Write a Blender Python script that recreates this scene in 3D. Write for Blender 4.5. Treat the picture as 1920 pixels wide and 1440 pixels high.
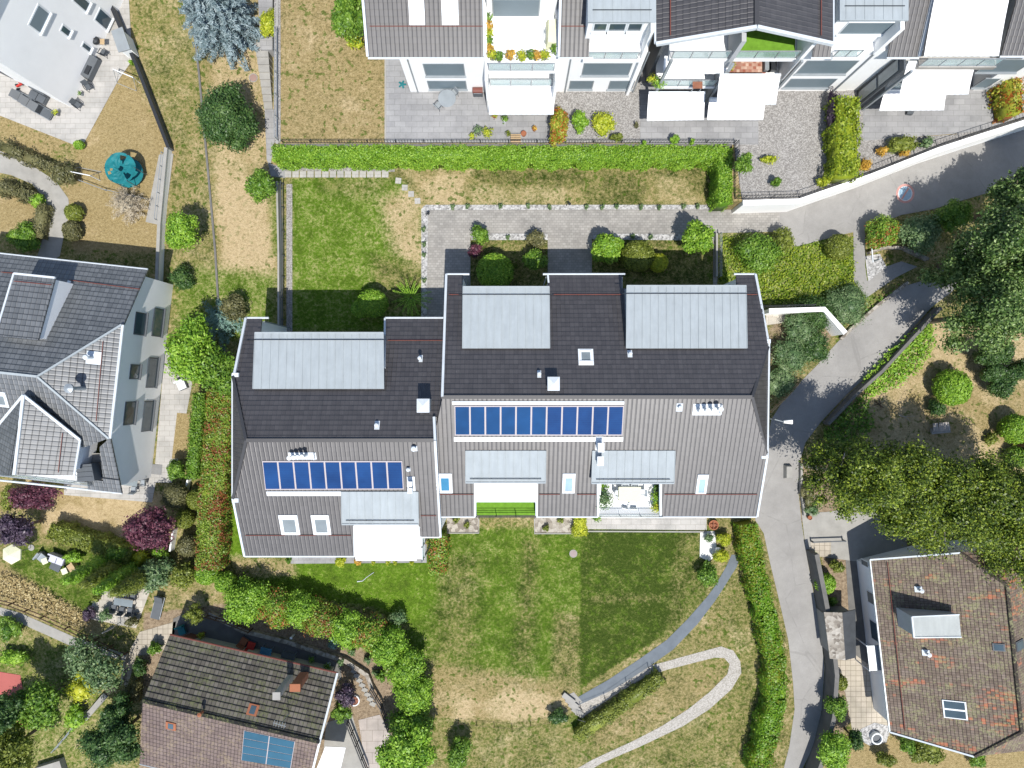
import bpy, bmesh, math, random
import numpy as np
from mathutils import Vector, Matrix

for o in list(bpy.data.objects):
    bpy.data.objects.remove(o)
sc = bpy.context.scene
COL = sc.collection

# ---------------------------------------------------------------- camera, light
H = 55.0                      # height of the camera above the lower garden (m)
S = 0.043                     # metres on the ground per photo pixel (1920 wide)
SUN_AZ = (0.20, -1.0)         # horizontal direction towards the sun
SUN_EL = math.radians(63.5)

cam_d = bpy.data.cameras.new("camera")
cam_d.sensor_width = 36.0
cam_d.lens = 36.0 * H / (1920 * S)
cam_d.clip_start = 1.0
cam_d.clip_end = 600.0
cam = bpy.data.objects.new("camera", cam_d)
cam.location = (0, 0, H)
cam.rotation_euler = (0, 0, 0)
COL.objects.link(cam)
sc.camera = cam

world = bpy.data.worlds.new("World")
sc.world = world
world.use_nodes = True
wnt = world.node_tree
wnt.nodes.clear()
sky = wnt.nodes.new("ShaderNodeTexSky")
sky.sky_type = 'NISHITA'
sky.sun_disc = False
sky.sun_elevation = SUN_EL
sky.sun_rotation = math.atan2(SUN_AZ[0], SUN_AZ[1])
sky.altitude = 450
bg = wnt.nodes.new("ShaderNodeBackground")
bg.inputs["Strength"].default_value = 0.15
wo = wnt.nodes.new("ShaderNodeOutputWorld")
wnt.links.new(sky.outputs[0], bg.inputs[0])
wnt.links.new(bg.outputs[0], wo.inputs[0])

sun_d = bpy.data.lights.new("sun", 'SUN')
sun_d.energy = 5.0
sun_d.angle = math.radians(0.5)
sun_d.color = (1.0, 0.965, 0.905)
sun = bpy.data.objects.new("sun", sun_d)
_l = math.hypot(*SUN_AZ)
SUN_DIR = Vector((SUN_AZ[0] / _l * math.cos(SUN_EL), SUN_AZ[1] / _l * math.cos(SUN_EL), math.sin(SUN_EL)))
sun.rotation_euler = (-SUN_DIR).to_track_quat('-Z', 'Y').to_euler()
sun.location = SUN_DIR * 80
COL.objects.link(sun)

sc.view_settings.view_transform = 'Standard'
sc.view_settings.look = 'None'
sc.view_settings.exposure = 0.2
sc.view_settings.gamma = 1.0
sc.view_settings.use_curve_mapping = False
sc.cycles.max_bounces = 6
sc.cycles.diffuse_bounces = 3
sc.cycles.transparent_max_bounces = 6

# ---------------------------------------------------------------- helpers
CAM = Vector((0, 0, H))


def W(px, py, z=0.0):
    """point of the place at height z that the photograph shows at (px, py)"""
    f = (H - z) / H
    return Vector(((px - 960) * S * f, (720 - py) * S * f, z))


def R(pxlen, z=0.0):
    return pxlen * S * (H - z) / H


class Pl:
    """a plane of the place (roof slope, facade): u along, v up the slope, n outwards"""
    def __init__(s, a, b, c, flip=False):
        n = (b - a).cross(c - a).normalized()
        if abs(n.z) > 1e-3:
            if n.z < 0:
                n = -n
            v = Vector((-n.x * n.z, -n.y * n.z, n.x ** 2 + n.y ** 2))
            v = v.normalized() if v.length > 1e-6 else Vector((0, 1, 0))
        else:
            if n.y > 0:
                n = -n
            if flip:
                n = -n
            v = Vector((0, 0, 1))
        s.o, s.n, s.v = a.copy(), n, v
        s.u = v.cross(n).normalized()

    def hit(s, px, py, d=0.0):
        g = W(px, py, 0) - CAM
        t = ((s.o + s.n * d - CAM).dot(s.n)) / g.dot(s.n)
        return CAM + g * t

    def uv(s, p):
        q = p - s.o
        return q.dot(s.u), q.dot(s.v)

    def puv(s, px, py, d=0.0):
        return s.uv(s.hit(px, py, d))

    def at(s, u, v, d=0.0):
        return s.o + s.u * u + s.v * v + s.n * d


def hplane(z):
    return Pl(Vector((0, 0, z)), Vector((1, 0, z)), Vector((0, 1, z)))


def vplane(y):
    return Pl(Vector((0, y, 0)), Vector((1, y, 0)), Vector((0, y, 1)))


class MB:
    def __init__(s):
        s.v, s.f, s.uvs = [], [], {}

    def add(s, pts, faces):
        b = len(s.v)
        s.v += [tuple(p) for p in pts]
        s.f += [tuple(b + i for i in f) for f in faces]
        return s

    def poly(s, pts):
        return s.add(pts, [tuple(range(len(pts)))])

    def hexa(s, a, b):
        """a: four bottom points, b: four top points, same turn"""
        return s.add(list(a) + list(b), [(3, 2, 1, 0), (4, 5, 6, 7), (0, 1, 5, 4), (1, 2, 6, 5), (2, 3, 7, 6), (3, 0, 4, 7)])

    def box(s, c, d, rz=0.0):
        x, y, z = d[0] / 2, d[1] / 2, d[2] / 2
        m = Matrix.Rotation(rz, 3, 'Z')
        c = Vector(c)
        q = lambda X, Y, Z: c + m @ Vector((X, Y, Z))
        return s.hexa([q(-x, -y, -z), q(x, -y, -z), q(x, y, -z), q(-x, y, -z)],
                      [q(-x, -y, z), q(x, -y, z), q(x, y, z), q(-x, y, z)])

    def fbox(s, pl, u0, u1, v0, v1, d0, d1):
        A = [pl.at(u0, v0, d0), pl.at(u1, v0, d0), pl.at(u1, v1, d0), pl.at(u0, v1, d0)]
        B = [pl.at(u0, v0, d1), pl.at(u1, v0, d1), pl.at(u1, v1, d1), pl.at(u0, v1, d1)]
        return s.hexa(A, B)

    def prism(s, pts, z0, z1):
        """vertical prism over a ground outline"""
        pts = [Vector(p) for p in pts]
        area = sum(pts[i].x * pts[(i + 1) % len(pts)].y - pts[(i + 1) % len(pts)].x * pts[i].y for i in range(len(pts)))
        if area < 0:
            pts = pts[::-1]
        n = len(pts)
        V = [(p.x, p.y, z0) for p in pts] + [(p.x, p.y, z1) for p in pts]
        F = [tuple(range(n))[::-1], tuple(range(n, 2 * n))] + [(i, (i + 1) % n, n + (i + 1) % n, n + i) for i in range(n)]
        return s.add(V, F)

    def tube(s, path, r, n=6, cap=True):
        path = [Vector(p) for p in path]
        rs = r if isinstance(r, (list, tuple)) else [r] * len(path)
        V = []
        for i, p in enumerate(path):
            t = (path[min(i + 1, len(path) - 1)] - path[max(i - 1, 0)])
            t = t.normalized() if t.length > 1e-9 else Vector((0, 0, 1))
            a = t.orthogonal().normalized() if abs(t.z) > .9 else t.cross(Vector((0, 0, 1))).normalized()
            b = t.cross(a)
            for k in range(n):
                w = 2 * math.pi * k / n
                V.append(p + a * (math.cos(w) * rs[i]) + b * (math.sin(w) * rs[i]))
        F = []
        for i in range(len(path) - 1):
            for k in range(n):
                k2 = (k + 1) % n
                F.append((i * n + k, i * n + k2, (i + 1) * n + k2, (i + 1) * n + k))
        if cap:
            F.append(tuple(range(n))[::-1])
            F.append(tuple(range((len(path) - 1) * n, len(path) * n)))
        return s.add(V, F)

    def bar(s, a, b, w, h):
        """rectangular bar from a to b, w wide (horizontal), h tall"""
        a, b = Vector(a), Vector(b)
        t = (b - a).normalized()
        x = t.cross(Vector((0, 0, 1)))
        x = x.normalized() * (w / 2) if x.length > 1e-6 else Vector((w / 2, 0, 0))
        y = x.cross(t).normalized() * (h / 2)
        q = lambda p: [p - x - y, p + x - y, p + x + y, p - x + y]
        return s.hexa(q(a), q(b))

    def lathe(s, c, prof, n=16):
        c = Vector(c)
        V = [c + Vector((r * math.cos(2 * math.pi * k / n), r * math.sin(2 * math.pi * k / n), z)) for r, z in prof for k in range(n)]
        F = [(i * n + k, i * n + (k + 1) % n, (i + 1) * n + (k + 1) % n, (i + 1) * n + k) for i in range(len(prof) - 1) for k in range(n)]
        F.append(tuple(range(n))[::-1])
        F.append(tuple(range((len(prof) - 1) * n, len(prof) * n)))
        return s.add(V, F)


ORIG = {}


def obj(name, mb, material, parent=None, zone=None, smooth=False, uvf=None):
    """link the collected shape as ONE mesh object"""
    org = ORIG.get(parent.name, Vector()) if parent else Vector()
    if isinstance(mb, MB):
        me = bpy.data.meshes.new(name)
        me.from_pydata([(p[0] - org.x, p[1] - org.y, p[2] - org.z) for p in mb.v], [], mb.f)
        if mb.uvs:
            uvl = me.uv_layers.new(name="uv")
            for li, l in enumerate(me.loops):
                uvl.data[li].uv = mb.uvs.get(l.vertex_index, (0, 0))
    else:
        me = mb
    if zone is not None:
        at = me.attributes.new("zone", 'FLOAT_COLOR', 'POINT')
        at.data.foreach_set("color", np.tile(np.array([zone[0], zone[1], zone[2], 1], np.float32), len(me.vertices)))
    me.materials.append(material)
    if smooth:
        me.polygons.foreach_set("use_smooth", [True] * len(me.polygons))
    me.update()
    o = bpy.data.objects.new(name, me)
    COL.objects.link(o)
    if parent:
        o.parent = parent
        ORIG[o.name] = org
    return o


def recentre(o):
    """put a one-mesh thing's origin at its base"""
    me = o.data
    n = len(me.vertices)
    a = np.empty(n * 3, np.float32)
    me.vertices.foreach_get("co", a)
    a = a.reshape(-1, 3)
    c = np.array([(a[:, 0].min() + a[:, 0].max()) / 2, (a[:, 1].min() + a[:, 1].max()) / 2, a[:, 2].min()], np.float32)
    me.vertices.foreach_set("co", (a - c).ravel())
    o.location = [float(x) for x in c]
    me.update()
    ORIG[o.name] = Vector(o.location)
    return o


def tag(o, label, cat, group=None):
    o["label"] = label
    o["category"] = cat
    if group:
        o["group"] = group
    return o


def solo(name, mb, material, label, cat, group=None, smooth=False):
    return tag(recentre(obj(name, mb, material, smooth=smooth)), label, cat, group)


def thing(name, label, cat, loc=(0, 0, 0), group=None, rz=0.0):
    o = bpy.data.objects.new(name, None)
    o.empty_display_size = 0.2
    COL.objects.link(o)
    o.location = loc
    o.rotation_euler = (0, 0, rz)
    ORIG[o.name] = Vector(loc)
    return tag(o, label, cat, group)


def local(name, label, cat, group=None):
    """a thing built round the origin; moved or copied to its place afterwards"""
    return thing(name, label, cat, (0, 0, 0), group)


def dup(root, loc, rz, label=None):
    r = root.copy()
    COL.objects.link(r)
    r.location, r.rotation_euler = loc, (0, 0, rz)
    if label:
        r["label"] = label
    for ch in list(root.children):
        c = ch.copy()
        COL.objects.link(c)
        c.parent = r
        for g in ch.children:
            d = g.copy()
            COL.objects.link(d)
            d.parent = c
    return r


def struct(name, mb, material, zone=None):
    o = obj(name, mb, material, zone=zone)
    o["kind"] = "structure"
    return o


# ---------------------------------------------------------------- materials
class NT:
    def __init__(s, name, rough=0.8, spec=0.3):
        s.m = bpy.data.materials.new(name)
        s.m.use_nodes = True
        s.t = s.m.node_tree
        s.b = s.t.nodes["Principled BSDF"]
        s.b.inputs["Roughness"].default_value = rough
        s.b.inputs["Specular IOR Level"].default_value = spec
        s.out = s.t.nodes["Material Output"]

    def n(s, typ, **kw):
        nd = s.t.nodes.new(typ)
        for k, v in kw.items():
            if hasattr(nd, k):
                setattr(nd, k, v)
            else:
                s.set(nd.inputs[k], v)
        return nd

    def set(s, sock, v):
        if isinstance(v, bpy.types.NodeSocket):
            s.t.links.new(v, sock)
        elif isinstance(v, (tuple, list)) and len(v) == 3 and sock.type == 'RGBA':
            sock.default_value = (*v, 1)
        else:
            sock.default_value = v

    def pos(s):
        return s.n("ShaderNodeNewGeometry").outputs["Position"]

    def objc(s):
        return s.n("ShaderNodeTexCoord").outputs["Object"]

    def uv(s):
        return s.n("ShaderNodeTexCoord").outputs["UV"]

    def math(s, op, a, b=0.0, c=0.0, clamp=False):
        nd = s.t.nodes.new("ShaderNodeMath")
        nd.operation = op
        nd.use_clamp = clamp
        s.set(nd.inputs[0], a)
        s.set(nd.inputs[1], b)
        s.set(nd.inputs[2], c)
        return nd.outputs[0]

    def noise(s, scale, detail=3.0, co=None, rough=0.6, off=None, dist=0.0):
        co = co or s.pos()
        if off:
            mp = s.n("ShaderNodeVectorMath", operation='ADD')
            s.set(mp.inputs[0], co)
            mp.inputs[1].default_value = off
            co = mp.outputs[0]
        nd = s.n("ShaderNodeTexNoise")
        s.set(nd.inputs["Vector"], co)
        nd.inputs["Scale"].default_value = scale
        nd.inputs["Detail"].default_value = detail
        nd.inputs["Roughness"].default_value = rough
        nd.inputs["Distortion"].default_value = dist
        return nd.outputs["Fac"]

    def mix(s, f, a, b, blend='MIX'):
        nd = s.n("ShaderNodeMix", data_type='RGBA', blend_type=blend)
        s.set(nd.inputs[0], f)
        s.set(nd.inputs[6], a)
        s.set(nd.inputs[7], b)
        return nd.outputs[2]

    def ramp(s, f, stops, interp='LINEAR'):
        nd = s.n("ShaderNodeValToRGB")
        cr = nd.color_ramp
        cr.interpolation = interp
        while len(cr.elements) < len(stops):
            cr.elements.new(0.5)
        for e, (p, c) in zip(cr.elements, stops):
            e.position = p
            e.color = (*c, 1) if len(c) == 3 else c
        s.set(nd.inputs[0], f)
        return nd.outputs[0]

    def smooth(s, x, a, b):
        nd = s.n("ShaderNodeMapRange", interpolation_type='SMOOTHSTEP')
        s.set(nd.inputs[0], x)
        nd.inputs[1].default_value = a
        nd.inputs[2].default_value = b
        return nd.outputs[0]

    def bump(s, h, strength=0.3, dist=0.05):
        nd = s.n("ShaderNodeBump")
        nd.inputs["Strength"].default_value = strength
        nd.inputs["Distance"].default_value = dist
        s.set(nd.inputs["Height"], h)
        s.t.links.new(nd.outputs[0], s.b.inputs["Normal"])

    def base(s, c):
        s.set(s.b.inputs["Base Color"], c)
        return s


def plain(name, col, rough=0.6, spec=0.3, metal=0.0, var=0.12, scale=1.5):
    """an even material with a little weathering"""
    t = NT(name, rough, spec)
    t.b.inputs["Metallic"].default_value = metal
    c = Vector(col)
    f = t.noise(scale, 5.0, t.pos(), 0.65)
    t.base(t.ramp(f, [(0.25, tuple(c * (1 - var))), (0.75, tuple(min(1, x * (1 + var * .7)) for x in c))]))
    return t.m


def grass_material():
    t = NT("grass", 0.9, 0.1)
    at = t.n("ShaderNodeAttribute", attribute_name="zone")
    sep = t.n("ShaderNodeSeparateColor")
    t.t.links.new(at.outputs["Color"], sep.inputs[0])
    dry, bright, soil = sep.outputs[0], sep.outputs[1], sep.outputs[2]
    n1 = t.noise(0.28, 4, off=(3, 9, 0))
    n2 = t.noise(1.3, 4, off=(11, 2, 5), rough=0.7)
    n3 = t.noise(4.6, 3, off=(1, 7, 3), rough=0.75)
    n4 = t.noise(13.0, 2, rough=0.8)
    s = t.math('MULTIPLY', n1, 0.40)
    s = t.math('MULTIPLY_ADD', n2, 0.75, s)
    s = t.math('MULTIPLY_ADD', n3, 0.95, s)
    s = t.math('MULTIPLY_ADD', n4, 0.35, s)            # mean about 1.22
    d = t.math('MULTIPLY_ADD', dry, 0.95, t.math('SUBTRACT', s, 1.70))
    fd = t.smooth(d, -0.34, 0.36)
    fine = t.math('MULTIPLY_ADD', n4, 0.55, t.math('MULTIPLY', n3, 0.45))
    ochre = t.ramp(fine, [(0.33, (0.155, 0.118, 0.052)), (0.5, (0.295, 0.225, 0.105)), (0.66, (0.42, 0.335, 0.18))])
    sand = t.ramp(fine, [(0.33, (0.27, 0.20, 0.105)), (0.5, (0.435, 0.335, 0.19)), (0.66, (0.55, 0.44, 0.275))])
    nb = t.noise(0.42, 5, off=(21, 4, 8), rough=0.7)
    tan = t.mix(t.smooth(t.math('ADD', nb, t.math('MULTIPLY', t.math('SUBTRACT', bright, 0.5), 0.5)), 0.42, 0.66), ochre, sand)
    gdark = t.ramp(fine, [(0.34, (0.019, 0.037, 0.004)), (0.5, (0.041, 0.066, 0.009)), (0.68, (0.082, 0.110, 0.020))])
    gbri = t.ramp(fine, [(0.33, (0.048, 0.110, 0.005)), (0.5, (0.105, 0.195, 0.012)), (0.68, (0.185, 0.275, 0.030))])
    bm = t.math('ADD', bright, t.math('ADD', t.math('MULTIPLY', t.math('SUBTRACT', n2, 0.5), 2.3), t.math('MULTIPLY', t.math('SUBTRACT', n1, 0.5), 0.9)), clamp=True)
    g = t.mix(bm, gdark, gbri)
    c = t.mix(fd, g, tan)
    tn = t.noise(2.6, 2, off=(5, 31, 2), rough=0.5)
    tuft = t.smooth(t.math('ADD', tn, t.math('MULTIPLY', t.math('SUBTRACT', n1, 0.5), 0.5)), 0.60, 0.68)
    c = t.mix(t.math('MULTIPLY', tuft, t.math('MULTIPLY', t.smooth(dry, 1.02, 0.75), 0.8)), c, t.mix(0.35, gdark, gbri))
    so = t.ramp(n3, [(0.3, (0.16, 0.115, 0.075)), (0.7, (0.36, 0.28, 0.19))])
    fs = t.smooth(t.math('ADD', soil, t.math('MULTIPLY', t.math('SUBTRACT', n2, 0.5), 1.0)), 0.35, 0.65)
    c = t.mix(fs, c, so)
    t.base(c)
    t.bump(t.math('ADD', t.math('MULTIPLY', n4, 0.6), n3), 0.9, 0.12)
    return t.m


def _stretch(t):
    mp = t.n("ShaderNodeMapping")
    t.set(mp.inputs["Vector"], t.uv())
    mp.inputs["Scale"].default_value = (1.0, 0.16, 1)
    return mp.outputs[0]


def tile_material(name, cols, rough=0.5, spec=0.4, colw=0.30, roww=0.36, moss=None, orange=0.0, wave=0.5, joint_shade=0.22, cell=0.45):
    """roof tiles: columns of pans along u, courses along v (the courses are real steps)"""
    t = NT(name, rough, spec)
    sep = t.n("ShaderNodeSeparateXYZ")
    t.t.links.new(t.uv(), sep.inputs[0])
    u = t.math('DIVIDE', sep.outputs[0], colw)
    v = t.math('DIVIDE', sep.outputs[1], roww)
    fu, fv = t.math('FLOOR', u), t.math('FLOOR', t.math('ADD', v, 0.001))
    cb = t.n("ShaderNodeCombineXYZ")
    t.set(cb.inputs[0], fu)
    t.set(cb.inputs[1], fv)
    wn = t.n("ShaderNodeTexWhiteNoise")
    t.t.links.new(cb.outputs[0], wn.inputs["Vector"])
    big = t.noise(0.5, 5, off=(5, 1, 2), rough=0.7)
    f = t.math('MULTIPLY_ADD', wn.outputs["Value"], cell, t.math('MULTIPLY', big, 1 - cell))
    c = t.ramp(f, [(0.15, cols[0]), (0.5, cols[1]), (0.85, cols[2])])
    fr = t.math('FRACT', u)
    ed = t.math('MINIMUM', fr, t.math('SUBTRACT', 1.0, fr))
    c = t.mix(t.math('MULTIPLY', t.math('SUBTRACT', 1.0, t.smooth(ed, 0.0, 0.14)), joint_shade), c, (0.012, 0.012, 0.012))  # shade in the gaps between pans, put into the colour
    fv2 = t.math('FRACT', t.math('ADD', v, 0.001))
    c = t.mix(t.math('MULTIPLY', t.math('SUBTRACT', 1.0, t.smooth(fv2, 0.02, 0.16)), joint_shade * 1.6), c, (0.012, 0.012, 0.012))  # dark line per course: step shade painted in, missing on sunlit slopes
    streak = t.noise(1.1, 3, co=_stretch(t), rough=0.7)
    c = t.mix(t.math('MULTIPLY', t.smooth(streak, 0.52, 0.72), 0.30), c, tuple(x * 0.55 for x in cols[0]))
    if orange:
        o = t.noise(0.55, 3, off=(40, 3, 1))
        mp = t.n("ShaderNodeMapping")
        t.set(mp.inputs["Vector"], t.uv())
        mp.inputs["Scale"].default_value = (1.0, 0.22, 1)
        st = t.noise(0.9, 3, co=mp.outputs[0])
        m = t.math('MULTIPLY', t.smooth(t.math('ADD', st, t.math('MULTIPLY', wn.outputs["Value"], 0.16)), 0.655, 0.79), orange)
        c = t.mix(m, c, (0.50, 0.125, 0.045))
    if moss:
        m1 = t.noise(0.9, 6, off=(7, 7, 7), rough=0.8)
        m2 = t.noise(6.0, 3, off=(2, 4, 1), rough=0.8)
        m = t.smooth(t.math('ADD', t.math('MULTIPLY', m1, 0.55), t.math('MULTIPLY', m2, 0.55)), 0.545, 0.66)
        c = t.mix(t.math('MULTIPLY', m, 0.75), c, moss)
    t.base(c)
    t.bump(t.smooth(ed, 0.0, 0.22), wave, 0.03)
    return t.m


def zinc_material(name="zinc", col=(0.325, 0.36, 0.375)):
    t = NT(name, 0.7, 0.25)
    n1 = t.noise(0.8, 5, rough=0.7)
    mp = t.n("ShaderNodeMapping")
    t.set(mp.inputs["Vector"], t.pos())
    mp.inputs["Scale"].default_value = (3.0, 0.5, 1)
    n2 = t.noise(1.4, 4, co=mp.outputs[0])
    f = t.math('ADD', t.math('MULTIPLY', n1, 0.5), t.math('MULTIPLY', n2, 0.5))
    c = Vector(col)
    t.base(t.ramp(f, [(0.3, tuple(c * 0.86)), (0.7, tuple(c * 1.1))]))
    return t.m


def slab_material(name, cols, w, h, mortar, rough=0.85, off=0.5, msize=0.02):
    t = NT(name, rough, 0.2)
    br = t.n("ShaderNodeTexBrick")
    t.set(br.inputs["Vector"], t.objc())
    br.offset = off
    br.inputs["Color1"].default_value = (*cols[0], 1)
    br.inputs["Color2"].default_value = (*cols[1], 1)
    br.inputs["Mortar"].default_value = (*mortar, 1)
    br.inputs["Scale"].default_value = 1.0
    br.inputs["Mortar Size"].default_value = msize
    br.inputs["Mortar Smooth"].default_value = 0.3
    br.inputs["Brick Width"].default_value = w
    br.inputs["Row Height"].default_value = h
    n1 = t.noise(0.45, 5, rough=0.7)
    n2 = t.noise(9.0, 2)
    c = t.mix(t.smooth(n1, 0.35, 0.72), (1.06, 1.05, 1.03), (0.74, 0.74, 0.73))
    c2 = t.mix(t.math('MULTIPLY', n2, 0.35), c, (0.72, 0.71, 0.70))
    t.base(t.mix(1.0, br.outputs["Color"], c2, 'MULTIPLY'))
    return t.m


def gravel_material(name, cols, scale=9.0):
    t = NT(name, 0.9, 0.15)
    vo = t.n("ShaderNodeTexVoronoi")
    t.set(vo.inputs["Vector"], t.pos())
    vo.inputs["Scale"].default_value = scale
    sp = t.n("ShaderNodeSeparateColor")
    t.t.links.new(vo.outputs["Color"], sp.inputs[0])
    n1 = t.noise(0.5, 4)
    f = t.math('ADD', t.math('MULTIPLY', sp.outputs[0], 0.75), t.math('MULTIPLY', n1, 0.3))
    t.base(t.ramp(f, [(0.1, cols[0]), (0.5, cols[1]), (0.95, cols[2])]))
    t.bump(vo.outputs["Distance"], 0.6, 0.06)
    return t.m


def asphalt_material(name="asphalt", k=1.0):
    t = NT(name, 0.9, 0.2)
    n1 = t.noise(0.28, 5, rough=0.7)
    n2 = t.noise(14.0, 2)
    n3 = t.noise(1.7, 4, off=(4, 4, 1))
    f = t.math('ADD', t.math('MULTIPLY', n1, 0.55), t.math('MULTIPLY', t.math('ADD', n2, n3), 0.22))
    vo = t.n("ShaderNodeTexVoronoi", feature='DISTANCE_TO_EDGE')
    mp = t.n("ShaderNodeVectorMath", operation='ADD')
    t.set(mp.inputs[0], t.pos())
    t.set(mp.inputs[1], t.n("ShaderNodeTexNoise").outputs["Color"])
    t.set(vo.inputs["Vector"], mp.outputs[0])
    vo.inputs["Scale"].default_value = 0.17
    crack = t.math('MULTIPLY', t.smooth(vo.outputs["Distance"], 0.010, 0.004), t.smooth(n3, 0.42, 0.55))
    f = t.math('SUBTRACT', f, t.math('MULTIPLY', crack, 0.12))
    pv = t.n("ShaderNodeTexVoronoi", distance='MANHATTAN')
    t.set(pv.inputs["Vector"], t.pos())
    pv.inputs["Scale"].default_value = 0.22
    sp = t.n("ShaderNodeSeparateColor")
    t.t.links.new(pv.outputs["Color"], sp.inputs[0])
    f = t.math('SUBTRACT', f, t.math('MULTIPLY', t.smooth(sp.outputs[0], 0.80, 0.82), 0.05))
    t.base(t.ramp(f, [(0.32, tuple(x * k for x in (0.225, 0.217, 0.205))), (0.52, tuple(x * k for x in (0.285, 0.275, 0.26))), (0.7, tuple(x * k for x in (0.345, 0.335, 0.317)))]))
    return t.m


def leaf_material(name, cols, transl=0.25, rough=0.45, spec=0.35, accent=None, acc=0.0, accscale=0.6):
    """foliage: every leaf a shade of its own, slow drift between clumps"""
    t = NT(name, rough, spec)
    g = t.n("ShaderNodeNewGeometry")
    rnd = g.outputs["Random Per Island"]
    cl = t.noise(0.8, 3, rough=0.6)
    f = t.math('ADD', t.math('MULTIPLY', rnd, 0.7), t.math('MULTIPLY', cl, 0.35))
    cols = [tuple(min(.8, x * 1.5) for x in k) for k in cols]
    c = t.ramp(f, [(0.12, cols[0]), (0.5, cols[1]), (0.9, cols[2])])
    if accent:
        an = t.noise(accscale, 3, off=(9, 9, 2))
        m = t.smooth(t.math('ADD', an, t.math('MULTIPLY', t.math('SUBTRACT', rnd, 0.5), 0.5)), 0.62 - acc * 0.25, 0.72 - acc * 0.25)
        c = t.mix(m, c, accent)
    t.base(c)
    tr = t.n("ShaderNodeBsdfTranslucent")
    t.set(tr.inputs[0], c)
    mx = t.n("ShaderNodeMixShader")
    mx.inputs[0].default_value = transl
    t.t.links.new(t.b.outputs[0], mx.inputs[1])
    t.t.links.new(tr.outputs[0], mx.inputs[2])
    t.t.links.new(mx.outputs[0], t.out.inputs[0])
    return t.m


def glass_material(name, col, rough=0.08, alpha=1.0, spec=0.6):
    t = NT(name, rough, spec)
    n = t.noise(0.7, 2)
    c = Vector(col)
    t.base(t.ramp(n, [(0.3, tuple(c * 0.85)), (0.7, tuple(c * 1.15))]))
    t.b.inputs["Alpha"].default_value = alpha
    return t.m


def solar_material():
    t = NT("solar_glass", 0.15, 0.5)
    sep = t.n("ShaderNodeSeparateXYZ")
    t.set(sep.inputs[0], t.pos())
    st = t.math('FRACT', t.math('MULTIPLY', sep.outputs[1], 8.0))
    n1 = t.noise(0.5, 3)
    n2 = t.noise(0.16, 1, off=(3, 0, 0))
    a = t.ramp(n1, [(0.3, (0.007, 0.030, 0.110)), (0.7, (0.012, 0.052, 0.170))])
    c = t.mix(t.math('MULTIPLY', t.smooth(st, 0.75, 0.95), 0.22), a, (0.02, 0.11, 0.26))
    t.base(c)
    return t.m


GRASS = grass_material()
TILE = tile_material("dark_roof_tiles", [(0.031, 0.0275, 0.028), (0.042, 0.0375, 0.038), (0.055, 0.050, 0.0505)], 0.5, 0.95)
TILE_WEST = tile_material("grey_roof_tiles", [(0.070, 0.076, 0.080), (0.10, 0.107, 0.112), (0.135, 0.143, 0.15)], 0.5, 1.0, 0.33, 0.40, joint_shade=.5)
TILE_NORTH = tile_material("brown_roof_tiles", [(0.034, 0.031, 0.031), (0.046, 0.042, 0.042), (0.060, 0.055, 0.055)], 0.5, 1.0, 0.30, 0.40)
TILE_OLD = tile_material("weathered_tiles", [(0.058, 0.052, 0.044), (0.098, 0.089, 0.075), (0.165, 0.15, 0.128)], 0.85, 0.2, 0.30, 0.40, moss=(0.115, 0.125, 0.055), wave=0.8, joint_shade=.6)
TILE_PINK = tile_material("red_brown_tiles", [(0.115, 0.085, 0.078), (0.160, 0.122, 0.112), (0.215, 0.168, 0.152)], 0.85, 0.2, 0.26, 0.40, moss=(0.24, 0.19, 0.13), wave=0.8, joint_shade=.6, cell=.3)
TILE_MOSS = tile_material("mossy_clay_tiles", [(0.105, 0.078, 0.062), (0.160, 0.124, 0.10), (0.235, 0.19, 0.158)], 0.9, 0.15, 0.19, 0.25, moss=(0.25, 0.245, 0.13), orange=0.55, wave=0.5, joint_shade=.4, cell=.34)
ZINC = zinc_material()
ZINC_TRIM = zinc_material("zinc_trim", (0.56, 0.60, 0.63))
WHITE = plain("white_render", (0.87, 0.87, 0.86), 0.85, 0.1, var=0.05, scale=0.5)
GREYWALL = plain("grey_render", (0.42, 0.43, 0.44), 0.85, 0.1, var=0.08)
CREAM = plain("cream_render", (0.60, 0.53, 0.36), 0.85, 0.1, var=0.1)
AWNING = plain("awning_cloth", (0.84, 0.83, 0.82), 0.8, 0.1, var=0.02, scale=0.8)
BLIND = plain("grey_blind", (0.155, 0.20, 0.225), 0.5, 0.3, var=0.1, scale=0.6)
GLASS_RAIL = glass_material("rail_glass", (0.45, 0.62, 0.62), 0.05, 0.35)
PANE = glass_material("window_pane", (0.055, 0.085, 0.105), 0.05)
PANE_BLUE = glass_material("blue_pane", (0.045, 0.19, 0.33), 0.06)
PANE_PALE = glass_material("pale_pane", (0.30, 0.42, 0.55), 0.08)
PANE_GREY = glass_material("grey_pane", (0.20, 0.23, 0.24), 0.1)
SOLAR = solar_material()
SOLAR_TEAL = glass_material("teal_solar_glass", (0.009, 0.052, 0.150), 0.15, 1.0, 0.5)
FRAME = plain("pinkish_aluminium", (0.40, 0.36, 0.365), 0.5, 0.4, var=0.06)
WFRAME = plain("white_frame", (0.70, 0.73, 0.745), 0.5, 0.4, var=0.04)
DARK = plain("black_metal", (0.022, 0.025, 0.03), 0.5, 0.4, var=0.2)
DARKGREY = plain("dark_grey_metal", (0.085, 0.095, 0.105), 0.55, 0.4, var=0.12)
GREYMET = plain("grey_metal", (0.30, 0.33, 0.35), 0.45, 0.5, metal=0.3)
COPPER = plain("copper_pipe", (0.17, 0.055, 0.04), 0.5, 0.4, var=0.2)
BRICK = plain("brick_red", (0.25, 0.11, 0.07), 0.85, 0.1, var=0.2, scale=5)
CONC = plain("concrete", (0.31, 0.30, 0.275), 0.9, 0.15, var=0.18, scale=1.2)
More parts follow.
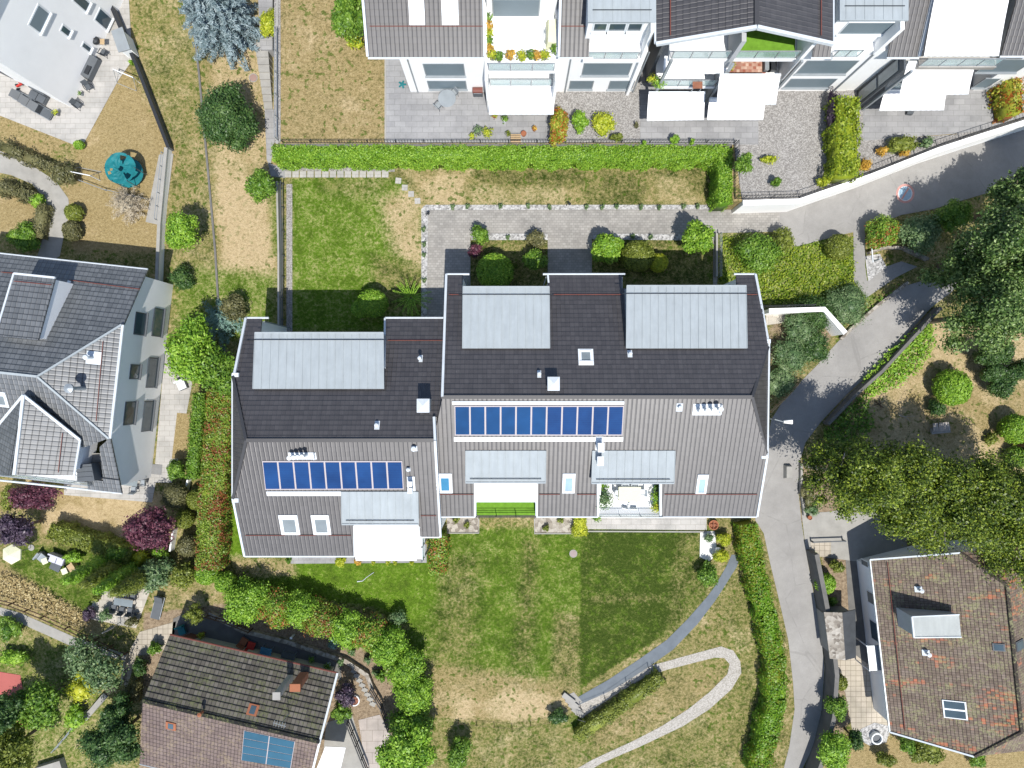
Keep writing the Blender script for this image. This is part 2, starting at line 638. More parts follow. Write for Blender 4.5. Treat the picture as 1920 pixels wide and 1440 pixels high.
CONC_DARK = plain("dark_concrete", (0.15, 0.145, 0.135), 0.9, 0.15, var=0.25, scale=1.2)
STONE = gravel_material("rough_stone", [(0.14, 0.12, 0.10), (0.27, 0.24, 0.20), (0.42, 0.39, 0.34)], 4.0)
WOOD = plain("pale_wood", (0.42, 0.30, 0.17), 0.7, 0.2, var=0.2, scale=6)
WOOD_DARK = plain("dark_wood", (0.10, 0.065, 0.04), 0.7, 0.2, var=0.25, scale=5)
BARK = plain("bark", (0.17, 0.135, 0.10), 0.9, 0.1, var=0.3, scale=6)
TWIG = plain("pale_twig", (0.40, 0.36, 0.32), 0.9, 0.1, var=0.2, scale=6)
TERRA = plain("terracotta", (0.30, 0.115, 0.06), 0.8, 0.2, var=0.15)
POTGREY = plain("grey_pot", (0.20, 0.20, 0.20), 0.7, 0.3, var=0.15)
TEAL = plain("teal_cloth", (0.008, 0.15, 0.165), 0.6, 0.3, var=0.25, scale=1.5)
TEALDARK = plain("trampoline_mesh", (0.012, 0.075, 0.085), 0.8, 0.2)
CUSHION = plain("pale_cushion", (0.50, 0.50, 0.58), 0.9, 0.1, var=0.05)
RED = plain("red_plastic", (0.50, 0.04, 0.03), 0.5, 0.4, var=0.1)
BLUE = plain("blue_plastic", (0.10, 0.30, 0.60), 0.5, 0.4, var=0.1)
CREAMCLOTH = plain("cream_cloth", (0.66, 0.66, 0.46), 0.9, 0.1, var=0.04)
REDPAVE = plain("red_paving", (0.38, 0.115, 0.10), 0.9, 0.15, var=0.12, scale=0.8)
CARPET = plain("green_carpet", (0.135, 0.27, 0.03), 0.95, 0.05, var=0.25, scale=3)
SLAB = slab_material("grey_slabs", [(0.275, 0.275, 0.28), (0.325, 0.325, 0.328)], 0.86, 0.43, (0.22, 0.22, 0.22), msize=0.018)
SLAB_WARM = slab_material("warm_slabs", [(0.385, 0.375, 0.355), (0.435, 0.42, 0.40)], 0.80, 0.42, (0.30, 0.285, 0.26), msize=0.018)
SLAB_STONE = slab_material("pale_stone_slabs", [(0.42, 0.39, 0.34), (0.49, 0.46, 0.41)], 0.70, 0.60, (0.30, 0.27, 0.23), msize=0.02)
PAVER = slab_material("pavers", [(0.275, 0.262, 0.245), (0.35, 0.336, 0.315)], 0.30, 0.20, (0.225, 0.217, 0.205), msize=0.017)
PAVER_OLD = slab_material("old_pavers", [(0.40, 0.36, 0.29), (0.46, 0.41, 0.34)], 0.42, 0.42, (0.22, 0.19, 0.15), off=0.0, msize=0.02)
PAVER_PINK = slab_material("pink_pavers", [(0.38, 0.34, 0.31), (0.44, 0.39, 0.36)], 0.9, 0.9, (0.25, 0.22, 0.19), msize=0.02)
GRAVEL = gravel_material("grey_gravel", [(0.165, 0.155, 0.145), (0.255, 0.243, 0.228), (0.40, 0.385, 0.365)], 15.0)
PEBBLE = gravel_material("pale_pebbles", [(0.18, 0.175, 0.17), (0.34, 0.335, 0.325), (0.52, 0.51, 0.50)], 8.0)
GRAVEL_PATH = gravel_material("path_gravel", [(0.27, 0.25, 0.215), (0.37, 0.345, 0.305), (0.50, 0.47, 0.43)], 16.0)
ASPHALT = asphalt_material()
ASPHALT_BLUE = plain("blue_grey_asphalt", (0.135, 0.155, 0.175), 0.85, 0.25, var=0.2, scale=1.3)
PAINT_WHITE = plain("road_paint_white", (0.62, 0.62, 0.60), 0.8, 0.2, var=0.15, scale=4)
PAINT_RED = plain("road_paint_red", (0.50, 0.27, 0.24), 0.8, 0.2, var=0.2, scale=4)
PAINT_BLUE = plain("road_paint_blue", (0.30, 0.43, 0.52), 0.8, 0.2, var=0.25, scale=3)
CHECK = slab_material("chequered_rug", [(0.30, 0.10, 0.065), (0.55, 0.40, 0.32)], 0.22, 0.22, (0.35, 0.2, 0.15), off=0.5, msize=0.01)

L_LAUREL = leaf_material("laurel_leaves", [(0.050, 0.118, 0.010), (0.115, 0.220, 0.016), (0.22, 0.33, 0.040)])
L_GREEN = leaf_material("green_leaves", [(0.030, 0.075, 0.008), (0.075, 0.150, 0.014), (0.16, 0.25, 0.035)])
L_BRIGHT = leaf_material("bright_leaves", [(0.055, 0.13, 0.010), (0.125, 0.235, 0.018), (0.24, 0.36, 0.045)])
L_DARK = leaf_material("dark_leaves", [(0.014, 0.040, 0.010), (0.034, 0.075, 0.018), (0.080, 0.135, 0.036)])
L_YELLOW = leaf_material("yellow_green_leaves", [(0.11, 0.15, 0.008), (0.23, 0.27, 0.015), (0.40, 0.40, 0.04)])
L_GREY = leaf_material("grey_green_leaves", [(0.040, 0.082, 0.030), (0.080, 0.135, 0.052), (0.17, 0.225, 0.105)])
L_BLUE = leaf_material("blue_spruce_needles", [(0.04, 0.066, 0.07), (0.10, 0.14, 0.15), (0.22, 0.27, 0.285)], 0.1)
L_TEAL = leaf_material("blue_green_needles", [(0.05, 0.10, 0.085), (0.095, 0.17, 0.14), (0.17, 0.25, 0.21)], 0.1)
L_PURPLE = leaf_material("purple_leaves", [(0.032, 0.012, 0.020), (0.075, 0.022, 0.038), (0.155, 0.058, 0.075)])
L_PLUM = leaf_material("plum_leaves", [(0.022, 0.014, 0.026), (0.048, 0.032, 0.052), (0.105, 0.078, 0.105)])
L_BROWN = leaf_material("brownish_leaves", [(0.042, 0.045, 0.018), (0.085, 0.085, 0.034), (0.16, 0.15, 0.068)])
L_OLIVE = leaf_material("olive_leaves", [(0.055, 0.075, 0.010), (0.105, 0.130, 0.018), (0.19, 0.215, 0.04)])
L_PHOT = leaf_material("red_tipped_leaves", [(0.060, 0.10, 0.012), (0.125, 0.190, 0.022), (0.24, 0.31, 0.045)], accent=(0.25, 0.085, 0.030), acc=0.30, accscale=0.9)
L_PHOTL = leaf_material("slightly_red_leaves", [(0.055, 0.11, 0.012), (0.12, 0.21, 0.02), (0.23, 0.31, 0.045)], accent=(0.33, 0.13, 0.035), acc=0.12, accscale=0.7)
L_ORANGE = leaf_material("orange_leaves", [(0.20, 0.11, 0.015), (0.36, 0.21, 0.03), (0.50, 0.34, 0.07)])
L_AUTUMN = leaf_material("autumn_leaves", [(0.11, 0.14, 0.012), (0.20, 0.23, 0.02), (0.36, 0.33, 0.05)], accent=(0.38, 0.11, 0.02), acc=0.3, accscale=1.4)
L_ROBINIA = leaf_material("robinia_leaves", [(0.012, 0.026, 0.003), (0.052, 0.085, 0.006), (0.20, 0.245, 0.026)], 0.22)
L_WALNUT = leaf_material("walnut_leaves", [(0.014, 0.036, 0.006), (0.045, 0.088, 0.015), (0.19, 0.26, 0.085)], 0.18)
L_TWIG = leaf_material("dry_twigs", [(0.15, 0.12, 0.08), (0.24, 0.20, 0.14), (0.36, 0.32, 0.24)], 0.05)
L_LANE = leaf_material("lane_hedge_leaves", [(0.045, 0.11, 0.006), (0.095, 0.19, 0.010), (0.17, 0.27, 0.022)], accent=(0.20, 0.22, 0.02), acc=0.30, accscale=0.25)
L_LIME = leaf_material("yellow_hedge_leaves", [(0.055, 0.10, 0.006), (0.130, 0.180, 0.010), (0.25, 0.29, 0.025)])
L_STRAW = leaf_material("straw_leaves", [(0.16, 0.12, 0.05), (0.27, 0.21, 0.095), (0.38, 0.32, 0.17)], 0.15)

# ---------------------------------------------------------------- ground
def sdist(X, Y, poly):
    """signed distance to a polygon (negative inside), metres"""
    P = [(p.x, p.y) for p in poly]
    d = np.full(X.shape, 1e9)
    ins = np.zeros(X.shape, bool)
    for i in range(len(P)):
        (x0, y0), (x1, y1) = P[i], P[(i + 1) % len(P)]
        ex, ey = x1 - x0, y1 - y0
        t = np.clip(((X - x0) * ex + (Y - y0) * ey) / (ex * ex + ey * ey + 1e-12), 0, 1)
        d = np.minimum(d, np.hypot(X - x0 - t * ex, Y - y0 - t * ey))
        c = ((y0 > Y) != (y1 > Y)) & (X < (x1 - x0) * (Y - y0) / (y1 - y0 + 1e-12) + x0)
        ins ^= c
    return np.where(ins, -d, d)


# (outline in photo pixels, dryness, brightness, bare soil, softness m)
ZONES = [
    ([(-50, -50), (530, -50), (530, 330), (330, 330), (-50, 330)], .60, .40, 0, 1.0),
    ([(225, -20), (370, -20), (400, 330), (330, 300)], .55, .45, 0, .8),
    ([(395, 0), (490, 0), (520, 330), (400, 330)], .76, .75, 0, 1.0),
    ([(400, 330), (525, 330), (520, 505), (470, 520), (412, 500)], .90, .95, 0.0, .8),
    ([(318, 330), (400, 330), (408, 520), (320, 520)], .55, .45, 0, .8),
    ([(330, 500), (520, 510), (520, 640), (330, 640)], .33, .75, 0, 1.0),
    ([(500, 330), (530, 330), (530, 480), (508, 480)], .38, .6, 0, .5),
    # west neighbour
    ([(-40, 190), (140, 260), (60, 310), (-40, 270)], .80, .2, 0, .4),
    ([(150, 265), (225, 110), (330, 290), (290, 420), (190, 430), (140, 330)], .97, .2, 0, .4),
    ([(120, 350), (310, 340), (300, 470), (140, 470)], 1.05, .3, 0, .4),
    ([(-40, 380), (75, 360), (60, 440), (-40, 430)], 1.15, .3, 0, .3),
    ([(80, 925), (300, 925), (300, 1020), (80, 1000)], 1.15, .75, 0, .4),
    ([(-20, 900), (60, 900), (60, 960), (-20, 960)], .75, .3, 0, .4),
    ([(20, 1020), (260, 1040), (280, 1110), (150, 1190), (20, 1110)], .24, .35, 0, .5),
    ([(-20, 1050), (40, 1080), (190, 1170), (180, 1190), (-20, 1120)], .92, .4, 0, .5),
    ([(270, 1085), (440, 1100), (420, 1160), (270, 1190)], .60, .5, .1, .6),
    ([(-20, 1180), (260, 1230), (250, 1440), (-20, 1440)], .45, .6, .1, 1.0),
    ([(60, 1330), (180, 1300), (160, 1440), (60, 1440)], .45, .7, .2, .8),
    # court around the tiled house
    ([(270, 1150), (440, 1130), (620, 1180), (745, 1260), (770, 1440), (600, 1460), (260, 1460)], .6, .4, .95, .5),
    # lawns round the long house
    ([(547, 334), (795, 334), (795, 620), (547, 620)], .26, .80, 0, .3),
    ([(600, 334), (740, 334), (690, 372), (600, 360)], .42, .5, 0, 1.0),
    ([(715, 375), (795, 345), (795, 520), (735, 470)], .74, .85, 0, 1.0),
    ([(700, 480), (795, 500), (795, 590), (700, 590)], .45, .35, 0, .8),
    ([(740, 322), (1372, 318), (1372, 388), (800, 388)], .44, .12, 0, .3),
    ([(760, 322), (880, 322), (870, 388), (800, 388)], .78, .8, 0, .8),
    ([(880, 345), (1100, 350), (1100, 388), (880, 388)], .62, .6, 0, .6),
    ([(1220, 330), (1290, 330), (1330, 388), (1200, 388)], .64, .6, 0, .6),
    ([(410, 740), (450, 740), (470, 1050), (400, 1060)], .10, 1.0, 0, .3),
    ([(440, 1042), (840, 1042), (830, 1200), (700, 1140), (440, 1110)], .12, .72, 0, .4),
    ([(430, 1042), (545, 1045), (560, 1080), (440, 1085)], .66, .5, 0, .5),
    ([(820, 990), (1092, 990), (1092, 1400), (770, 1400), (760, 1180), (820, 1140)], .22, .55, 0, .3),
    ([(830, 1040), (900, 1040), (890, 1240), (810, 1240)], .40, .35, 0, 1.2),
    ([(980, 1010), (1010, 1010), (1000, 1250), (960, 1250)], .36, .22, 0, .8),
    ([(1040, 1150), (1090, 1150), (1090, 1290), (1030, 1290)], .46, .25, 0, .6),
    ([(1088, 990), (1330, 990), (1320, 1120), (1230, 1200), (1088, 1290)], .15, .02, 0, .05),
    ([(1270, 990), (1340, 990), (1320, 1130), (1240, 1200)], .34, .15, 0, .6),
    ([(1110, 1118), (1240, 1118), (1240, 1126), (1110, 1126)], .48, .2, 0, .5),
    ([(800, 1240), (1000, 1270), (1080, 1285), (1080, 1340), (980, 1370), (800, 1350)], .68, .4, 0, .8),
    ([(860, 1310), (1080, 1300), (1050, 1350), (860, 1350)], .82, .8, 0, .6),
    ([(800, 1355), (1060, 1355), (1100, 1390), (1380, 1200), (1330, 1100), (1400, 1010), (1430, 1250), (1400, 1470), (800, 1470)], .50, .40, 0, .5),
    ([(1090, 1300), (1370, 1250), (1300, 1340), (1120, 1400)], .64, .35, 0, .6),
    ([(1200, 1380), (1400, 1340), (1390, 1440), (1150, 1440)], .50, .35, 0, 1.0),
    ([(1350, 1180), (1420, 1200), (1420, 1300), (1380, 1280)], .48, .4, 0, .8),
    # east side
    ([(1345, 440), (1490, 440), (1610, 450), (1640, 570), (1500, 570), (1350, 570)], .30, .75, 0, .5),
    ([(1600, 600), (1960, 600), (1960, 880), (1560, 880)], .82, .75, 0, .5),
    ([(1700, 740), (1960, 720), (1960, 820), (1780, 820)], .80, .45, 0, .6),
    ([(1500, 860), (1570, 860), (1570, 980), (1500, 980)], .62, .2, .75, .4),
    ([(1570, 1380), (1960, 1380), (1960, 1500), (1570, 1500)], .95, .2, 0, .6),
    ([(1540, 1040), (1620, 1040), (1640, 1300), (1560, 1400)], .5, .3, .8, .4),
    ([(1440, 580), (1570, 580), (1560, 640), (1440, 700)], .5, .3, .6, .4),
]


def build_ground():
    xs = np.concatenate([[-170, -110, -70, -52], np.arange(-43.0, 43.01, 0.22), [52, 70, 110, 170]])
    ys = np.concatenate([[-150, -100, -60, -44], np.arange(-33.0, 33.01, 0.22), [44, 60, 100, 150]])
    X, Y = np.meshgrid(xs, ys)
    Z = np.zeros(X.shape)
    zone = np.zeros(X.shape + (4,), np.float32)
    zone[..., 0], zone[..., 1], zone[..., 3] = .55, .4, 1
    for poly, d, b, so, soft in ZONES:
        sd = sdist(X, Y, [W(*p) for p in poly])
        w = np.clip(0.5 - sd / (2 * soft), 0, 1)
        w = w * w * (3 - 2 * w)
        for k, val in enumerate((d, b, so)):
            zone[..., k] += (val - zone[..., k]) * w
    ny, nx = X.shape
    co = np.stack([X, Y, Z], -1).reshape(-1, 3)
    idx = np.arange(nx * ny).reshape(ny, nx)
    q = np.stack([idx[:-1, :-1], idx[:-1, 1:], idx[1:, 1:], idx[1:, :-1]], -1).reshape(-1, 4)
    me = np_mesh("ground", co, q)
    at = me.attributes.new("zone", 'FLOAT_COLOR', 'POINT')
    at.data.foreach_set("color", zone.reshape(-1))
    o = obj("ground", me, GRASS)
    o["kind"] = "structure"


def np_mesh(name, co, quads):
    me = bpy.data.meshes.new(name)
    nv, nf = len(co), len(quads)
    k = quads.shape[1]
    me.vertices.add(nv)
    me.vertices.foreach_set("co", np.ascontiguousarray(co, np.float32).ravel())
    me.loops.add(nf * k)
    me.loops.foreach_set("vertex_index", np.ascontiguousarray(quads, np.int32).ravel())
    me.polygons.add(nf)
    me.polygons.foreach_set("loop_start", np.arange(0, nf * k, k, dtype=np.int32))
    me.polygons.foreach_set("loop_total", np.full(nf, k, np.int32))
    me.update(calc_edges=True)
    return me


build_ground()

PZ = 2.5                                   # level of the upper terrace
wall_base = [(1372, 397), (1473, 394), (1600, 350), (1720, 303), (1800, 277), (1922, 239), (2010, 212)]
wb = [W(px, py, 0) for px, py in wall_base]
plat = [Vector((-18.0, 18.5, 0)), Vector((16.95, 18.5, 0)), Vector((16.95, wb[0].y + .15, 0))] + \
       [p + Vector((0, .16, 0)) for p in wb] + [Vector((60, 27, 0)), Vector((60, 70, 0)), Vector((-18.0, 70, 0))]
mb = MB().prism(plat, 0.02, PZ)
struct("terrace_ground", mb, GRASS, zone=(.80, .30, 0))


def sheet(name, pts, z, m, h=0.0, zone=None):
    """flat sheet of ground covering, 6 mm or h thick, top at z"""
    mb = MB()
    P = [p if isinstance(p, Vector) else W(*p, z) for p in pts]
    mb.prism(P, z - max(h, 0.006), z)
    return struct(name, mb, m, zone)


# --- lower level
upper_lane = [(1462, 392), (1473, 392), (1600, 347), (1720, 300), (1800, 274), (1922, 236), (1990, 215), (1990, 330), (1920, 350), (1850, 362),
              (1750, 392), (1690, 403), (1625, 428), (1605, 434), (1592, 437), (1560, 445), (1490, 463), (1478, 438), (1462, 432)]
sheet("lane", upper_lane, 0.022, ASPHALT)
lane = [(1990, 360), (1860, 420), (1790, 470), (1755, 520), (1700, 535), (1640, 578), (1592, 620), (1570, 642), (1530, 687), (1490, 727), (1465, 757), (1446, 787), (1438, 840),
        (1426, 900), (1416, 975), (1432, 1000), (1445, 1060), (1462, 1130), (1478, 1200), (1487, 1280), (1490, 1330), (1480, 1400), (1462, 1470),
        (1490, 1470), (1525, 1400), (1541, 1330), (1546, 1250), (1538, 1180), (1525, 1110), (1512, 1040), (1503, 980), (1497, 920), (1498, 872),
        (1510, 830), (1540, 790), (1590, 737), (1640, 692), (1700, 627), (1748, 575), (1800, 535), (1870, 470), (1990, 430)]
sheet("road", lane, 0.016, ASPHALT)
sheet("footpath", [(1600, 430), (1622, 426), (1622, 498), (1626, 527), (1655, 502), (1690, 490), (1720, 500), (1680, 520), (1625, 558), (1601, 527)], 0.028, ASPHALT)
sheet("gravel_corner", [(1622, 480), (1650, 476), (1662, 500), (1628, 528)], 0.034, PEBBLE)
sheet("driveway", [(793, 386), (1376, 386), (1376, 396), (1464, 391), (1464, 434), (1345, 437), (1345, 640), (793, 640)], 0.012, PAVER)
sheet("planted_island", [(882, 446), (1027, 446), (1027, 640), (882, 640)], 0.06, GRASS, 0.05, zone=(.42, .12, 0))
sheet("planted_island", [(1110, 448), (1337, 448), (1337, 640), (1110, 640)], 0.06, GRASS, 0.05, zone=(.40, .12, 0))
sheet("pebble_strip", [(798, 384), (1332, 384), (1332, 392), (803, 394), (800, 600), (790, 600), (790, 392)], 0.03, PEBBLE)
sheet("pebble_strip", [(884, 438), (1027, 438), (1027, 450), (884, 450)], 0.068, PEBBLE)
sheet("pebble_strip", [(1112, 438), (1345, 440), (1345, 451), (1112, 449)], 0.068, PEBBLE)
sheet("gravel_strip", [(537, 345), (548, 345), (548, 640), (537, 640)], 0.014, GRAVEL)
sheet("gravel_strip", [(520, 312), (740, 316), (740, 322), (520, 320)], 0.014, GRAVEL)
sheet("path_landing", [(502, 305), (535, 316), (535, 334), (508, 330)], 0.02, SLAB)
# south side of the long house
sheet("patio_strip", [(1102, 962), (1325, 962), (1325, 994), (1102, 992)], 0.03, SLAB_WARM)
sheet("patio_strip", [(1060, 960), (1104, 960), (1104, 993), (1075, 993)], 0.024, SLAB_WARM)
sheet("patio_strip", [(545, 1020), (800, 1020), (800, 1055), (545, 1057)], 0.03, SLAB)
sheet("stone_bed", [(838, 960), (897, 960), (897, 998), (838, 998)], 0.05, STONE, 0.04)
sheet("stone_bed", [(1002, 960), (1076, 960), (1076, 999), (1002, 999)], 0.05, STONE, 0.04)
sheet("white_gravel", [(1313, 996), (1340, 996), (1345, 1040), (1330, 1052), (1312, 1045)], 0.02, PAINT_WHITE)
curve = [(1372, 1040), (1362, 1062), (1340, 1100), (1325, 1120), (1290, 1160), (1250, 1200), (1200, 1235), (1140, 1275), (1075, 1312)]
curve2 = [(1388, 1040), (1382, 1062), (1355, 1105), (1340, 1128), (1308, 1170), (1262, 1218), (1210, 1255), (1150, 1293), (1085, 1322)]
sheet("garden_path", curve + curve2[::-1], 0.02, ASPHALT_BLUE)
sheet("path_landing", [(1062, 1304), (1076, 1298), (1092, 1316), (1078, 1326)], 0.026, CONC)
loop_o = [(1082, 1316), (1140, 1290), (1205, 1252), (1250, 1240), (1300, 1226), (1352, 1212), (1375, 1220), (1388, 1240), (1390, 1262), (1372, 1292), (1330, 1330), (1280, 1362), (1200, 1400), (1130, 1430), (1080, 1460)]
loop_i = [(1050, 1460), (1110, 1425), (1190, 1388), (1240, 1362), (1290, 1330), (1330, 1298), (1364, 1264), (1368, 1245), (1358, 1234), (1340, 1233), (1300, 1243), (1250, 1256), (1212, 1268), (1150, 1305), (1092, 1345), (1078, 1340)]
sheet("gravel_path", loop_o + loop_i, 0.014, GRAVEL_PATH)
# west neighbour
sheet("terrace", [(-30, 205), (-30, 110), (240, -30), (245, 60), (250, 110), (222, 150), (152, 278), (140, 272)], 0.03, SLAB_WARM)
sheet("white_path", [(-30, 270), (0, 283), (60, 310), (105, 340), (128, 372), (131, 400), (120, 440), (112, 480), (80, 500), (70, 480), (88, 420), (86, 375), (60, 345), (20, 328), (-30, 318)], 0.02, CONC)
sheet("concrete_ramp", [(298, 290), (325, 288), (308, 424), (273, 416)], 0.06, CONC, 0.05)
sheet("side_path", [(310, 650), (345, 650), (360, 720), (330, 880), (322, 905), (292, 905), (285, 942), (120, 928), (120, 900), (290, 880)], 0.02, SLAB_WARM)
sheet("dry_lawn_strip", [(332, 774), (357, 776), (350, 860), (322, 860)], 0.03, GRASS, zone=(1.1, .2, 0))
sheet("patio", [(184, 1092), (282, 1106), (255, 1178), (165, 1160)], 0.03, SLAB_STONE)
sheet("red_terrace", [(-30, 1255), (38, 1266), (44, 1300), (42, 1370), (-30, 1385)], 0.03, REDPAVE)
sheet("garden_path", [(-30, 1130), (40, 1150), (140, 1195), (240, 1228), (236, 1240), (130, 1210), (30, 1165), (-30, 1142)], 0.02, CONC)
sheet("house_path", [(262, 1185), (330, 1165), (325, 1200), (300, 1225), (255, 1230), (236, 1300), (232, 1275), (245, 1215)], 0.02, PAVER_OLD)
sheet("court", [(345, 1150), (420, 1168), (560, 1210), (640, 1245), (640, 1275), (320, 1210), (325, 1160)], 0.02, CONC_DARK)
sheet("garden_court", [(672, 1350), (712, 1340), (735, 1380), (745, 1470), (690, 1470)], 0.02, PAVER_PINK)
sheet("garden_court", [(612, 1355), (660, 1340), (700, 1470), (600, 1470)], 0.016, CONC)
# east neighbour
sheet("parking_pad", [(1503, 962), (1550, 960), (1620, 950), (1700, 985), (1700, 1050), (1600, 1052), (1512, 1040)], 0.024, CONC)
sheet("slab_court", [(1520, 1016), (1558, 1014), (1558, 1044), (1520, 1044)], 0.034, PAVER_OLD)
sheet("slab_court", [(1560, 1230), (1600, 1225), (1660, 1270), (1668, 1380), (1600, 1380), (1585, 1300)], 0.02, PAVER_OLD)
sheet("side_court", [(1585, 1040), (1620, 1030), (1650, 1290), (1600, 1290)], 0.016, CONC_DARK)
sheet("entrance_slab", [(1436, 585), (1475, 585), (1470, 605), (1437, 610)], 0.02, SLAB_STONE)

# --- upper terrace
sheet("patio", [(722, 60), (1028, 60), (1028, 268), (722, 268)], PZ + .02, SLAB)
sheet("gravel_bed", [(1028, 60), (1200, 60), (1200, 268), (1028, 268)], PZ + .02, GRAVEL)
sheet("patio", [(1200, 60), (1422, 60), (1422, 271), (1200, 271)], PZ + .02, SLAB)
sheet("gravel_bed", [(1422, 60), (1620, 60), (1620, 290)] + [p + Vector((0, .17, 0)) for p in (wb[2], wb[1], wb[0])] + [(1376, 271), (1422, 271)], PZ + .016, GRAVEL)
sheet("patio", [(1618, 60), (1990, 60), (1990, 190)] + [p + Vector((0, .45, 0)) for p in (wb[5], wb[4])] + [(1800, 250), (1618, 264)], PZ + .024, SLAB)
sheet("gravel_bed", [(1612, 264), (1790, 252)] + [p + Vector((0, .17, 0)) for p in (wb[5], wb[4], wb[3], wb[2])], PZ + .02, GRAVEL)
sheet("gravel_strip", [(514, -30), (526, -30), (526, 268), (514, 268)], PZ + .02, GRAVEL)
sheet("kerb_strip", [(721, 108), (724, 108), (724, 268), (721, 268)], PZ + .05, CONC, .05)

# ---------------------------------------------------------------- foliage
_bm = bmesh.new()
bmesh.ops.create_icosphere(_bm, subdivisions=2, radius=1)
ICO_V = np.array([v.co[:] for v in _bm.verts])
ICO_F = np.array([[v.index for v in f.verts] for f in _bm.faces])
_bm.free()


def leaf_quads(c, nrm, size, asp, rng):
    """rhombic leaves: centres, normals, half length"""
    n = len(c)
    r = rng.normal(size=(n, 3))
    t = np.cross(nrm, r)
    t /= np.linalg.norm(t, axis=1, keepdims=True) + 1e-9
    b = np.cross(nrm, t)
    s = size[:, None]
    v = np.stack([c - t * s, c + b * s * asp, c + t * s, c - b * s * asp], 1).reshape(-1, 3)
    return v


def leaf_mesh(name, leafv, cores=()):
    V = [leafv]
    nq = len(leafv) // 4
    q = np.arange(nq * 4).reshape(-1, 4)
    me = bpy.data.meshes.new(name)
    tris = []
    base = len(leafv)
    for cv, cf in cores:
        V.append(cv)
        tris.append(cf + base)
        base += len(cv)
    co = np.concatenate(V)
    loops = [q.ravel()]
    tot = [np.full(nq, 4, np.int32)]
    for t in tris:
        loops.append(t.ravel())
        tot.append(np.full(len(t), t.shape[1], np.int32))
    loops = np.concatenate(loops).astype(np.int32)
    tot = np.concatenate(tot)
    me.vertices.add(len(co))
    me.vertices.foreach_set("co", np.ascontiguousarray(co, np.float32).ravel())
    me.loops.add(len(loops))
    me.loops.foreach_set("vertex_index", loops)
    me.polygons.add(len(tot))
    me.polygons.foreach_set("loop_start", np.concatenate([[0], np.cumsum(tot)[:-1]]).astype(np.int32))
    me.polygons.foreach_set("loop_total", tot)
    me.update(calc_edges=True)
    return me


def on_sphere(n, rng, up=0.35):
    d = rng.normal(size=(int(n * 1.6) + 8, 3))
    d /= np.linalg.norm(d, axis=1, keepdims=True)
    keep = rng.random(len(d)) < np.clip(0.55 + d[:, 2] * 0.9 + up * .3, 0.12, 1)
    return d[keep][:n]


def crown(blobs, rng, leaf=.12, dens=90, asp=.55, rough=.10, flat=.35, core=.80):
    """blobs: (x, y, z, rx, ry, rz); leaves on the lumpy outer surface, a dense inside"""
    B = np.array(blobs, float)
    LV, cores = [], []
    for i, (x, y, z, rx, ry, rz) in enumerate(B):
        area = 4 * math.pi * ((rx * ry) ** 1.6 / 3 + 2 * (((rx + ry) / 2) * rz) ** 1.6 / 3) ** (1 / 1.6)
        n = max(12, int(area * dens * .62))
        d = on_sphere(n, rng)
        rr = 1 + rng.normal(size=(len(d), 1)) * rough - .03
        p = np.array([x, y, z]) + d * np.array([rx, ry, rz]) * rr
        ins = np.zeros(len(p), bool)
        for j, (a, b, c, ra, rb, rc) in enumerate(B):
            if j != i:
                q = ((p[:, 0] - a) / ra) ** 2 + ((p[:, 1] - b) / rb) ** 2 + ((p[:, 2] - c) / rc) ** 2
                ins |= q < .66
        p, d = p[~ins], d[~ins]
        if len(p):
            nr = d + rng.normal(size=d.shape) * .55 + np.array([0, 0, flat])
            nr /= np.linalg.norm(nr, axis=1, keepdims=True)
            LV.append(leaf_quads(p, nr, leaf * rng.uniform(.6, 1.25, len(p)), asp, rng))
        if core:
            cores.append((np.array([x, y, z]) + ICO_V * np.array([rx, ry, rz]) * core, ICO_F))
    return np.concatenate(LV), cores


def lumps(cx, cy, z0, rx, ry, h, rng, n, rel=.42, jz=.06):
    """blobs that make up one round crown"""
    q = .70 if jz < .1 else .52
    out = [(cx, cy, z0 + h * .45, rx * q, ry * q, h * .40)]
    for i in range(n):
        a = i * 2.39996 + rng.uniform(-.5, .5)
        w = math.sqrt((i + .5) / n)
        r = w * (1 - rel * .75)
        zz = z0 + h * (.32 + .5 * math.sqrt(max(0, 1 - w * w)) + rng.uniform(-jz, jz * 1.3))
        k = rel * rng.uniform(.75, 1.2)
        out.append((cx + math.cos(a) * rx * r, cy + math.sin(a) * ry * r, zz, rx * k, ry * k, max(.25, min(h * .3, (rx + ry) * .5 * k))))
    return out


SEED = [100]


def rngn():
    SEED[0] += 1
    return np.random.default_rng(SEED[0])


def set_mesh_thing(name, leafv, cores, material, label, cat, group=None, kind=None):
    o = obj(name, leaf_mesh(name, leafv, cores), material)
    if kind:
        o["kind"] = kind
        o["label"] = label
        return o
    return tag(recentre(o), label, cat, group)


def shrub(px, py, r, h, material, label, ry=None, z0=0.0, leaf=.11, dens=95, n=7, rel=.45, name="shrub", cat="shrub", group=None, rough=.10, asp=.55):
    zc = z0 + h * .6
    c = W(px, py, zc)
    rx, ry_ = R(r, zc), R(ry or r, zc)
    rng = rngn()
    bl = lumps(c.x, c.y, z0, rx, ry_, h, rng, n, rel)
    v, co = crown(bl, rng, leaf, dens, asp, rough)
    return set_mesh_thing(name, v, co, material, label, cat, group)


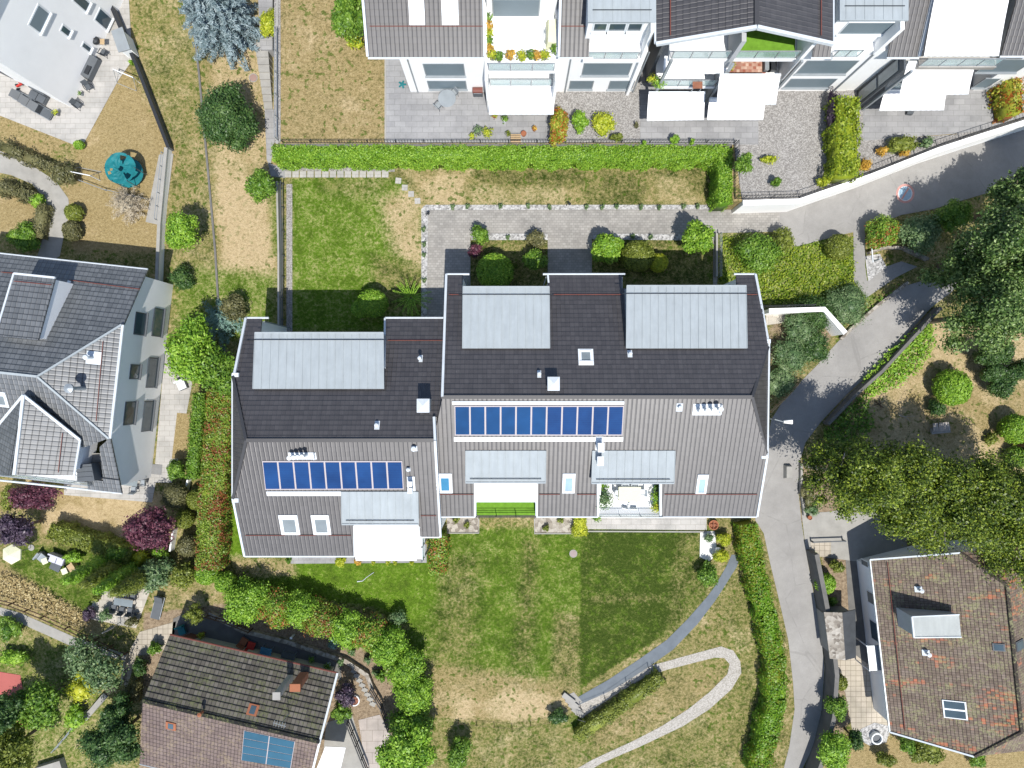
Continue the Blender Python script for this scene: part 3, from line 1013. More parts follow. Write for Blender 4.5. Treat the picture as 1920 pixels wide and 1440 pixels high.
def ball(px, py, r, h, material, label, ry=None, z0=0.0, leaf=.085, dens=150, name="topiary", cat="topiary", group=None):
    """a clipped round shrub"""
    zc = z0 + h * .65
    c = W(px, py, zc)
    rx, ry_ = R(r, zc), R(ry or r, zc)
    rng = rngn()
    bl = [(c.x, c.y, z0 + h * .5, rx * .97, ry_ * .97, h * .5)]
    for k in range(5):
        a = rng.uniform(0, 6.28)
        bl.append((c.x + math.cos(a) * rx * .3, c.y + math.sin(a) * ry_ * .3, z0 + h * .55, rx * .66, ry_ * .66, h * .42))
    v, co = crown(bl, rng, leaf, dens, .6, .035, .2, .92)
    return set_mesh_thing(name, v, co, material, label, cat, group)


def limb_tubes(mb, base, h, spread, rng, n=6, r=.16):
    top = base + Vector((0, 0, h * .45))
    mb.tube([base, base + Vector((0, 0, h * .25)), top], [r, r * .8, r * .65], 7)
    for i in range(n):
        a = i * 2.4 + rng.uniform(-.3, .3)
        rr = spread * rng.uniform(.5, .85)
        e = base + Vector((math.cos(a) * rr, math.sin(a) * rr, h * rng.uniform(.62, .86)))
        m = top.lerp(e, .5) + Vector((0, 0, .25))
        mb.tube([top - Vector((0, 0, rng.uniform(0, h * .15))), m, e], [r * .55, r * .35, r * .14], 5)


def tree(px, py, r, h, material, label, ry=None, z0=0.0, zlow=.30, leaf=.14, dens=85, n=12, rel=.36, name="tree", cat="tree", group=None, rough=.12, zc=None, asp=.55, limbs=6, core=.8, bark=None, jz=.08):
    zc = zc or z0 + h * .66
    c = W(px, py, zc)
    rx, ry_ = R(r, zc), R(ry or r, zc)
    rng = rngn()
    base = Vector((c.x, c.y, z0))
    t = thing(name, label, cat, base, group)
    mb = MB()
    limb_tubes(mb, base, h, min(rx, ry_), rng, limbs, .07 + h * .014)
    obj("trunk", mb, bark or BARK, t)
    bl = lumps(c.x, c.y, z0 + h * zlow, rx, ry_, h * (1 - zlow), rng, n, rel, jz)
    v, co = crown(bl, rng, leaf, dens, asp, rough, core=core)
    me = leaf_mesh("crown", v - np.array(base), [(cv - np.array(base), cf) for cv, cf in co])
    obj("crown", me, material, t)
    return t


def conifer(px, py, r, h, material, label, z0=0.0, zc=None, nb=110, leaf=.2, name="conifer", cat="conifer", per=26, asp=.20, lift=.12, droop=.22, group=None):
    """branches in whorls, needles along both sides of every branch"""
    zc = zc if zc is not None else z0 + h * .35
    c = W(px, py, zc)
    rad = R(r, zc)
    rng = rngn()
    base = Vector((c.x, c.y, z0))
    t = thing(name, label, cat, base, group)
    mb = MB()
    mb.tube([base, base + Vector((0, 0, h * .95))], [.06 + h * .016, .03], 7)
    obj("trunk", mb, BARK, t)
    P, N, SZ = [], [], []
    for i in range(nb):
        q = (i + .5) / nb
        zz = h * (lift + (1 - lift) * q)
        ln = rad * (1 - q) ** .75 * rng.uniform(.72, 1.12) + .12
        a = i * 2.39996 + rng.uniform(-.2, .2)
        d = np.array([math.cos(a), math.sin(a), 0])
        s = np.array([-d[1], d[0], 0])
        m = max(5, int(per * ln / max(rad, .3)))
        tt = np.linspace(.10, 1.0, m)
        for side in (-1, 0, 1):
            w = rng.uniform(.3, .75, m) * (1 - tt * .75) * ln * .32 * side
            p = d[None] * (tt * ln)[:, None] + s[None] * w[:, None]
            p[:, 2] += zz - droop * ln * tt ** 1.5 + rng.normal(size=m) * .05
            P.append(p)
            nn = np.tile(np.array([0, 0, 1.0]), (m, 1)) + d[None] * .35 + rng.normal(size=(m, 3)) * .4
            N.append(nn / np.linalg.norm(nn, axis=1, keepdims=True))
            SZ.append(leaf * rng.uniform(.7, 1.3, m))
    P, N, SZ = np.concatenate(P), np.concatenate(N), np.concatenate(SZ)
    v = leaf_quads(P, N, SZ, asp, rng)
    cone = ICO_V * np.array([rad * .5, rad * .5, h * .42]) + np.array([0, 0, h * .45])
    # narrow the core towards the tip
    k = 1 - np.clip((cone[:, 2] / h), 0, 1) * .85
    cone[:, :2] *= k[:, None]
    obj("crown", leaf_mesh("crown", v, [(cone, ICO_F)]), material, t)
    return t


def hedge(path, width, h, material, label, z0=0.0, leaf=.10, dens=110, name="hedge", cat="hedge", jit=.07, wob=.10, group=None):
    """clipped hedge along a line given at its top"""
    P = [W(px, py, z0 + h) for px, py in path]
    rng = rngn()
    seg = [(P[i], P[i + 1]) for i in range(len(P) - 1)]
    L = [(b - a).length for a, b in seg]
    wm = R(width, z0 + h)
    V, cores = [], []
    ph = rng.uniform(0, 6, 4)
    for (a, b), l in zip(seg, L):
        d = np.array([(b - a).x, (b - a).y, 0]) / max(l, 1e-6)
        s = np.array([-d[1], d[0], 0])
        n = int((l + wm * .5) * (wm + 2 * h * .8) * dens * 1.25)
        tt = rng.uniform(-wm * .25, l + wm * .25, n)
        cr = rng.uniform(-1, 1, n) * (wm / 2 + h * .8)
        top = np.abs(cr) < wm / 2
        wobv = wob * (np.sin(tt * 2.1 + ph[0]) + .7 * np.sin(tt * 5.3 + ph[1]))
        x = np.where(top, cr, np.sign(cr) * (wm / 2 + wobv + rng.normal(size=n) * jit))
        z = np.where(top, h + wob * .6 * (np.sin(tt * 3.1 + cr * 3 + ph[2]) + np.sin(tt * 1.3 - cr * 4 + ph[3])) + rng.normal(size=n) * jit - .10 * (2 * np.abs(cr) / wm) ** 6,
                     h - (np.abs(cr) - wm / 2) / .8 + rng.normal(size=n) * jit)
        p = np.array([a.x, a.y, z0])[None] + d[None] * tt[:, None] + s[None] * x[:, None]
        p[:, 2] += np.maximum(z, .05)
        nr = np.where(top[:, None], np.array([0, 0, 1.0])[None], s[None] * np.sign(cr)[:, None] + np.array([0, 0, .5])[None])
        nr = nr + rng.normal(size=(n, 3)) * .45
        nr /= np.linalg.norm(nr, axis=1, keepdims=True)
        V.append(leaf_quads(p, nr, leaf * rng.uniform(.6, 1.3, n), .58, rng))
        q = []
        for tz in (0.0, h * .93):
            for tq, sg in ((-wm * .2, -1), (l + wm * .2, -1), (l + wm * .2, 1), (-wm * .2, 1)):
                v = np.array([a.x, a.y, z0 + tz]) + d * tq + s * (sg * wm * .40)
                q.append(v)
        cores.append((np.array(q), np.array([(0, 3, 2, 1), (4, 5, 6, 7), (0, 1, 5, 4), (1, 2, 6, 5), (2, 3, 7, 6), (3, 0, 4, 7)])))
    return set_mesh_thing(name, np.concatenate(V), cores, material, label, cat, group)


def cover(name, poly, h, material, label, z0=0.0, leaf=.12, dens=60, bump=.5, size=1.2):
    """low planting over a patch of ground that nobody could count"""
    PP = [W(px, py, z0 + h * .7) for px, py in poly]
    rng = rngn()
    x0, x1 = min(p.x for p in PP), max(p.x for p in PP)
    y0, y1 = min(p.y for p in PP), max(p.y for p in PP)
    n = int((x1 - x0) * (y1 - y0) * dens)
    X, Y = rng.uniform(x0, x1, n), rng.uniform(y0, y1, n)
    keep = sdist(X, Y, PP) < rng.normal(size=n) * .15
    X, Y = X[keep], Y[keep]
    ph = rng.uniform(0, 6, 6)
    k = 2 * math.pi / size
    hh = .5 + .25 * (np.sin(X * k + ph[0] + 1.7 * np.sin(Y * k * .7 + ph[1])) + np.sin(Y * k * 1.1 + ph[2] + 1.5 * np.sin(X * k * .8 + ph[3])))
    Z = z0 + h * ((1 - bump) + bump * hh) * rng.uniform(.55, 1.0, len(X))
    p = np.stack([X, Y, Z], 1)
    nr = np.array([0, 0, 1.0])[None] + rng.normal(size=p.shape) * .55
    nr /= np.linalg.norm(nr, axis=1, keepdims=True)
    v = leaf_quads(p, nr, leaf * rng.uniform(.6, 1.3, len(p)), .55, rng)
    return set_mesh_thing(name, v, [], material, label, None, kind="stuff")

# ---------------------------------------------------------------- buildings
def clip(poly, axis, val, keep_ge):
    out = []
    n = len(poly)
    for i in range(n):
        a, b = poly[i], poly[(i + 1) % n]
        ia = a[axis] >= val if keep_ge else a[axis] <= val
        ib = b[axis] >= val if keep_ge else b[axis] <= val
        if ia:
            out.append(a)
        if ia != ib:
            t = (val - a[axis]) / (b[axis] - a[axis])
            out.append(tuple(a[k] + (b[k] - a[k]) * t for k in (0, 1)))
    return out


def tiled(name, pl, polys, material, parent, row=.36, step=.045, d=0.0, thick=.10):
    """courses of tiles: every course rises towards its lower edge and ends in a small step"""
    mb = MB()
    for poly in polys:
        vs = [p[1] for p in poly]
        k0, k1 = math.floor(min(vs) / row), math.ceil(max(vs) / row)
        for k in range(k0, k1):
            a, b = k * row, (k + 1) * row
            q = clip(clip(poly, 1, a, True), 1, b, False)
            q = [p for i, p in enumerate(q) if i == 0 or (abs(p[0] - q[i - 1][0]) + abs(p[1] - q[i - 1][1])) > 1e-6]
            if len(q) > 1 and abs(q[0][0] - q[-1][0]) + abs(q[0][1] - q[-1][1]) < 1e-6:
                q.pop()
            if len(q) < 3:
                continue
            base = len(mb.v)
            pts = [pl.at(u, v, d + step * (1 - (v - a) / row)) for u, v in q]
            mb.add(pts, [tuple(range(len(q)))])
            for i, (u, v) in enumerate(q):
                mb.uvs[base + i] = (u, min(v, b - 1e-4) + 1e-5)
            for i in range(len(q)):
                j = (i + 1) % len(q)
                if abs(q[i][1] - a) < 1e-5 and abs(q[j][1] - a) < 1e-5:
                    base = len(mb.v)
                    mb.add([pts[i], pl.at(q[i][0], a, d), pl.at(q[j][0], a, d), pts[j]], [(0, 1, 2, 3)])
                    for m in range(4):
                        mb.uvs[base + m] = (q[i][0], a + 1e-3)
    # closed underside and edges
    for poly in polys:
        n = len(poly)
        lo = [pl.at(u, v, d - thick) for u, v in poly]
        up = [pl.at(u, v, d - .001) for u, v in poly]
        base = len(mb.v)
        mb.add(lo + up, [tuple(range(n))[::-1]] + [(i, (i + 1) % n, n + (i + 1) % n, n + i) for i in range(n)])
        for i in range(n):
            mb.uvs[base + i] = mb.uvs[base + n + i] = poly[i]
    return obj(name, mb, material, parent)


def uvpoly(pl, pts):
    """pixels or points to plane coordinates"""
    return [pl.uv(p) if isinstance(p, Vector) else pl.puv(*p) for p in pts]


def edge(mb, pts, w=.14, h=.14, lift=0.02):
    for a, b in zip(pts[:-1], pts[1:]):
        mb.bar(a + Vector((0, 0, lift)), b + Vector((0, 0, lift)), w, h)


def trims(parent, runs, material=None, name="verge_trim"):
    for pts, w, h in runs:
        m = MB()
        edge(m, pts, w, h)
        obj(name, m, material or ZINC_TRIM, parent)


def slab_between(mb, pl, poly, d0, d1):
    n = len(poly)
    a = sum(poly[i][0] * poly[(i + 1) % n][1] - poly[(i + 1) % n][0] * poly[i][1] for i in range(n))
    if a < 0:
        poly = poly[::-1]
    V = [pl.at(u, v, d0) for u, v in poly] + [pl.at(u, v, d1) for u, v in poly]
    mb.add(V, [tuple(range(n))[::-1], tuple(range(n, 2 * n))] + [(i, (i + 1) % n, n + (i + 1) % n, n + i) for i in range(n)])


def zinc_roof(parent, quad, zf, zr, body_z, nseams, name="dormer", guard=True, walls=None, over=.12):
    """a box dormer: walls, standing-seam zinc roof, snow guard. quad: px of front-left, front-right, rear-right, rear-left"""
    (fl, fr, rr, rl) = [W(*q, z) for q, z in zip(quad, (zf, zf, zr, zr))]
    pl = Pl(fl, fr, (rl + rr) / 2)
    mb = MB()
    cx = lambda p: p + ((fl + fr + rr + rl) / 4 - p).normalized() * over
    bt = [Vector((cx(p).x, cx(p).y, body_z)) for p in (fl, fr, rr, rl)]
    tp = [cx(p) - Vector((0, 0, .1)) for p in (fl, fr, rr, rl)]
    mb.hexa(bt, tp)
    dm = obj(name, mb, walls or ZINC, parent)
    mb = MB()
    poly = [pl.uv(p) for p in (fl, fr, rr, rl)]
    slab_between(mb, pl, poly, -.10, 0.0)
    (u0, v0), (u1, v1), (u2, v2), (u3, v3) = poly
    for i in range(nseams + 1):
        t = i / nseams
        a, b = (u0 + (u1 - u0) * t, v0 + (v1 - v0) * t), (u3 + (u2 - u3) * t, v3 + (v2 - v3) * t)
        mb.bar(pl.at(*a, .02), pl.at(*b, .02), .035, .05)
    mb.bar(pl.at(u0, v0, .01), pl.at(u1, v1, .01), .10, .10)
    obj("zinc_roof", mb, ZINC, dm)
    if guard:
        mb = MB()
        s = .13
        A = pl.at(u0 + (u3 - u0) * s + .3, v0 + (v3 - v0) * s, .10)
        Bq = pl.at(u1 + (u2 - u1) * s - .3, v1 + (v2 - v1) * s, .10)
        mb.tube([A, Bq], .025, 5)
        for k in range(5):
            p = A.lerp(Bq, (k + .5) / 5)
            mb.bar(p - pl.n * .09, p, .03, .03)
        obj("snow_guard", mb, DARK, dm)
    return pl


def guard_line(parent, pl, a, b, material=None, d=.11):
    A, B = pl.hit(*a, d), pl.hit(*b, d)
    mb = MB().tube([A, B], .028, 5)
    n = max(2, int((B - A).length / 1.1))
    for k in range(n):
        p = A.lerp(B, (k + .5) / n)
        mb.bar(p - pl.n * .10, p, .025, .025)
    obj("snow_guard", mb, material or COPPER, parent)


def skylight(parent, pl, x0, y0, x1, y1, pane, frame=None, d=.10):
    """roof window: px box of the outer frame"""
    u0, v0 = pl.puv(x0, y1, d)
    u1, v1 = pl.puv(x1, y0, d)
    if u1 < u0:
        u0, u1 = u1, u0
    if v1 < v0:
        v0, v1 = v1, v0
    bw = min(.22, (u1 - u0) * .22)
    bt = min(.36, (v1 - v0) * .26)
    mb = MB()
    mb.fbox(pl, u0, u1, v0, v0 + bw, 0, d)
    mb.fbox(pl, u0, u1, v1 - bt, v1, 0, d + .02)
    mb.fbox(pl, u0, u0 + bw, v0 + bw, v1 - bt, 0, d)
    mb.fbox(pl, u1 - bw, u1, v0 + bw, v1 - bt, 0, d)
    i = bw * .55
    mb.fbox(pl, u0 + i, u1 - i, v0 + i, v0 + i + .05, d, d + .05)
    mb.fbox(pl, u0 + i, u1 - i, v1 - bt + .02, v1 - bt + .07, d, d + .06)
    o = obj("skylight", mb, frame or WFRAME, parent)
    obj("pane", MB().fbox(pl, u0 + bw, u1 - bw, v0 + bw, v1 - bt, 0.0, d * .55), pane, o)


def vent(parent, pl, px, py, r=.10, h=.35, base=(.26, .46), dark=True, cowl=True):
    """a short vent pipe on a pale flashing plate"""
    u, v = pl.puv(px, py, .06)
    mb = MB().fbox(pl, u - base[0], u + base[0], v - base[1], v + base[1], 0.0, .062)
    p = pl.at(u, v, .05)
    up = Vector((0, 0, 1))
    mb.tube([p, p + up * h], r, 10)
    if cowl:
        mb.lathe(p + up * (h + .02), [(r * .6, 0), (r * 1.5, .02), (r * 1.35, .07), (.02, .12)], 12)
    obj("roof_vent", mb, ZINC_TRIM, parent)


def flue_group(parent, pl, px, py, n, base, sp=.42, r=.13, h=.75, dx=0.0):
    u, v = pl.puv(px, py, .06)
    mb = MB().fbox(pl, u - base[0], u + base[0], v - base[1], v + base[1], 0, .062)
    mb.fbox(pl, u + base[0] - .12, u + base[0] - .06, v - base[1] * .6, v + base[1] * 1.1, .06, .34)
    o = obj("flue_group", mb, WFRAME, parent)
    for k in range(n):
        p = pl.at(u + (k - (n - 1) / 2) * sp + dx, v - .05 + .04 * k, .05)
        m2 = MB().tube([p, p + Vector((0, 0, h + .06 * k))], r, 12)
        m2.lathe(p + Vector((0, 0, h + .06 * k + .05)), [(r * .7, -.06), (r * .7, 0), (r * 1.35, .01), (r * 1.3, .06), (.02, .12)], 12)
        obj("flue", m2, WFRAME, o)


def chimney(parent, pl, x0, y0, x1, y1, ztop, material, name="chimney", cap=None):
    """px box of the chimney's top"""
    a, b = W(x0, y1, ztop), W(x1, y0, ztop)
    mb = MB().prism([Vector((a.x, a.y, 0)), Vector((b.x, a.y, 0)), Vector((b.x, b.y, 0)), Vector((a.x, b.y, 0))], ztop - 1.9, ztop)
    o = obj(name, mb, material, parent)
    m = (a + b) / 2
    e = .05
    q = MB().add([(a.x - e, a.y - e, ztop), (b.x + e, a.y - e, ztop), (b.x + e, b.y + e, ztop), (a.x - e, b.y + e, ztop),
                  (a.x - e, a.y - e, ztop + .05), (b.x + e, a.y - e, ztop + .05), (b.x + e, b.y + e, ztop + .05), (a.x - e, b.y + e, ztop + .05), (m.x, m.y, ztop + .28)],
                 [(3, 2, 1, 0), (0, 1, 5, 4), (1, 2, 6, 5), (2, 3, 7, 6), (3, 0, 4, 7), (4, 5, 8), (5, 6, 8), (6, 7, 8), (7, 4, 8)])
    obj("cap", q, cap or ZINC_TRIM, o)


def solar_array(parent, pl, tl, tr, br, bl, n, name="solar_array", top_flash=False, d=.13, glass=None, rows=1, gap=.055):
    P = [pl.puv(*q, d) for q in (bl, br, tr, tl)]
    lerp = lambda a, b, t: (a[0] + (b[0] - a[0]) * t, a[1] + (b[1] - a[1]) * t)
    q = lambda s, t: lerp(lerp(P[0], P[1], s), lerp(P[3], P[2], s), t)
    mb = MB()
    slab_between(mb, pl, P, .0, d - .03)
    o = obj(name, mb, FRAME, parent)
    for i in range(n):
        for j in range(rows):
            s0, s1 = (i + gap) / n, (i + 1 - gap) / n
            t0, t1 = (j + .04) / rows, (j + .96) / rows
            m2 = MB()
            slab_between(m2, pl, [q(s0, t0), q(s1, t0), q(s1, t1), q(s0, t1)], d - .05, d)
            obj("panel", m2, glass[i] if isinstance(glass, list) else glass or SOLAR, o)
    return P, q


def skirt(pts, z0):
    """walls from a closed outline of wall tops straight down to z0"""
    n = len(pts)
    mb = MB()
    lo = [Vector((p.x, p.y, z0)) for p in pts]
    mb.add(list(pts) + lo, [(i, n + i, n + (i + 1) % n, (i + 1) % n) for i in range(n)])
    return mb


def window(parent, pl, x0, y0, x1, y1, pane, frame=None, fw=.07, out=.03, sill=True, name="window", xb=None):
    """window on an upright facade: px corners (upper left, lower right) on the wall face"""
    u0, va = pl.puv(x0, y0)
    u1, vb = pl.puv(x1, y1)
    if xb is not None:
        u0 = pl.puv(xb, y1)[0]
    u0, u1 = min(u0, u1), max(u0, u1)
    v0, v1 = min(va, vb), max(va, vb)
    mb = MB()
    mb.fbox(pl, u0, u1, v0, v0 + fw, -.05, out)
    mb.fbox(pl, u0, u1, v1 - fw, v1, -.05, out)
    mb.fbox(pl, u0, u0 + fw, v0 + fw, v1 - fw, -.05, out)
    mb.fbox(pl, u1 - fw, u1, v0 + fw, v1 - fw, -.05, out)
    if sill:
        mb.fbox(pl, u0 - .05, u1 + .05, v0 - .06, v0 - .003, -.02, .14)
    o = obj(name, mb, frame or GREYMET, parent)
    obj("pane", MB().fbox(pl, u0 + fw, u1 - fw, v0 + fw, v1 - fw, -.04, .012), pane, o)
    return u0, u1, v0, v1


def awning(parent, quad, zb, zf, name="awning", cas=True):
    """px of back-left, back-right, front-right, front-left"""
    a, b = W(*quad[0], zb), W(*quad[1], zb)
    c, d = W(*quad[2], zf), W(*quad[3], zf)
    mb = MB()
    n = 6
    up, dn = [], []
    rows = 5
    V = []
    for j in range(rows + 1):
        t = j / rows
        for i in range(n + 1):
            s = i / n
            p = a.lerp(b, s).lerp(d.lerp(c, s), t)
            V.append(p - Vector((0, 0, .05 * math.sin(math.pi * t))))
    m = (rows + 1) * (n + 1)
    F = []
    for j in range(rows):
        for i in range(n):
            k = j * (n + 1) + i
            F.append((k, k + n + 1, k + n + 2, k + 1))
    mb.add(V, F)
    # valance with a scalloped lower edge
    fl = [d.lerp(c, i / 24) for i in range(25)]
    lo = [p - Vector((0, 0, .20 + (.05 if i % 2 else 0))) for i, p in enumerate(fl)]
    mb.add(fl + lo, [(i, 25 + i, 26 + i, i + 1) for i in range(24)])
    o = obj(name, mb, AWNING, parent, smooth=True)
    if cas:
        k = MB().bar(a + Vector((0, .08, .06)), b + Vector((0, .08, .06)), .16, .16)
        k.bar(d + Vector((0, -.03, -.02)), c + Vector((0, -.03, -.02)), .06, .06)
        k.bar(a.lerp(b, .03), d.lerp(c, .03) - Vector((0, 0, .12)), .04, .04)
        k.bar(a.lerp(b, .97), d.lerp(c, .97) - Vector((0, 0, .12)), .04, .04)
        obj("awning_frame", k, WFRAME, o)
    return o


def glass_rail(parent, a, b, h=1.0, npan=4, name="balcony_railing", gap=.0):
    """glass balustrade between two floor points, with steel posts and top rail"""
    mb = MB().bar(a + Vector((0, 0, h)), b + Vector((0, 0, h)), .06, .05)
    mb.bar(a + Vector((0, 0, .04)), b + Vector((0, 0, .04)), .05, .05)
    for i in range(npan + 1):
        p = a.lerp(b, i / npan)
        mb.bar(p, p + Vector((0, 0, h)), .05, .05)
    o = obj(name, mb, GREYMET, parent)
    t = (b - a).normalized()
    for i in range(npan):
        p, q = a.lerp(b, i / npan) + t * .05, a.lerp(b, (i + 1) / npan) - t * .05
        m2 = MB().bar(p + Vector((0, 0, h * .53)), q + Vector((0, 0, h * .53)), .014, h * .84)
        obj("glass_panel", m2, GLASS_RAIL, o)
    return o


def gutter(parent, pts, r=.075, material=None, name="gutter"):
    mb = MB()
    for a, b in zip(pts[:-1], pts[1:]):
        mb.tube([a, b], r, 7)
    return obj(name, mb, material or ZINC_TRIM, parent)


# ================================================================ the long house in two staggered halves
def long_house():
    # ---- eastern half
    zr, ze = 10.0, 6.0
    t = thing("apartment_house", "longer eastern half of the dark tiled apartment house, with eleven blue collectors",
              "apartment house", W(1130, 745, 0), "staggered halves of the apartment house")
    N = Pl(W(838, 515, ze), W(1415, 515, ze), W(1100, 745, zr))
    Sp = Pl(W(1418, 968, ze), W(820, 968, ze), W(1100, 745, zr))
    E = Pl(W(1440, 650, 8), W(1437, 850, 8), W(1410, 743, zr))
    xw, xe = W(838, 515, ze).x, W(1416, 515, ze).x
    yN, yR, yS = 6.45, W(0, 745, zr).y, -9.05
    kN = (zr - ze) / (W(0, 515, ze).y - yR)
    kS = (zr - ze) / (yR - W(0, 968, ze).y)
    ztop = lambda y: zr - .28 - (kN * (y - yR) if y > yR else kS * (yR - y))
    lx = [(W(890, 0, 5.3).x, W(1008, 0, 5.3).x), (W(1120, 0, 5.3).x, W(1240, 0, 5.3).x)]
    yL = -6.85

    mb = MB()

    def block(x0, x1, ys, zm=99):
        pr = [(yN, 0), (yN, min(zm, ztop(yN))), (yR, min(zm, ztop(yR))), (ys, min(zm, ztop(ys))), (ys, 0)]
        V = [(x0, y, z) for y, z in pr] + [(x1, y, z) for y, z in pr]
        mb.add(V, [(4, 3, 2, 1, 0), (5, 6, 7, 8, 9)] + [(i, (i + 1) % 5, 5 + (i + 1) % 5, 5 + i) for i in range(5)])
    xs = [xw + .1, lx[0][0], lx[0][1], lx[1][0], lx[1][1], xe - .75]
    block(xs[0], xs[1], yS)
    block(xs[1], xs[2], yL)
    block(xs[2], xs[3], yS)
    block(xs[3], xs[4], yL)
    block(xs[4], W(1405, 0, zr).x, yS)
    block(W(1405, 0, zr).x, xe - .75, yS, 7.7)
    # wing walls under the roof spurs on the north side
    for a, b in ((838, 868), (1027, 1166), (1381, 1414)):
        x0, x1 = W(a, 0, 5.5).x + .12, W(b, 0, 5.5).x - .02
        y1 = W(0, 515, ze).y - .15
        mb.prism([Vector((x0, yN - .01, 0)), Vector((x1, yN - .01, 0)), Vector((x1, y1, 0)), Vector((x0, y1, 0))], 0, ze - .12)
    obj("wall", mb, WHITE, t)
    # roof
    P = lambda *a: uvpoly(N, a)
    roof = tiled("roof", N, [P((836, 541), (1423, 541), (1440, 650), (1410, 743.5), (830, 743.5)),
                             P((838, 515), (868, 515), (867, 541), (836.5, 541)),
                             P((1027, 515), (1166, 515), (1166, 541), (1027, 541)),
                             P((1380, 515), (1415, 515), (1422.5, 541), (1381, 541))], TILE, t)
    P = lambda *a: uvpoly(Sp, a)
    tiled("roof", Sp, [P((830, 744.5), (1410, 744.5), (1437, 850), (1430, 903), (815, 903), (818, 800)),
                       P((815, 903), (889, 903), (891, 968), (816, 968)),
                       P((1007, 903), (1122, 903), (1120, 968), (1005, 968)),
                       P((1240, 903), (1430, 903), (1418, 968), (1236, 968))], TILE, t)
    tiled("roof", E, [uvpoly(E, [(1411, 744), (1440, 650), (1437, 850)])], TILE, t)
    # ridge and hip caps
    mb = MB()
    edge(mb, [W(828, 744.5, zr + .05), W(1410, 744.5, zr + .05)], .24, .10)
    edge(mb, [W(1410, 744, zr + .05), W(1440, 650, 8.1)], .20, .10)
    edge(mb, [W(1410, 744, zr + .05), W(1437, 850, 8.1)], .20, .10)
    obj("ridge_tiles", mb, TILE, t)
    # gutters and verge trims
    gutter(t, [W(836, 514, ze + .02), W(880, 514, ze + .02)])
    gutter(t, [W(1018, 514, ze + .02), W(1172, 514, ze + .02)])
    gutter(t, [W(1376, 514, ze + .02), W(1417, 514, ze + .02)])
    for a, b in ((820, 891), (1005, 1121), (1236, 1418)):
        gutter(t, [W(a, 969, ze), W(b, 969, ze)])
    gutter(t, [W(1442, 641, 8), W(1439, 858, 8)])
    trims(t, [([W(837, 515, ze + .05), W(829.5, 744, zr + .05)], .16, .20), ([W(1416, 515, ze + .05), W(1440, 642, 8.05)], .16, .20),
              ([W(1438, 855, 8.05), W(1419, 968, ze + .05)], .14, .18), ([W(1027, 514, ze), W(1030, 545, ze + .4)], .12, .14)] +
          [([W(x, 905, 7.25), W(x, 968, ze + .05)], .16, .20) for x in (891, 1006, 1121, 1238)])
    for p in (W(1438, 640, 8.05), W(1433, 856, 8.05)):
        obj("gutter_end", MB().box(p, (.45, .28, .2)), ZINC_TRIM, t)
    # down pipes on the wing walls
    for px in (872, 1024, 1166):
        p = W(px, 520, 5.6)
        obj("downpipe", MB().tube([p, Vector((p.x, p.y, .1))], .05, 7), GREYMET, t)
    # north dormers
    zinc_roof(t, [(868, 538), (1030, 538), (1031, 653), (867, 653)], 8.2, 8.75, 5.4, 11)
    zinc_roof(t, [(1175, 536), (1399, 536), (1401, 653), (1174, 653)], 8.2, 8.75, 5.4, 15)
    # south dormers above the terraces
    for q in ([(873, 845), (1024, 845), (1023, 905), (873, 905)], [(1111, 845), (1266, 845), (1264, 906), (1109, 906)]):
        quad = [q[3], q[2], q[1], q[0]]
        zinc_roof(t, quad, 8.15, 8.42, 7.0, 10)
    guard_line(t, N, (842, 552), (867, 552))
    guard_line(t, N, (1036, 552), (1166, 552))
    guard_line(t, N, (1382, 552), (1420, 552))
    for a, b in ((822, 888), (1011, 1050), (1082, 1118), (1246, 1420)):
        guard_line(t, Sp, (a, 927), (b, 927))
    # collectors
    m = MB()
    u0, v1 = Sp.puv(1170, 757, .1)
    u1, _ = Sp.puv(848, 757, .1)
    m.fbox(Sp, min(u0, u1), max(u0, u1), v1 - .05, v1 + .18, 0, .13)
    u0, v1 = Sp.puv(1168, 828, .1)
    u1, v0 = Sp.puv(851, 820, .1)
    m.fbox(Sp, min(u0, u1), max(u0, u1), min(v0, v1), max(v0, v1), 0, .09)
    obj("flashing", m, WFRAME, t)
    solar_array(t, Sp, (852, 761), (1170, 761), (1167, 817), (853, 817), 11, glass=[SOLAR_TEAL] * 6 + [SOLAR] * 5)
    # roof windows, vents, chimneys
    skylight(t, N, 1085, 654, 1112, 684, PANE_GREY)
    skylight(t, Sp, 822, 888, 847, 925, PANE_BLUE)
    skylight(t, Sp, 1054, 888, 1079, 925, PANE_PALE)
    skylight(t, Sp, 1304, 890, 1329, 927, PANE_PALE)
    vent(t, N, 1011, 701, .09, .30, (.13, .26))
    vent(t, N, 1181, 663, .09, .25, (.16, .26))
    vent(t, Sp, 1274, 764, .10, .22, (.21, .30))
    flue_group(t, Sp, 1326, 768, 4, (.95, .42), .40, .125, .75)
    chimney(t, N, 1028, 708, 1048, 731, 10.35, ZINC)
    for x, y in ((1124, 832), (1123, 857)):
        u, v = Sp.puv(x, y, .06)
        m = MB().fbox(Sp, u - .25, u + .25, v - .55, v + .55, 0, .06)
        p = Sp.at(u, v, .5)
        m.box(p, (.34, .52, .9))
        m.box(p + Vector((0, 0, .47)), (.42, .62, .05))
        obj("vent_stack", m, WFRAME, t)
    # roof terraces
    for k, ((x0, x1), fl) in enumerate(zip(lx, (CARPET, WHITE))):
        ys = W(0, 968, 5.3).y
        m = MB().prism([Vector((x0 + .05, ys + .05, 0)), Vector((x1 - .05, ys + .05, 0)), Vector((x1 - .05, yL + .05, 0)), Vector((x0 + .05, yL + .05, 0))], 4.9, 5.3)
        f = obj("terrace_floor", m, fl, t)
        m = MB().prism([Vector((x0 - .02, ys + .3, 0)), Vector((x1 + .02, ys + .3, 0)), Vector((x1 + .02, ys + 2.2, 0)), Vector((x0 - .02, ys + 2.2, 0))], 0, 4.89)
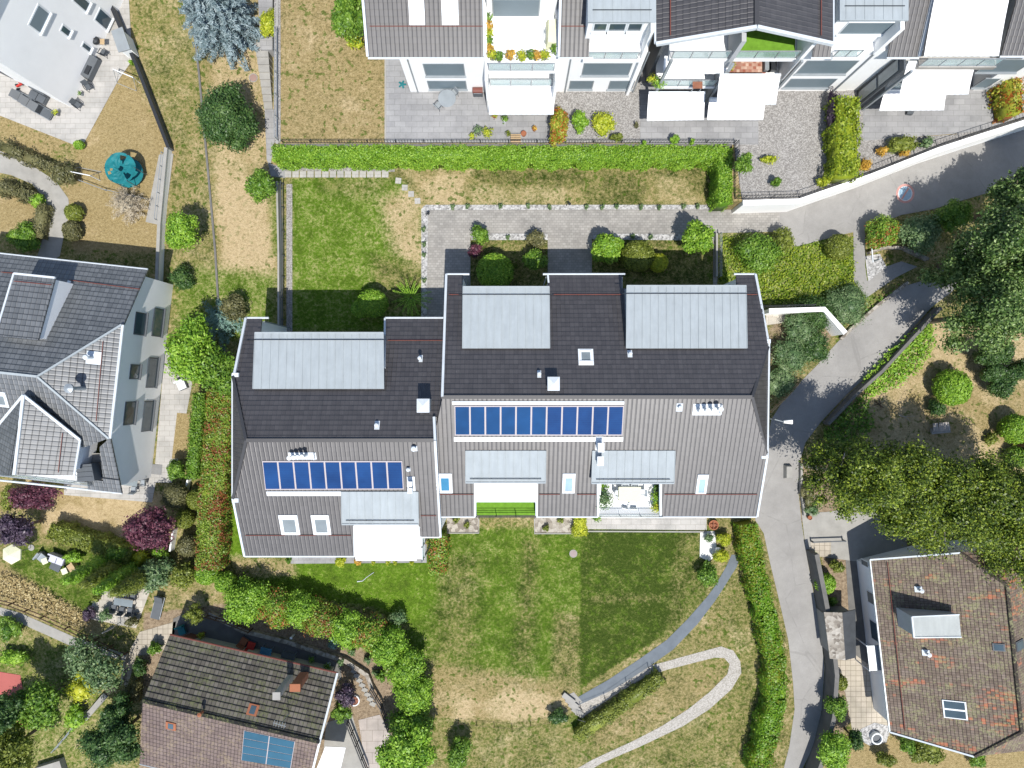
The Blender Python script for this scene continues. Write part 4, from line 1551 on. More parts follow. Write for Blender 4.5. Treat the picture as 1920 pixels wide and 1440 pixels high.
        obj("wall", m, WHITE, t)
        for x in (x0, x1):
            m = MB()
            m.hexa([Vector((x - .07, ys + .1, 5.0)), Vector((x + .07, ys + .1, 5.0)), Vector((x + .07, yL, 5.0)), Vector((x - .07, yL, 5.0))],
                   [Vector((x - .07, ys + .1, ztop(ys) + .15)), Vector((x + .07, ys + .1, ztop(ys) + .15)), Vector((x + .07, yL, ztop(yL) + .15)), Vector((x - .07, yL, ztop(yL) + .15))])
            obj("cheek_wall", m, WHITE, t)
        w = vplane(yL)
        m = MB()
        m.fbox(w, x0 + .4, x1 - .4, 5.35, 7.0, -.02, .03)
        o = obj("sliding_door", m, GREYMET, t)
        obj("pane", MB().fbox(w, x0 + .5, x1 - .5, 5.45, 6.9, .02, .045), PANE, o)
        if k == 0:
            r = MB()
            a, b = Vector((x0 + .15, ys + .12, 5.3)), Vector((x1 - .15, ys + .12, 5.3))
            for h in (.35, .65, .98):
                r.tube([a + Vector((0, 0, h)), b + Vector((0, 0, h))], .025, 6)
            for i in range(4):
                p = a.lerp(b, i / 3)
                r.tube([p, p + Vector((0, 0, 1.0))], .03, 6)
            obj("balcony_railing", r, DARK, t)
            awning(t, [(889, 907), (1006, 907), (1004, 940), (891, 940)], 7.75, 7.35)
        else:
            glass_rail(t, Vector((x0 + .1, ys + .12, 5.3)), Vector((x1 - .1, ys + .12, 5.3)), 1.0, 3)

    ground_windows(t, vplane(yS), [(xs[0] + .8, 1.6), (xs[0] + 3.4, 1.2), (xs[2] + .9, 1.5), (xs[2] + 3.0, 1.2), (xs[4] + 1.0, 1.8), (xs[4] + 4.2, 1.6)])

    # ---- western half
    t = thing("apartment_house", "shorter western half of the dark tiled apartment house, with nine blue collectors",
              "apartment house", W(640, 826, 0), "staggered halves of the apartment house")
    N = Pl(W(462, 597, ze), W(830, 597, ze), W(640, 825, zr))
    Sp = Pl(W(820, 1042, ze), W(460, 1042, ze), W(640, 825, zr))
    E = Pl(W(437, 935, 8), W(437, 705, 8), W(462, 826, zr))
    yR = W(0, 825, zr).y
    yN, yS = W(0, 597, ze).y - 1.25, W(0, 1042, ze).y + .5
    kN = (zr - ze) / (W(0, 597, ze).y - yR)
    kS = (zr - ze) / (yR - W(0, 1042, ze).y)
    x0, x1 = W(462, 0, ze).x + .8, W(828, 0, ze).x - .05
    la, lb = W(666, 0, 5.3).x, W(788, 0, 5.3).x
    yL = W(0, 985, 8).y + .2
    mb = MB()
    xh = W(467, 0, zr).x
    for a, b, ys, zm in ((x0, xh, yS, 7.7), (xh, la, yS, 99), (la, lb, yL, 99), (lb, x1, W(0, 1007, 6.4).y + .4, 99)):
        pr = [(yN, 0), (yN, min(zm, ztop_(yN, yR, zr, kN, kS))), (yR, min(zm, zr - .28)), (ys, min(zm, ztop_(ys, yR, zr, kN, kS))), (ys, 0)]
        V = [(a, y, z) for y, z in pr] + [(b, y, z) for y, z in pr]
        mb.add(V, [(4, 3, 2, 1, 0), (5, 6, 7, 8, 9)] + [(i, (i + 1) % 5, 5 + (i + 1) % 5, 5 + i) for i in range(5)])
    ground_windows(t, vplane(yS), [(xh + 1.0, 1.6), (xh + 3.6, 1.4), (xh + 6.0, 1.4)])
    for a, b in ((463, 491), (726, 826)):
        xa, xb = W(a, 0, 5.5).x + .12, W(b, 0, 5.5).x
        y1 = W(0, 597, ze).y - .15
        mb.prism([Vector((xa, yN - .01, 0)), Vector((xb, yN - .01, 0)), Vector((xb, y1, 0)), Vector((xa, y1, 0))], 0, ze - .12)
    obj("wall", mb, WHITE, t)
    P = lambda *a: uvpoly(N, a)
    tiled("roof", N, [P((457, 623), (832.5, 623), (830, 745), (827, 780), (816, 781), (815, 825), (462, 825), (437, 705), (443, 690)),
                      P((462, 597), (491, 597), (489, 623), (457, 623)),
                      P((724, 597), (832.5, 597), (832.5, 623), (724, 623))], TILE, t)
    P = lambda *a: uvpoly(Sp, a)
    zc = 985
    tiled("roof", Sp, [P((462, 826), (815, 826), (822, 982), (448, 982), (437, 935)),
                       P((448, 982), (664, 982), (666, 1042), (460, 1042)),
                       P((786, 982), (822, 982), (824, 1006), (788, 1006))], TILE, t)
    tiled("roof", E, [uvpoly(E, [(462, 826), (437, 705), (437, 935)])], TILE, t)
    mb = MB()
    edge(mb, [W(462, 825.5, zr + .05), W(816, 825.5, zr + .05)], .24, .10)
    edge(mb, [W(462, 825.5, zr + .05), W(437, 705, 8.1)], .20, .10)
    edge(mb, [W(462, 825.5, zr + .05), W(437, 935, 8.1)], .20, .10)
    obj("ridge_tiles", mb, TILE, t)
    gutter(t, [W(461, 596, ze + .02), W(504, 596, ze + .02)])
    gutter(t, [W(722, 596, ze + .02), W(833, 596, ze + .02)])
    gutter(t, [W(459, 1043, ze), W(665, 1043, ze)])
    gutter(t, [W(788, 1007, 6.35), W(825, 1007, 6.35)])
    gutter(t, [W(436, 702, 8), W(436, 938, 8)])
    trims(t, [([W(461.5, 597, ze + .05), W(440, 702, 8.05)], .16, .20), ([W(438, 938, 8.05), W(459, 1042, ze + .05)], .14, .18),
              ([W(722, 597, ze + .05), W(721, 690, 7.9)], .12, .16), ([W(814, 782, 9.5), W(816, 825, zr + .05), W(826, 1006, 6.4)], .16, .20),
              ([W(665, 985, 7.3), W(666, 1042, ze + .05)], .16, .2), ([W(787, 985, 7.0), W(789, 1006, 6.4)], .16, .2)])
    for p in (W(442, 703, 8.05), W(442, 938, 8.05)):
        obj("gutter_end", MB().box(p, (.45, .28, .2)), ZINC_TRIM, t)
    for px in (496, 726):
        p = W(px, 603, 5.6)
        obj("downpipe", MB().tube([p, Vector((p.x, p.y, .1))], .05, 7), GREYMET, t)
    zinc_roof(t, [(478, 624), (719, 624), (720, 729), (474, 729)], 8.2, 8.75, 5.4, 16)
    zinc_roof(t, [(641, 983), (785, 983), (784, 922), (640, 922)], 8.1, 8.45, 7.0, 10)
    guard_line(t, N, (462, 638), (476, 638), DARK)
    guard_line(t, N, (727, 638), (831, 638))
    for a, b in ((460, 534), (560, 592), (616, 658)):
        guard_line(t, Sp, (a, 1004), (b, 1004))
    guard_line(t, Sp, (789, 967), (818, 967))
    m = MB()
    u0, v0 = Sp.puv(642, 930, .1)
    u1, v1 = Sp.puv(499, 922, .1)
    m.fbox(Sp, min(u0, u1), max(u0, u1), min(v0, v1), max(v0, v1), 0, .09)
    obj("flashing", m, WFRAME, t)
    solar_array(t, Sp, (491, 865), (754, 865), (757, 918), (497, 919), 9)
    skylight(t, Sp, 528, 966, 557, 1003, PANE_GREY)
    skylight(t, Sp, 588, 966, 616, 1003, PANE_GREY)
    vent(t, N, 789, 672, .09, .7, (.13, .26))
    vent(t, N, 707, 797, .10, .22, (.17, .30))
    vent(t, Sp, 777, 841, .12, .35, (.19, .20))
    vent(t, Sp, 766, 880, .09, .25, (.12, .15))
    chimney(t, N, 783, 749, 804, 772, 10.3, ZINC)
    flue_group(t, Sp, 567, 855, 4, (.92, .26), .30, .115, .85, -.15)
    u, v = Sp.puv(771, 908, .06)
    m = MB().fbox(Sp, u - .26, u + .26, v - .55, v + .6, 0, .06)
    for k in (-.25, .28):
        p = Sp.at(u, v + k, .4)
        m.box(p, (.26, .30, .7))
        m.box(p + Vector((0, 0, .37)), (.32, .36, .04))
    obj("vent_stack", m, WFRAME, t)
    # terrace under the big awning
    ys = W(0, 1048, 5.3).y
    m = MB().prism([Vector((la, ys, 0)), Vector((lb + .3, ys, 0)), Vector((lb + .3, yL, 0)), Vector((la, yL, 0))], 4.95, 5.3)
    obj("terrace_floor", m, WHITE, t)
    glass_rail(t, Vector((lb + .28, ys + .1, 5.3)), Vector((lb + .28, ys + 2.2, 5.3)), 1.0, 2)
    m = MB()
    for y in (ys + .1, ys + 1.1):
        m.tube([Vector((lb + .25, y, 0)), Vector((lb + .25, y, 6.4))], .06, 7)
    obj("terrace_post", m, DARKGREY, t)
    awning(t, [(664, 986), (783, 986), (781, 1050), (667, 1050)], 7.7, 6.7)


def ground_windows(t, pl, spots):
    for x, w in spots:
        o = obj("window", MB().fbox(pl, x, x + w, .15, 2.3, -.02, .04), GREYMET, t)
        obj("pane", MB().fbox(pl, x + .08, x + w - .08, .23, 2.22, .03, .055), PANE, o)
        o = obj("window", MB().fbox(pl, x, x + w, 3.4, 4.7, -.02, .04), GREYMET, t)
        obj("pane", MB().fbox(pl, x + .08, x + w - .08, 3.48, 4.62, .03, .055), PANE, o)


def ztop_(y, yR, zr, kN, kS):
    return zr - .28 - (kN * (y - yR) if y > yR else kS * (yR - y))


long_house()


# ================================================================ the row of houses on the upper terrace
def cheek(mb, x, y0, y1, z0, z1, w=.16):
    mb.prism([Vector((x - w / 2, y0, 0)), Vector((x + w / 2, y0, 0)), Vector((x + w / 2, y1, 0)), Vector((x - w / 2, y1, 0))], z0, z1)


def rect(mb, x0, x1, y0, y1, z0, z1):
    mb.prism([Vector((x0, y0, 0)), Vector((x1, y0, 0)), Vector((x1, y1, 0)), Vector((x0, y1, 0))], z0, z1)


def north_row():
    yF = W(0, 172, PZ).y                       # line of the fronts, about 22.5
    # ---------------- house A: white terrace with flower boxes
    t = thing("apartment_house", "north house with a white roof terrace edged with flower boxes", "apartment house", W(955, 120, PZ), "houses on the upper terrace")
    F = vplane(yF)
    ze = 9.1
    pl = Pl(W(683, 107, ze), W(910, 107, ze), W(800, 107, ze) + Vector((0, 6, 2.9)))
    xl, xr = W(690, 0, ze).x, W(908, 0, ze).x
    y0 = W(0, 107, ze).y
    xA0 = W(770, 172, PZ).x
    xT0, xT1 = W(910, 0, ze).x, W(1046, 0, ze).x
    xB1 = W(1184, 172, PZ).x
    yB = 36.0
    mb = MB()
    rect(mb, xA0, xT0 + .1, yF, yB, PZ, 8.9)
    rect(mb, xT1 - .1, xB1, yF, yB, PZ, 8.9)
    rect(mb, xT0 + .1, xT1 - .1, W(0, 30, 8.1).y, yB, PZ, 11.2)
    obj("wall", mb, WHITE, t)
    uvp = lambda pts: [pl.uv(p) for p in pts]
    q = lambda x, k: Vector((x, y0 + k, ze + k * 2.9 / 6))
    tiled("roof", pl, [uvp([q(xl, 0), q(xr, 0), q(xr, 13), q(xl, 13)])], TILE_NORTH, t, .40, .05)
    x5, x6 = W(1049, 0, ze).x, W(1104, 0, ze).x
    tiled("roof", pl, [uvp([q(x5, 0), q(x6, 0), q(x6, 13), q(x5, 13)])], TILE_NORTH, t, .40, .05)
    gutter(t, [q(xl, -.06), q(xr + .1, -.06)])
    gutter(t, [q(x5 - .1, -.06), q(x6 + .3, -.06)])
    mb = MB()
    edge(mb, [q(xl, 0) + Vector((0, 0, .06)), q(xl, 12) + Vector((0, 0, .06))], .16, .2)
    obj("verge_trim", mb, ZINC_TRIM, t)
    mb = MB()
    edge(mb, [q(xr + .03, 0) + Vector((0, 0, .06)), q(xr + .03, 12) + Vector((0, 0, .06))], .16, .2)
    obj("verge_trim", mb, ZINC_TRIM, t)
    mb = MB()
    edge(mb, [q(x5 - .05, 0) + Vector((0, 0, .06)), q(x5 - .05, 12) + Vector((0, 0, .06))], .16, .2)
    obj("verge_trim", mb, ZINC_TRIM, t)
    guard_line(t, pl, (693, 49), (905, 49))
    guard_line(t, pl, (1051, 49), (1102, 49))
    for a, b in ((768, 797), (829, 860)):
        u0, v0 = pl.puv(a, 47, .2)
        u1, _ = pl.puv(b, 47, .2)
        m = MB()
        m.fbox(pl, u0, u1, v0, v0 + .35, 0, .2)
        m.fbox(pl, u0, u0 + .12, v0 + .35, v0 + 3.2, 0, .16)
        m.fbox(pl, u1 - .12, u1, v0 + .35, v0 + 3.2, 0, .16)
        o = obj("skylight", m, WFRAME, t)
        obj("pane", MB().fbox(pl, u0 + .12, u1 - .12, v0 + .35, v0 + 3.2, 0, .12), WFRAME, o)
    window(t, F, 792, 119, 873, 142, BLIND)
    window(t, F, 800, 151, 876, 167, BLIND)
    window(t, F, 1095, 118, 1178, 141, BLIND)
    window(t, F, 1069, 151, 1110, 167, BLIND)
    window(t, F, 1144, 151, 1185, 167, BLIND)
    for px in (784, 1059, 1186):
        p = F.hit(px, 172 if px != 784 else 172)
        g = Vector((p.x, yF - .08, 0))
        obj("downpipe", MB().tube([Vector((g.x, g.y, PZ + .1)), Vector((g.x, g.y, 8.9))], .05, 7), GREYMET, t)
    # roof terrace of house A
    yT = 21.5
    mb = MB()
    rect(mb, xT0 + .1, xT1 - .1, yT, W(0, 30, 8.1).y, 7.75, 8.1)
    obj("terrace_floor", mb, WHITE, t)
    Bk = vplane(W(0, 30, 8.1).y)
    m = MB()
    u0, _ = Bk.puv(924, 31)
    u1, _ = Bk.puv(1011, 31)
    m.fbox(Bk, u0, u1, 8.12, 10.2, -.02, .04)
    o = obj("sliding_door", m, GREYMET, t)
    obj("pane", MB().fbox(Bk, u0 + .08, u1 - .08, 8.2, 10.1, .03, .055), BLIND, o)
    m = MB()
    rect(m, xT0 - .3, xT1 + .5, Bk.o.y - .25, Bk.o.y + 6, 11.2, 11.4)
    obj("zinc_roof", m, ZINC, t)
    glass_rail(t, Vector((xT0 + .2, yT + .05, 8.1)), Vector((xT1 - .2, yT + .05, 8.1)), 1.05, 3)
    # storey below: slab, recess, glass rail
    m = MB()
    rect(m, xT0 + .1, xT1 - .1, 21.7, yF + 3, 4.95, 5.3)
    obj("balcony_floor", m, WHITE, t)
    m = MB()
    rect(m, xT0 + .1, xT1 - .1, yF + 1.2, yF + 1.4, PZ, 7.7)
    obj("wall", m, GREYWALL, t)
    glass_rail(t, Vector((xT0 + .2, 21.75, 5.3)), Vector((xT1 - .2, 21.75, 5.3)), 1.0, 3)
    m = MB()
    cheek(m, xT0 + .02, 20.9, yF, PZ, 8.0, .2)
    obj("side_wall", m, WHITE, t)
    m = MB()
    cheek(m, xT1 - .02, 20.9, yF, PZ, 8.0, .2)
    obj("side_wall", m, WHITE, t)
    awning(t, [(914, 161), (1041, 161), (1038, 213), (917, 213)], 5.2, 4.6)
    # flower boxes on the terrace
    rng = rngn()
    for k, (x, y) in enumerate([(914, 38), (916, 52), (915, 66), (916, 80), (918, 96), (923, 106), (936, 109), (957, 106), (978, 108), (996, 105), (1005, 107), (1021, 106), (1041, 94)]):
        c = W(x, y, 8.4)
        d = thing("flower_box", "%s on the white terrace, %s" % (
            ("green foliage plant", "orange flowering plant", "yellow flowering plant")[k % 3],
            ("nearest the house wall on the left", "second from the wall on the left", "third from the wall on the left",
             "fourth from the wall on the left", "last before the corner on the left", "in the left front corner", "first along the glass railing",
             "second along the glass railing", "third along the glass railing", "fourth along the glass railing",
             "fifth along the glass railing", "in the right front corner", "by the right edge")[k]), "planter", (c.x, c.y, 8.1), "flower boxes on the roof terrace")
        m = MB().lathe((c.x, c.y, 8.1), [(.16, 0), (.22, .35), (.19, .35), (.17, .30)], 10)
        obj("pot", m, POTGREY, d)
        v, co = crown([(0, 0, .55, .30, .30, .26)], rng, .09, 200, .6, .18, core=.6)
        obj("foliage", leaf_mesh("foliage", v, co), (L_GREEN, L_ORANGE, L_YELLOW)[k % 3], d)
    # loggia block with the zinc top
    yD = 23.0
    D = vplane(yD)
    xd0, xd1 = W(1105, 40, 12.1).x, W(1227, 40, 12.1).x
    m = MB()
    rect(m, xd0, xd1, yD, yB, 8.7, 12.0)
    obj("wall", m, WHITE, t)
    m = MB()
    rect(m, xd0, xd1, yF - .35, yD, 8.0, 8.35)
    obj("balcony_floor", m, WHITE, t)
    m = MB()
    rect(m, xd0 - .1, xd1 + .1, yD - .25, yB, 12.0, 12.14)
    for k in range(7):
        x = xd0 + (xd1 - xd0) * (k + .5) / 7
        m.box((x, yD + 6, 12.155), (.03, 12.4, .03))
    obj("zinc_roof", m, ZINC, t)
    m = MB().tube([Vector((xd0 + .2, yD + .45, 12.25)), Vector((xd1 - .2, yD + .45, 12.25))], .03, 5)
    obj("snow_guard", m, DARK, t)
    for a, b, xb in ((1113, 1137, 1114), (1142, 1172, 1142), (1178, 1202, 1176)):
        window(t, D, a, 42, b, 59, PANE, WFRAME, .10, .05)
    window(t, D, 1107, 82, 1188, 92, BLIND, WFRAME, .05, .05)
    glass_rail(t, Vector((xd0 + .3, yF - .25, 8.35)), Vector((xd1 - .4, yF - .25, 8.35)), .9, 3)
    m = MB()
    cheek(m, xd1 - .1, yF - .3, yD + .1, PZ, 12.0, .2)
    obj("side_wall", m, WHITE, t)

    # ---------------- house B: gable with four awnings
    t = thing("apartment_house", "north house with a dark gable roof above tiers of glass balconies and white awnings", "apartment house", W(1395, 120, PZ), "houses on the upper terrace")
    zg, zv = 14.0, 12.0
    yg = 21.45
    xm, xl, xr = W(1418, 0, zg).x, W(1230, 0, zv).x, W(1561, 0, zv).x
    yV = yg
    L = Pl(Vector((xl, yV, zv)), Vector((xl, yV + 10, zv)), Vector((xm, yV, zg)))
    Rr = Pl(Vector((xr, yV + 10, zv)), Vector((xr, yV, zv)), Vector((xm, yV, zg)))
    A = lambda x, y, z: Vector((x, y, z))
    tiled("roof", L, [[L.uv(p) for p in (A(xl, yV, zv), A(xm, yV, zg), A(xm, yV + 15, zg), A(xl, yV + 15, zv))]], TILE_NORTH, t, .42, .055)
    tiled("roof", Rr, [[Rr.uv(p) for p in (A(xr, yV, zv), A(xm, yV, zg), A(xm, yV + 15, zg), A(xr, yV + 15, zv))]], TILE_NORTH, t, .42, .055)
    mb = MB()
    edge(mb, [A(xm, yV, zg + .06), A(xm, yV + 15, zg + .06)], .28, .12)
    obj("ridge_tiles", mb, TILE_NORTH, t)
    mb = MB()
    edge(mb, [A(xl, yV - .06, zv + .05), A(xm, yV - .06, zg + .07), A(xr, yV - .06, zv + .05)], .20, .26)
    obj("verge_trim", mb, ZINC_TRIM, t)
    gutter(t, [A(xl - .05, yV, zv), A(xl - .05, yV + 14, zv)])
    gutter(t, [A(xr + .05, yV, zv), A(xr + .05, yV + 14, zv)])
    for x, s in ((1257, L), (1540, Rr)):
        a = s.hit(x, 66, .12)
        b = Vector((a.x, a.y + 9, a.z))
        obj("snow_guard", MB().tube([a, b], .04, 5), COPPER, t)
    x0, x1 = W(1262, 95, 9.6).x, W(1505, 95, 9.6).x
    xm2 = W(1378, 95, 9.6).x
    yb = 25.2
    mb = MB()
    rect(mb, x0 - .3, x1 + .3, yb, yB, PZ, 11.6)
    V = [A(xl + .5, yb, 11.6), A(xr - .5, yb, 11.6), A(xm, yb, 13.7), A(xl + .5, yB, 11.6), A(xr - .5, yB, 11.6), A(xm, yB, 13.7)]
    mb.add(V, [(0, 1, 2), (5, 4, 3), (0, 2, 5, 3), (2, 1, 4, 5), (0, 3, 4, 1)])
    obj("wall", mb, WHITE, t)
    m = MB()
    rect(m, x0, xm2 - .1, 22.1, yb, 8.25, 8.6)
    obj("balcony_floor", m, WHITE, t)
    m = MB()
    rect(m, xm2 + .1, x1, 22.1, yb, 8.25, 8.6)
    f3 = obj("balcony_floor", m, WHITE, t)
    m = MB()
    rect(m, xm2 + .3, x1 - .1, 22.25, yb, 8.6, 8.63)
    obj("carpet", m, CARPET, f3)
    m = MB()
    rect(m, x0 - .2, xm2 - .1, 21.6, yb, 5.1, 5.4)
    obj("balcony_floor", m, WHITE, t)
    m = MB()
    rect(m, xm2 + .1, x1, 21.6, yb, 5.1, 5.4)
    f2 = obj("balcony_floor", m, WHITE, t)
    m = MB()
    rect(m, xm2 + .5, x1 - .9, 21.85, yb - 1, 5.4, 5.43)
    obj("carpet", m, CHECK, f2)
    for k, (xa, xb_) in enumerate(((x0, xm2 - .1), (xm2 + .1, x1))):
        glass_rail(t, A(xa + .1, 22.15, 8.6), A(xb_ - .1, 22.15, 8.6), 1.0, 3)
        glass_rail(t, A(xa + .1 - (.1 if k == 0 else 0), 21.65, 5.4), A(xb_ - .1, 21.65, 5.4), 1.0, 3)
    m = MB()
    for k in (0,):
        cheek(m, xm2, 21.9, yb, PZ, 11.4, .3)
    obj("dividing_wall", m, GREYWALL, t)
    m = MB()
    cheek(m, x1 + .15, 21.9, yb, PZ, 11.4, .25)
    obj("side_wall", m, WHITE, t)
    m = MB()
    cheek(m, x0 - .35, 23.2, yb, PZ, 11.4, .2)
    obj("side_wall", m, DARKGREY, t)
    for x, y, zt in ((x0 - .1, 21.55, 9.6), (xm2, 21.5, 9.2), (x1 + .05, 21.6, 9.4)):
        obj("balcony_post", MB().bar(A(x, y, PZ), A(x, y, zt), .18, .18), GREYMET, t)
    Bk = vplane(yb)
    for a, b, z0 in ((x0 + .5, xm2 - .5, 8.65), (xm2 + .6, x1 - .5, 8.65), (x0 + .5, xm2 - .5, 5.45), (xm2 + .6, x1 - .5, 5.45), (x0 + .4, xm2 - .5, PZ + .1), (xm2 + .5, x1 - .4, PZ + .1)):
        o = obj("sliding_door", MB().fbox(Bk, a, b, z0, z0 + 2.1, -.02, .04), GREYMET, t)
        obj("pane", MB().fbox(Bk, a + .08, b - .08, z0 + .08, z0 + 2.02, .03, .055), PANE, o)
    awning(t, [(1245, 111), (1366, 111), (1364, 136), (1244, 136)], 8.1, 7.6)
    awning(t, [(1216, 177), (1322, 177), (1320, 223), (1213, 225)], 5.0, 4.5)
    awning(t, [(1349, 144), (1463, 144), (1455, 194), (1344, 194)], 8.1, 7.3)
    awning(t, [(1330, 188), (1436, 188), (1431, 223), (1326, 223)], 4.95, 4.5)

    # ---------------- house C: beside the gable, big awning at the right
    t = thing("apartment_house", "north house at the right, its largest white awning over a roof terrace", "apartment house", W(1750, 120, PZ), "houses on the upper terrace")
    xa, xb_ = W(1467, 172, PZ).x, W(1563, 172, PZ).x
    ya = 22.55
    mb = MB()
    rect(mb, x1 + .32, xb_ + .9, ya, yB, PZ, 8.9)
    obj("wall", mb, WHITE, t)
    F = vplane(ya)
    window(t, F, 1512, 113, 1585, 138, BLIND, xb=1491)
    window(t, F, 1484, 147, 1553, 164, BLIND, xb=1468)
    m = MB()
    p = F.hit(1598, 130)
    m.tube([A(p.x + .3, ya - .08, PZ + .1), A(p.x + .3, ya - .08, 8.8)], .05, 7)
    obj("downpipe", m, GREYMET, t)
    pl = Pl(A(17, 22, 9.1), A(25, 22, 9.1), A(20, 28, 12))
    q = lambda x, k: A(x, 22.0 + k, 9.1 + k * 2.9 / 6)
    xs, xe = W(1523, 98, 9.1).x, W(1556, 98, 9.1).x
    tiled("roof", pl, [[pl.uv(p) for p in (q(xs, 0), q(xe, 0), q(xe, 2.0), q(xs, 2.0))]], TILE_NORTH, t, .40, .05)
    gutter(t, [q(xs - .1, -.06), q(xe + .1, -.06)])
    # zinc topped loggia
    yD = 23.1
    xd0, xd1 = W(1577, 35, 12.1).x, W(1700, 35, 12.1).x
    m = MB()
    rect(m, xd0, xd1, yD, yB, 8.7, 12.0)
    obj("wall", m, WHITE, t)
    m = MB()
    rect(m, xd0 - .1, xd1 + .1, yD - .25, yB, 12.0, 12.14)
    for k in range(7):
        x = xd0 + (xd1 - xd0) * (k + .5) / 7
        m.box((x, yD + 6, 12.155), (.03, 12.4, .03))
    obj("zinc_roof", m, ZINC, t)
    m = MB().tube([A(xd0 + .2, yD + .6, 12.25), A(xd1 - .2, yD + .6, 12.25)], .03, 5)
    obj("snow_guard", m, DARK, t)
    D = vplane(yD)
    window(t, D, 1578, 41, 1664, 64, BLIND, WFRAME, .05, .05, xb=1570)
    m = MB()
    rect(m, W(1565, 85, 8.9).x, W(1625, 95, 8.9).x, ya - .4, yD, 8.3, 8.6)
    obj("balcony_floor", m, WHITE, t)
    glass_rail(t, A(W(1567, 95, 9).x, ya - .3, 8.6), A(W(1612, 95, 9).x, ya - .3, 8.6), .95, 2)
    m = MB()
    cheek(m, xd1 - .2, ya - .2, yD + .1, 8.7, 12.0, .25)
    obj("side_wall", m, WHITE, t)
    # side porch: dark glazed wall
    xg = W(1607, 200, PZ).x
    G0, G1 = 21.3, 24.5
    m = MB()
    rect(m, xg + .0, xg + .12, G0, G1 + 1, PZ, 8.8)
    gw = obj("glazed_wall", m, DARKGREY, t)
    for j in range(3):
        for z0 in (PZ + .2, 5.5):
            yy = G0 + .2 + j * .95
            m = MB().box((xg - .03, yy + .42, z0 + 1.4), (.05, .78, 2.5))
            obj("pane", m, (PANE_GREY, POTGREY, PANE)[j], gw)
    # sloping tiled roof strip and the next house body
    xs0, xs1 = W(1664, 103, 9.1).x, W(1720, 103, 9.1).x
    tiled("roof", pl, [[pl.uv(p) for p in (q(xs0, 0), q(xs1, 0), q(xs1, 13), q(xs0, 13))]], TILE_NORTH, t, .42, .055)
    gutter(t, [q(xs0 - .05, -.06), q(xs1 + .1, -.06)])
    mb = MB()
    edge(mb, [q(xs1 + .06, 0) + A(0, 0, .06), q(xs1 + .06, 12) + A(0, 0, .06)], .16, .2)
    obj("verge_trim", mb, ZINC_TRIM, t)
    xt0, xt1 = W(1728, 103, 8.5).x, W(1873, 103, 8.5).x
    mb = MB()
    rect(mb, xs0 + .2, xt0 - .1, 22.6, yB, PZ, 8.9)
    rect(mb, xt0 - .1, xt1, 25.8, yB, PZ, 11.5)
    rect(mb, xt0 - .1, xt1, 23.8, yB - 8, PZ, 7.8)
    obj("wall", mb, WHITE, t)
    m = MB()
    rect(m, xt0 - .05, xt1, 21.7, 25.8, 7.9, 8.25)
    obj("terrace_floor", m, SLAB_WARM, t)
    glass_rail(t, A(xt0, 21.8, 8.25), A(xt1 - .1, 21.8, 8.25), 1.0, 4)
    m = MB()
    rect(m, xt0 - .6, xt1 - .6, 21.4, 24, 5.0, 5.35)
    obj("balcony_floor", m, WHITE, t)
    glass_rail(t, A(xt0 - .6, 21.5, 5.35), A(xt1 - .7, 21.5, 5.35), 1.0, 4)
    obj("balcony_post", MB().bar(A(xg + .4, 21.1, PZ), A(xg + .4, 21.1, 9.0), .16, .16), GREYMET, t)
    awning(t, [(1753, -6), (1893, -6), (1873, 103), (1733, 103)], 11.0, 9.8)
    awning(t, [(1701, 120), (1829, 120), (1816, 175), (1687, 177)], 8.0, 7.2)
    awning(t, [(1660, 168), (1776, 168), (1770, 205), (1649, 206)], 5.2, 4.6)
    pr = Pl(A(27, 22, 9.1), A(40, 22, 9.1), A(30, 28, 12))
    x7 = W(1876, 97, 9.1).x
    q2 = lambda x, k: A(x, 22.1 + k, 9.1 + k * 2.9 / 6)
    tiled("roof", pr, [[pr.uv(p) for p in (q2(x7, 0), q2(x7 + 9, 0), q2(x7 + 9, 13), q2(x7, 13))]], TILE_NORTH, t, .42, .055)
    gutter(t, [q2(x7 - .05, -.06), q2(x7 + 8, -.06)])
    mb = MB()
    xw0 = W(1824, 168, PZ).x
    rect(mb, xw0, xw0 + 12, 22.6, yB, PZ, 8.9)
    obj("wall", mb, WHITE, t)
    F2 = vplane(22.6)
    window(t, F2, 1855, 111, 1905, 135, BLIND, xb=1829)
    window(t, F2, 1823, 147, 1850, 164, BLIND, xb=1822)
    # far end of the row: one roof over the back
    mb = MB()
    rect(mb, -9.0, 45, 36.0, 36.3, PZ, 12)
    obj("wall", mb, WHITE, t)


north_row()


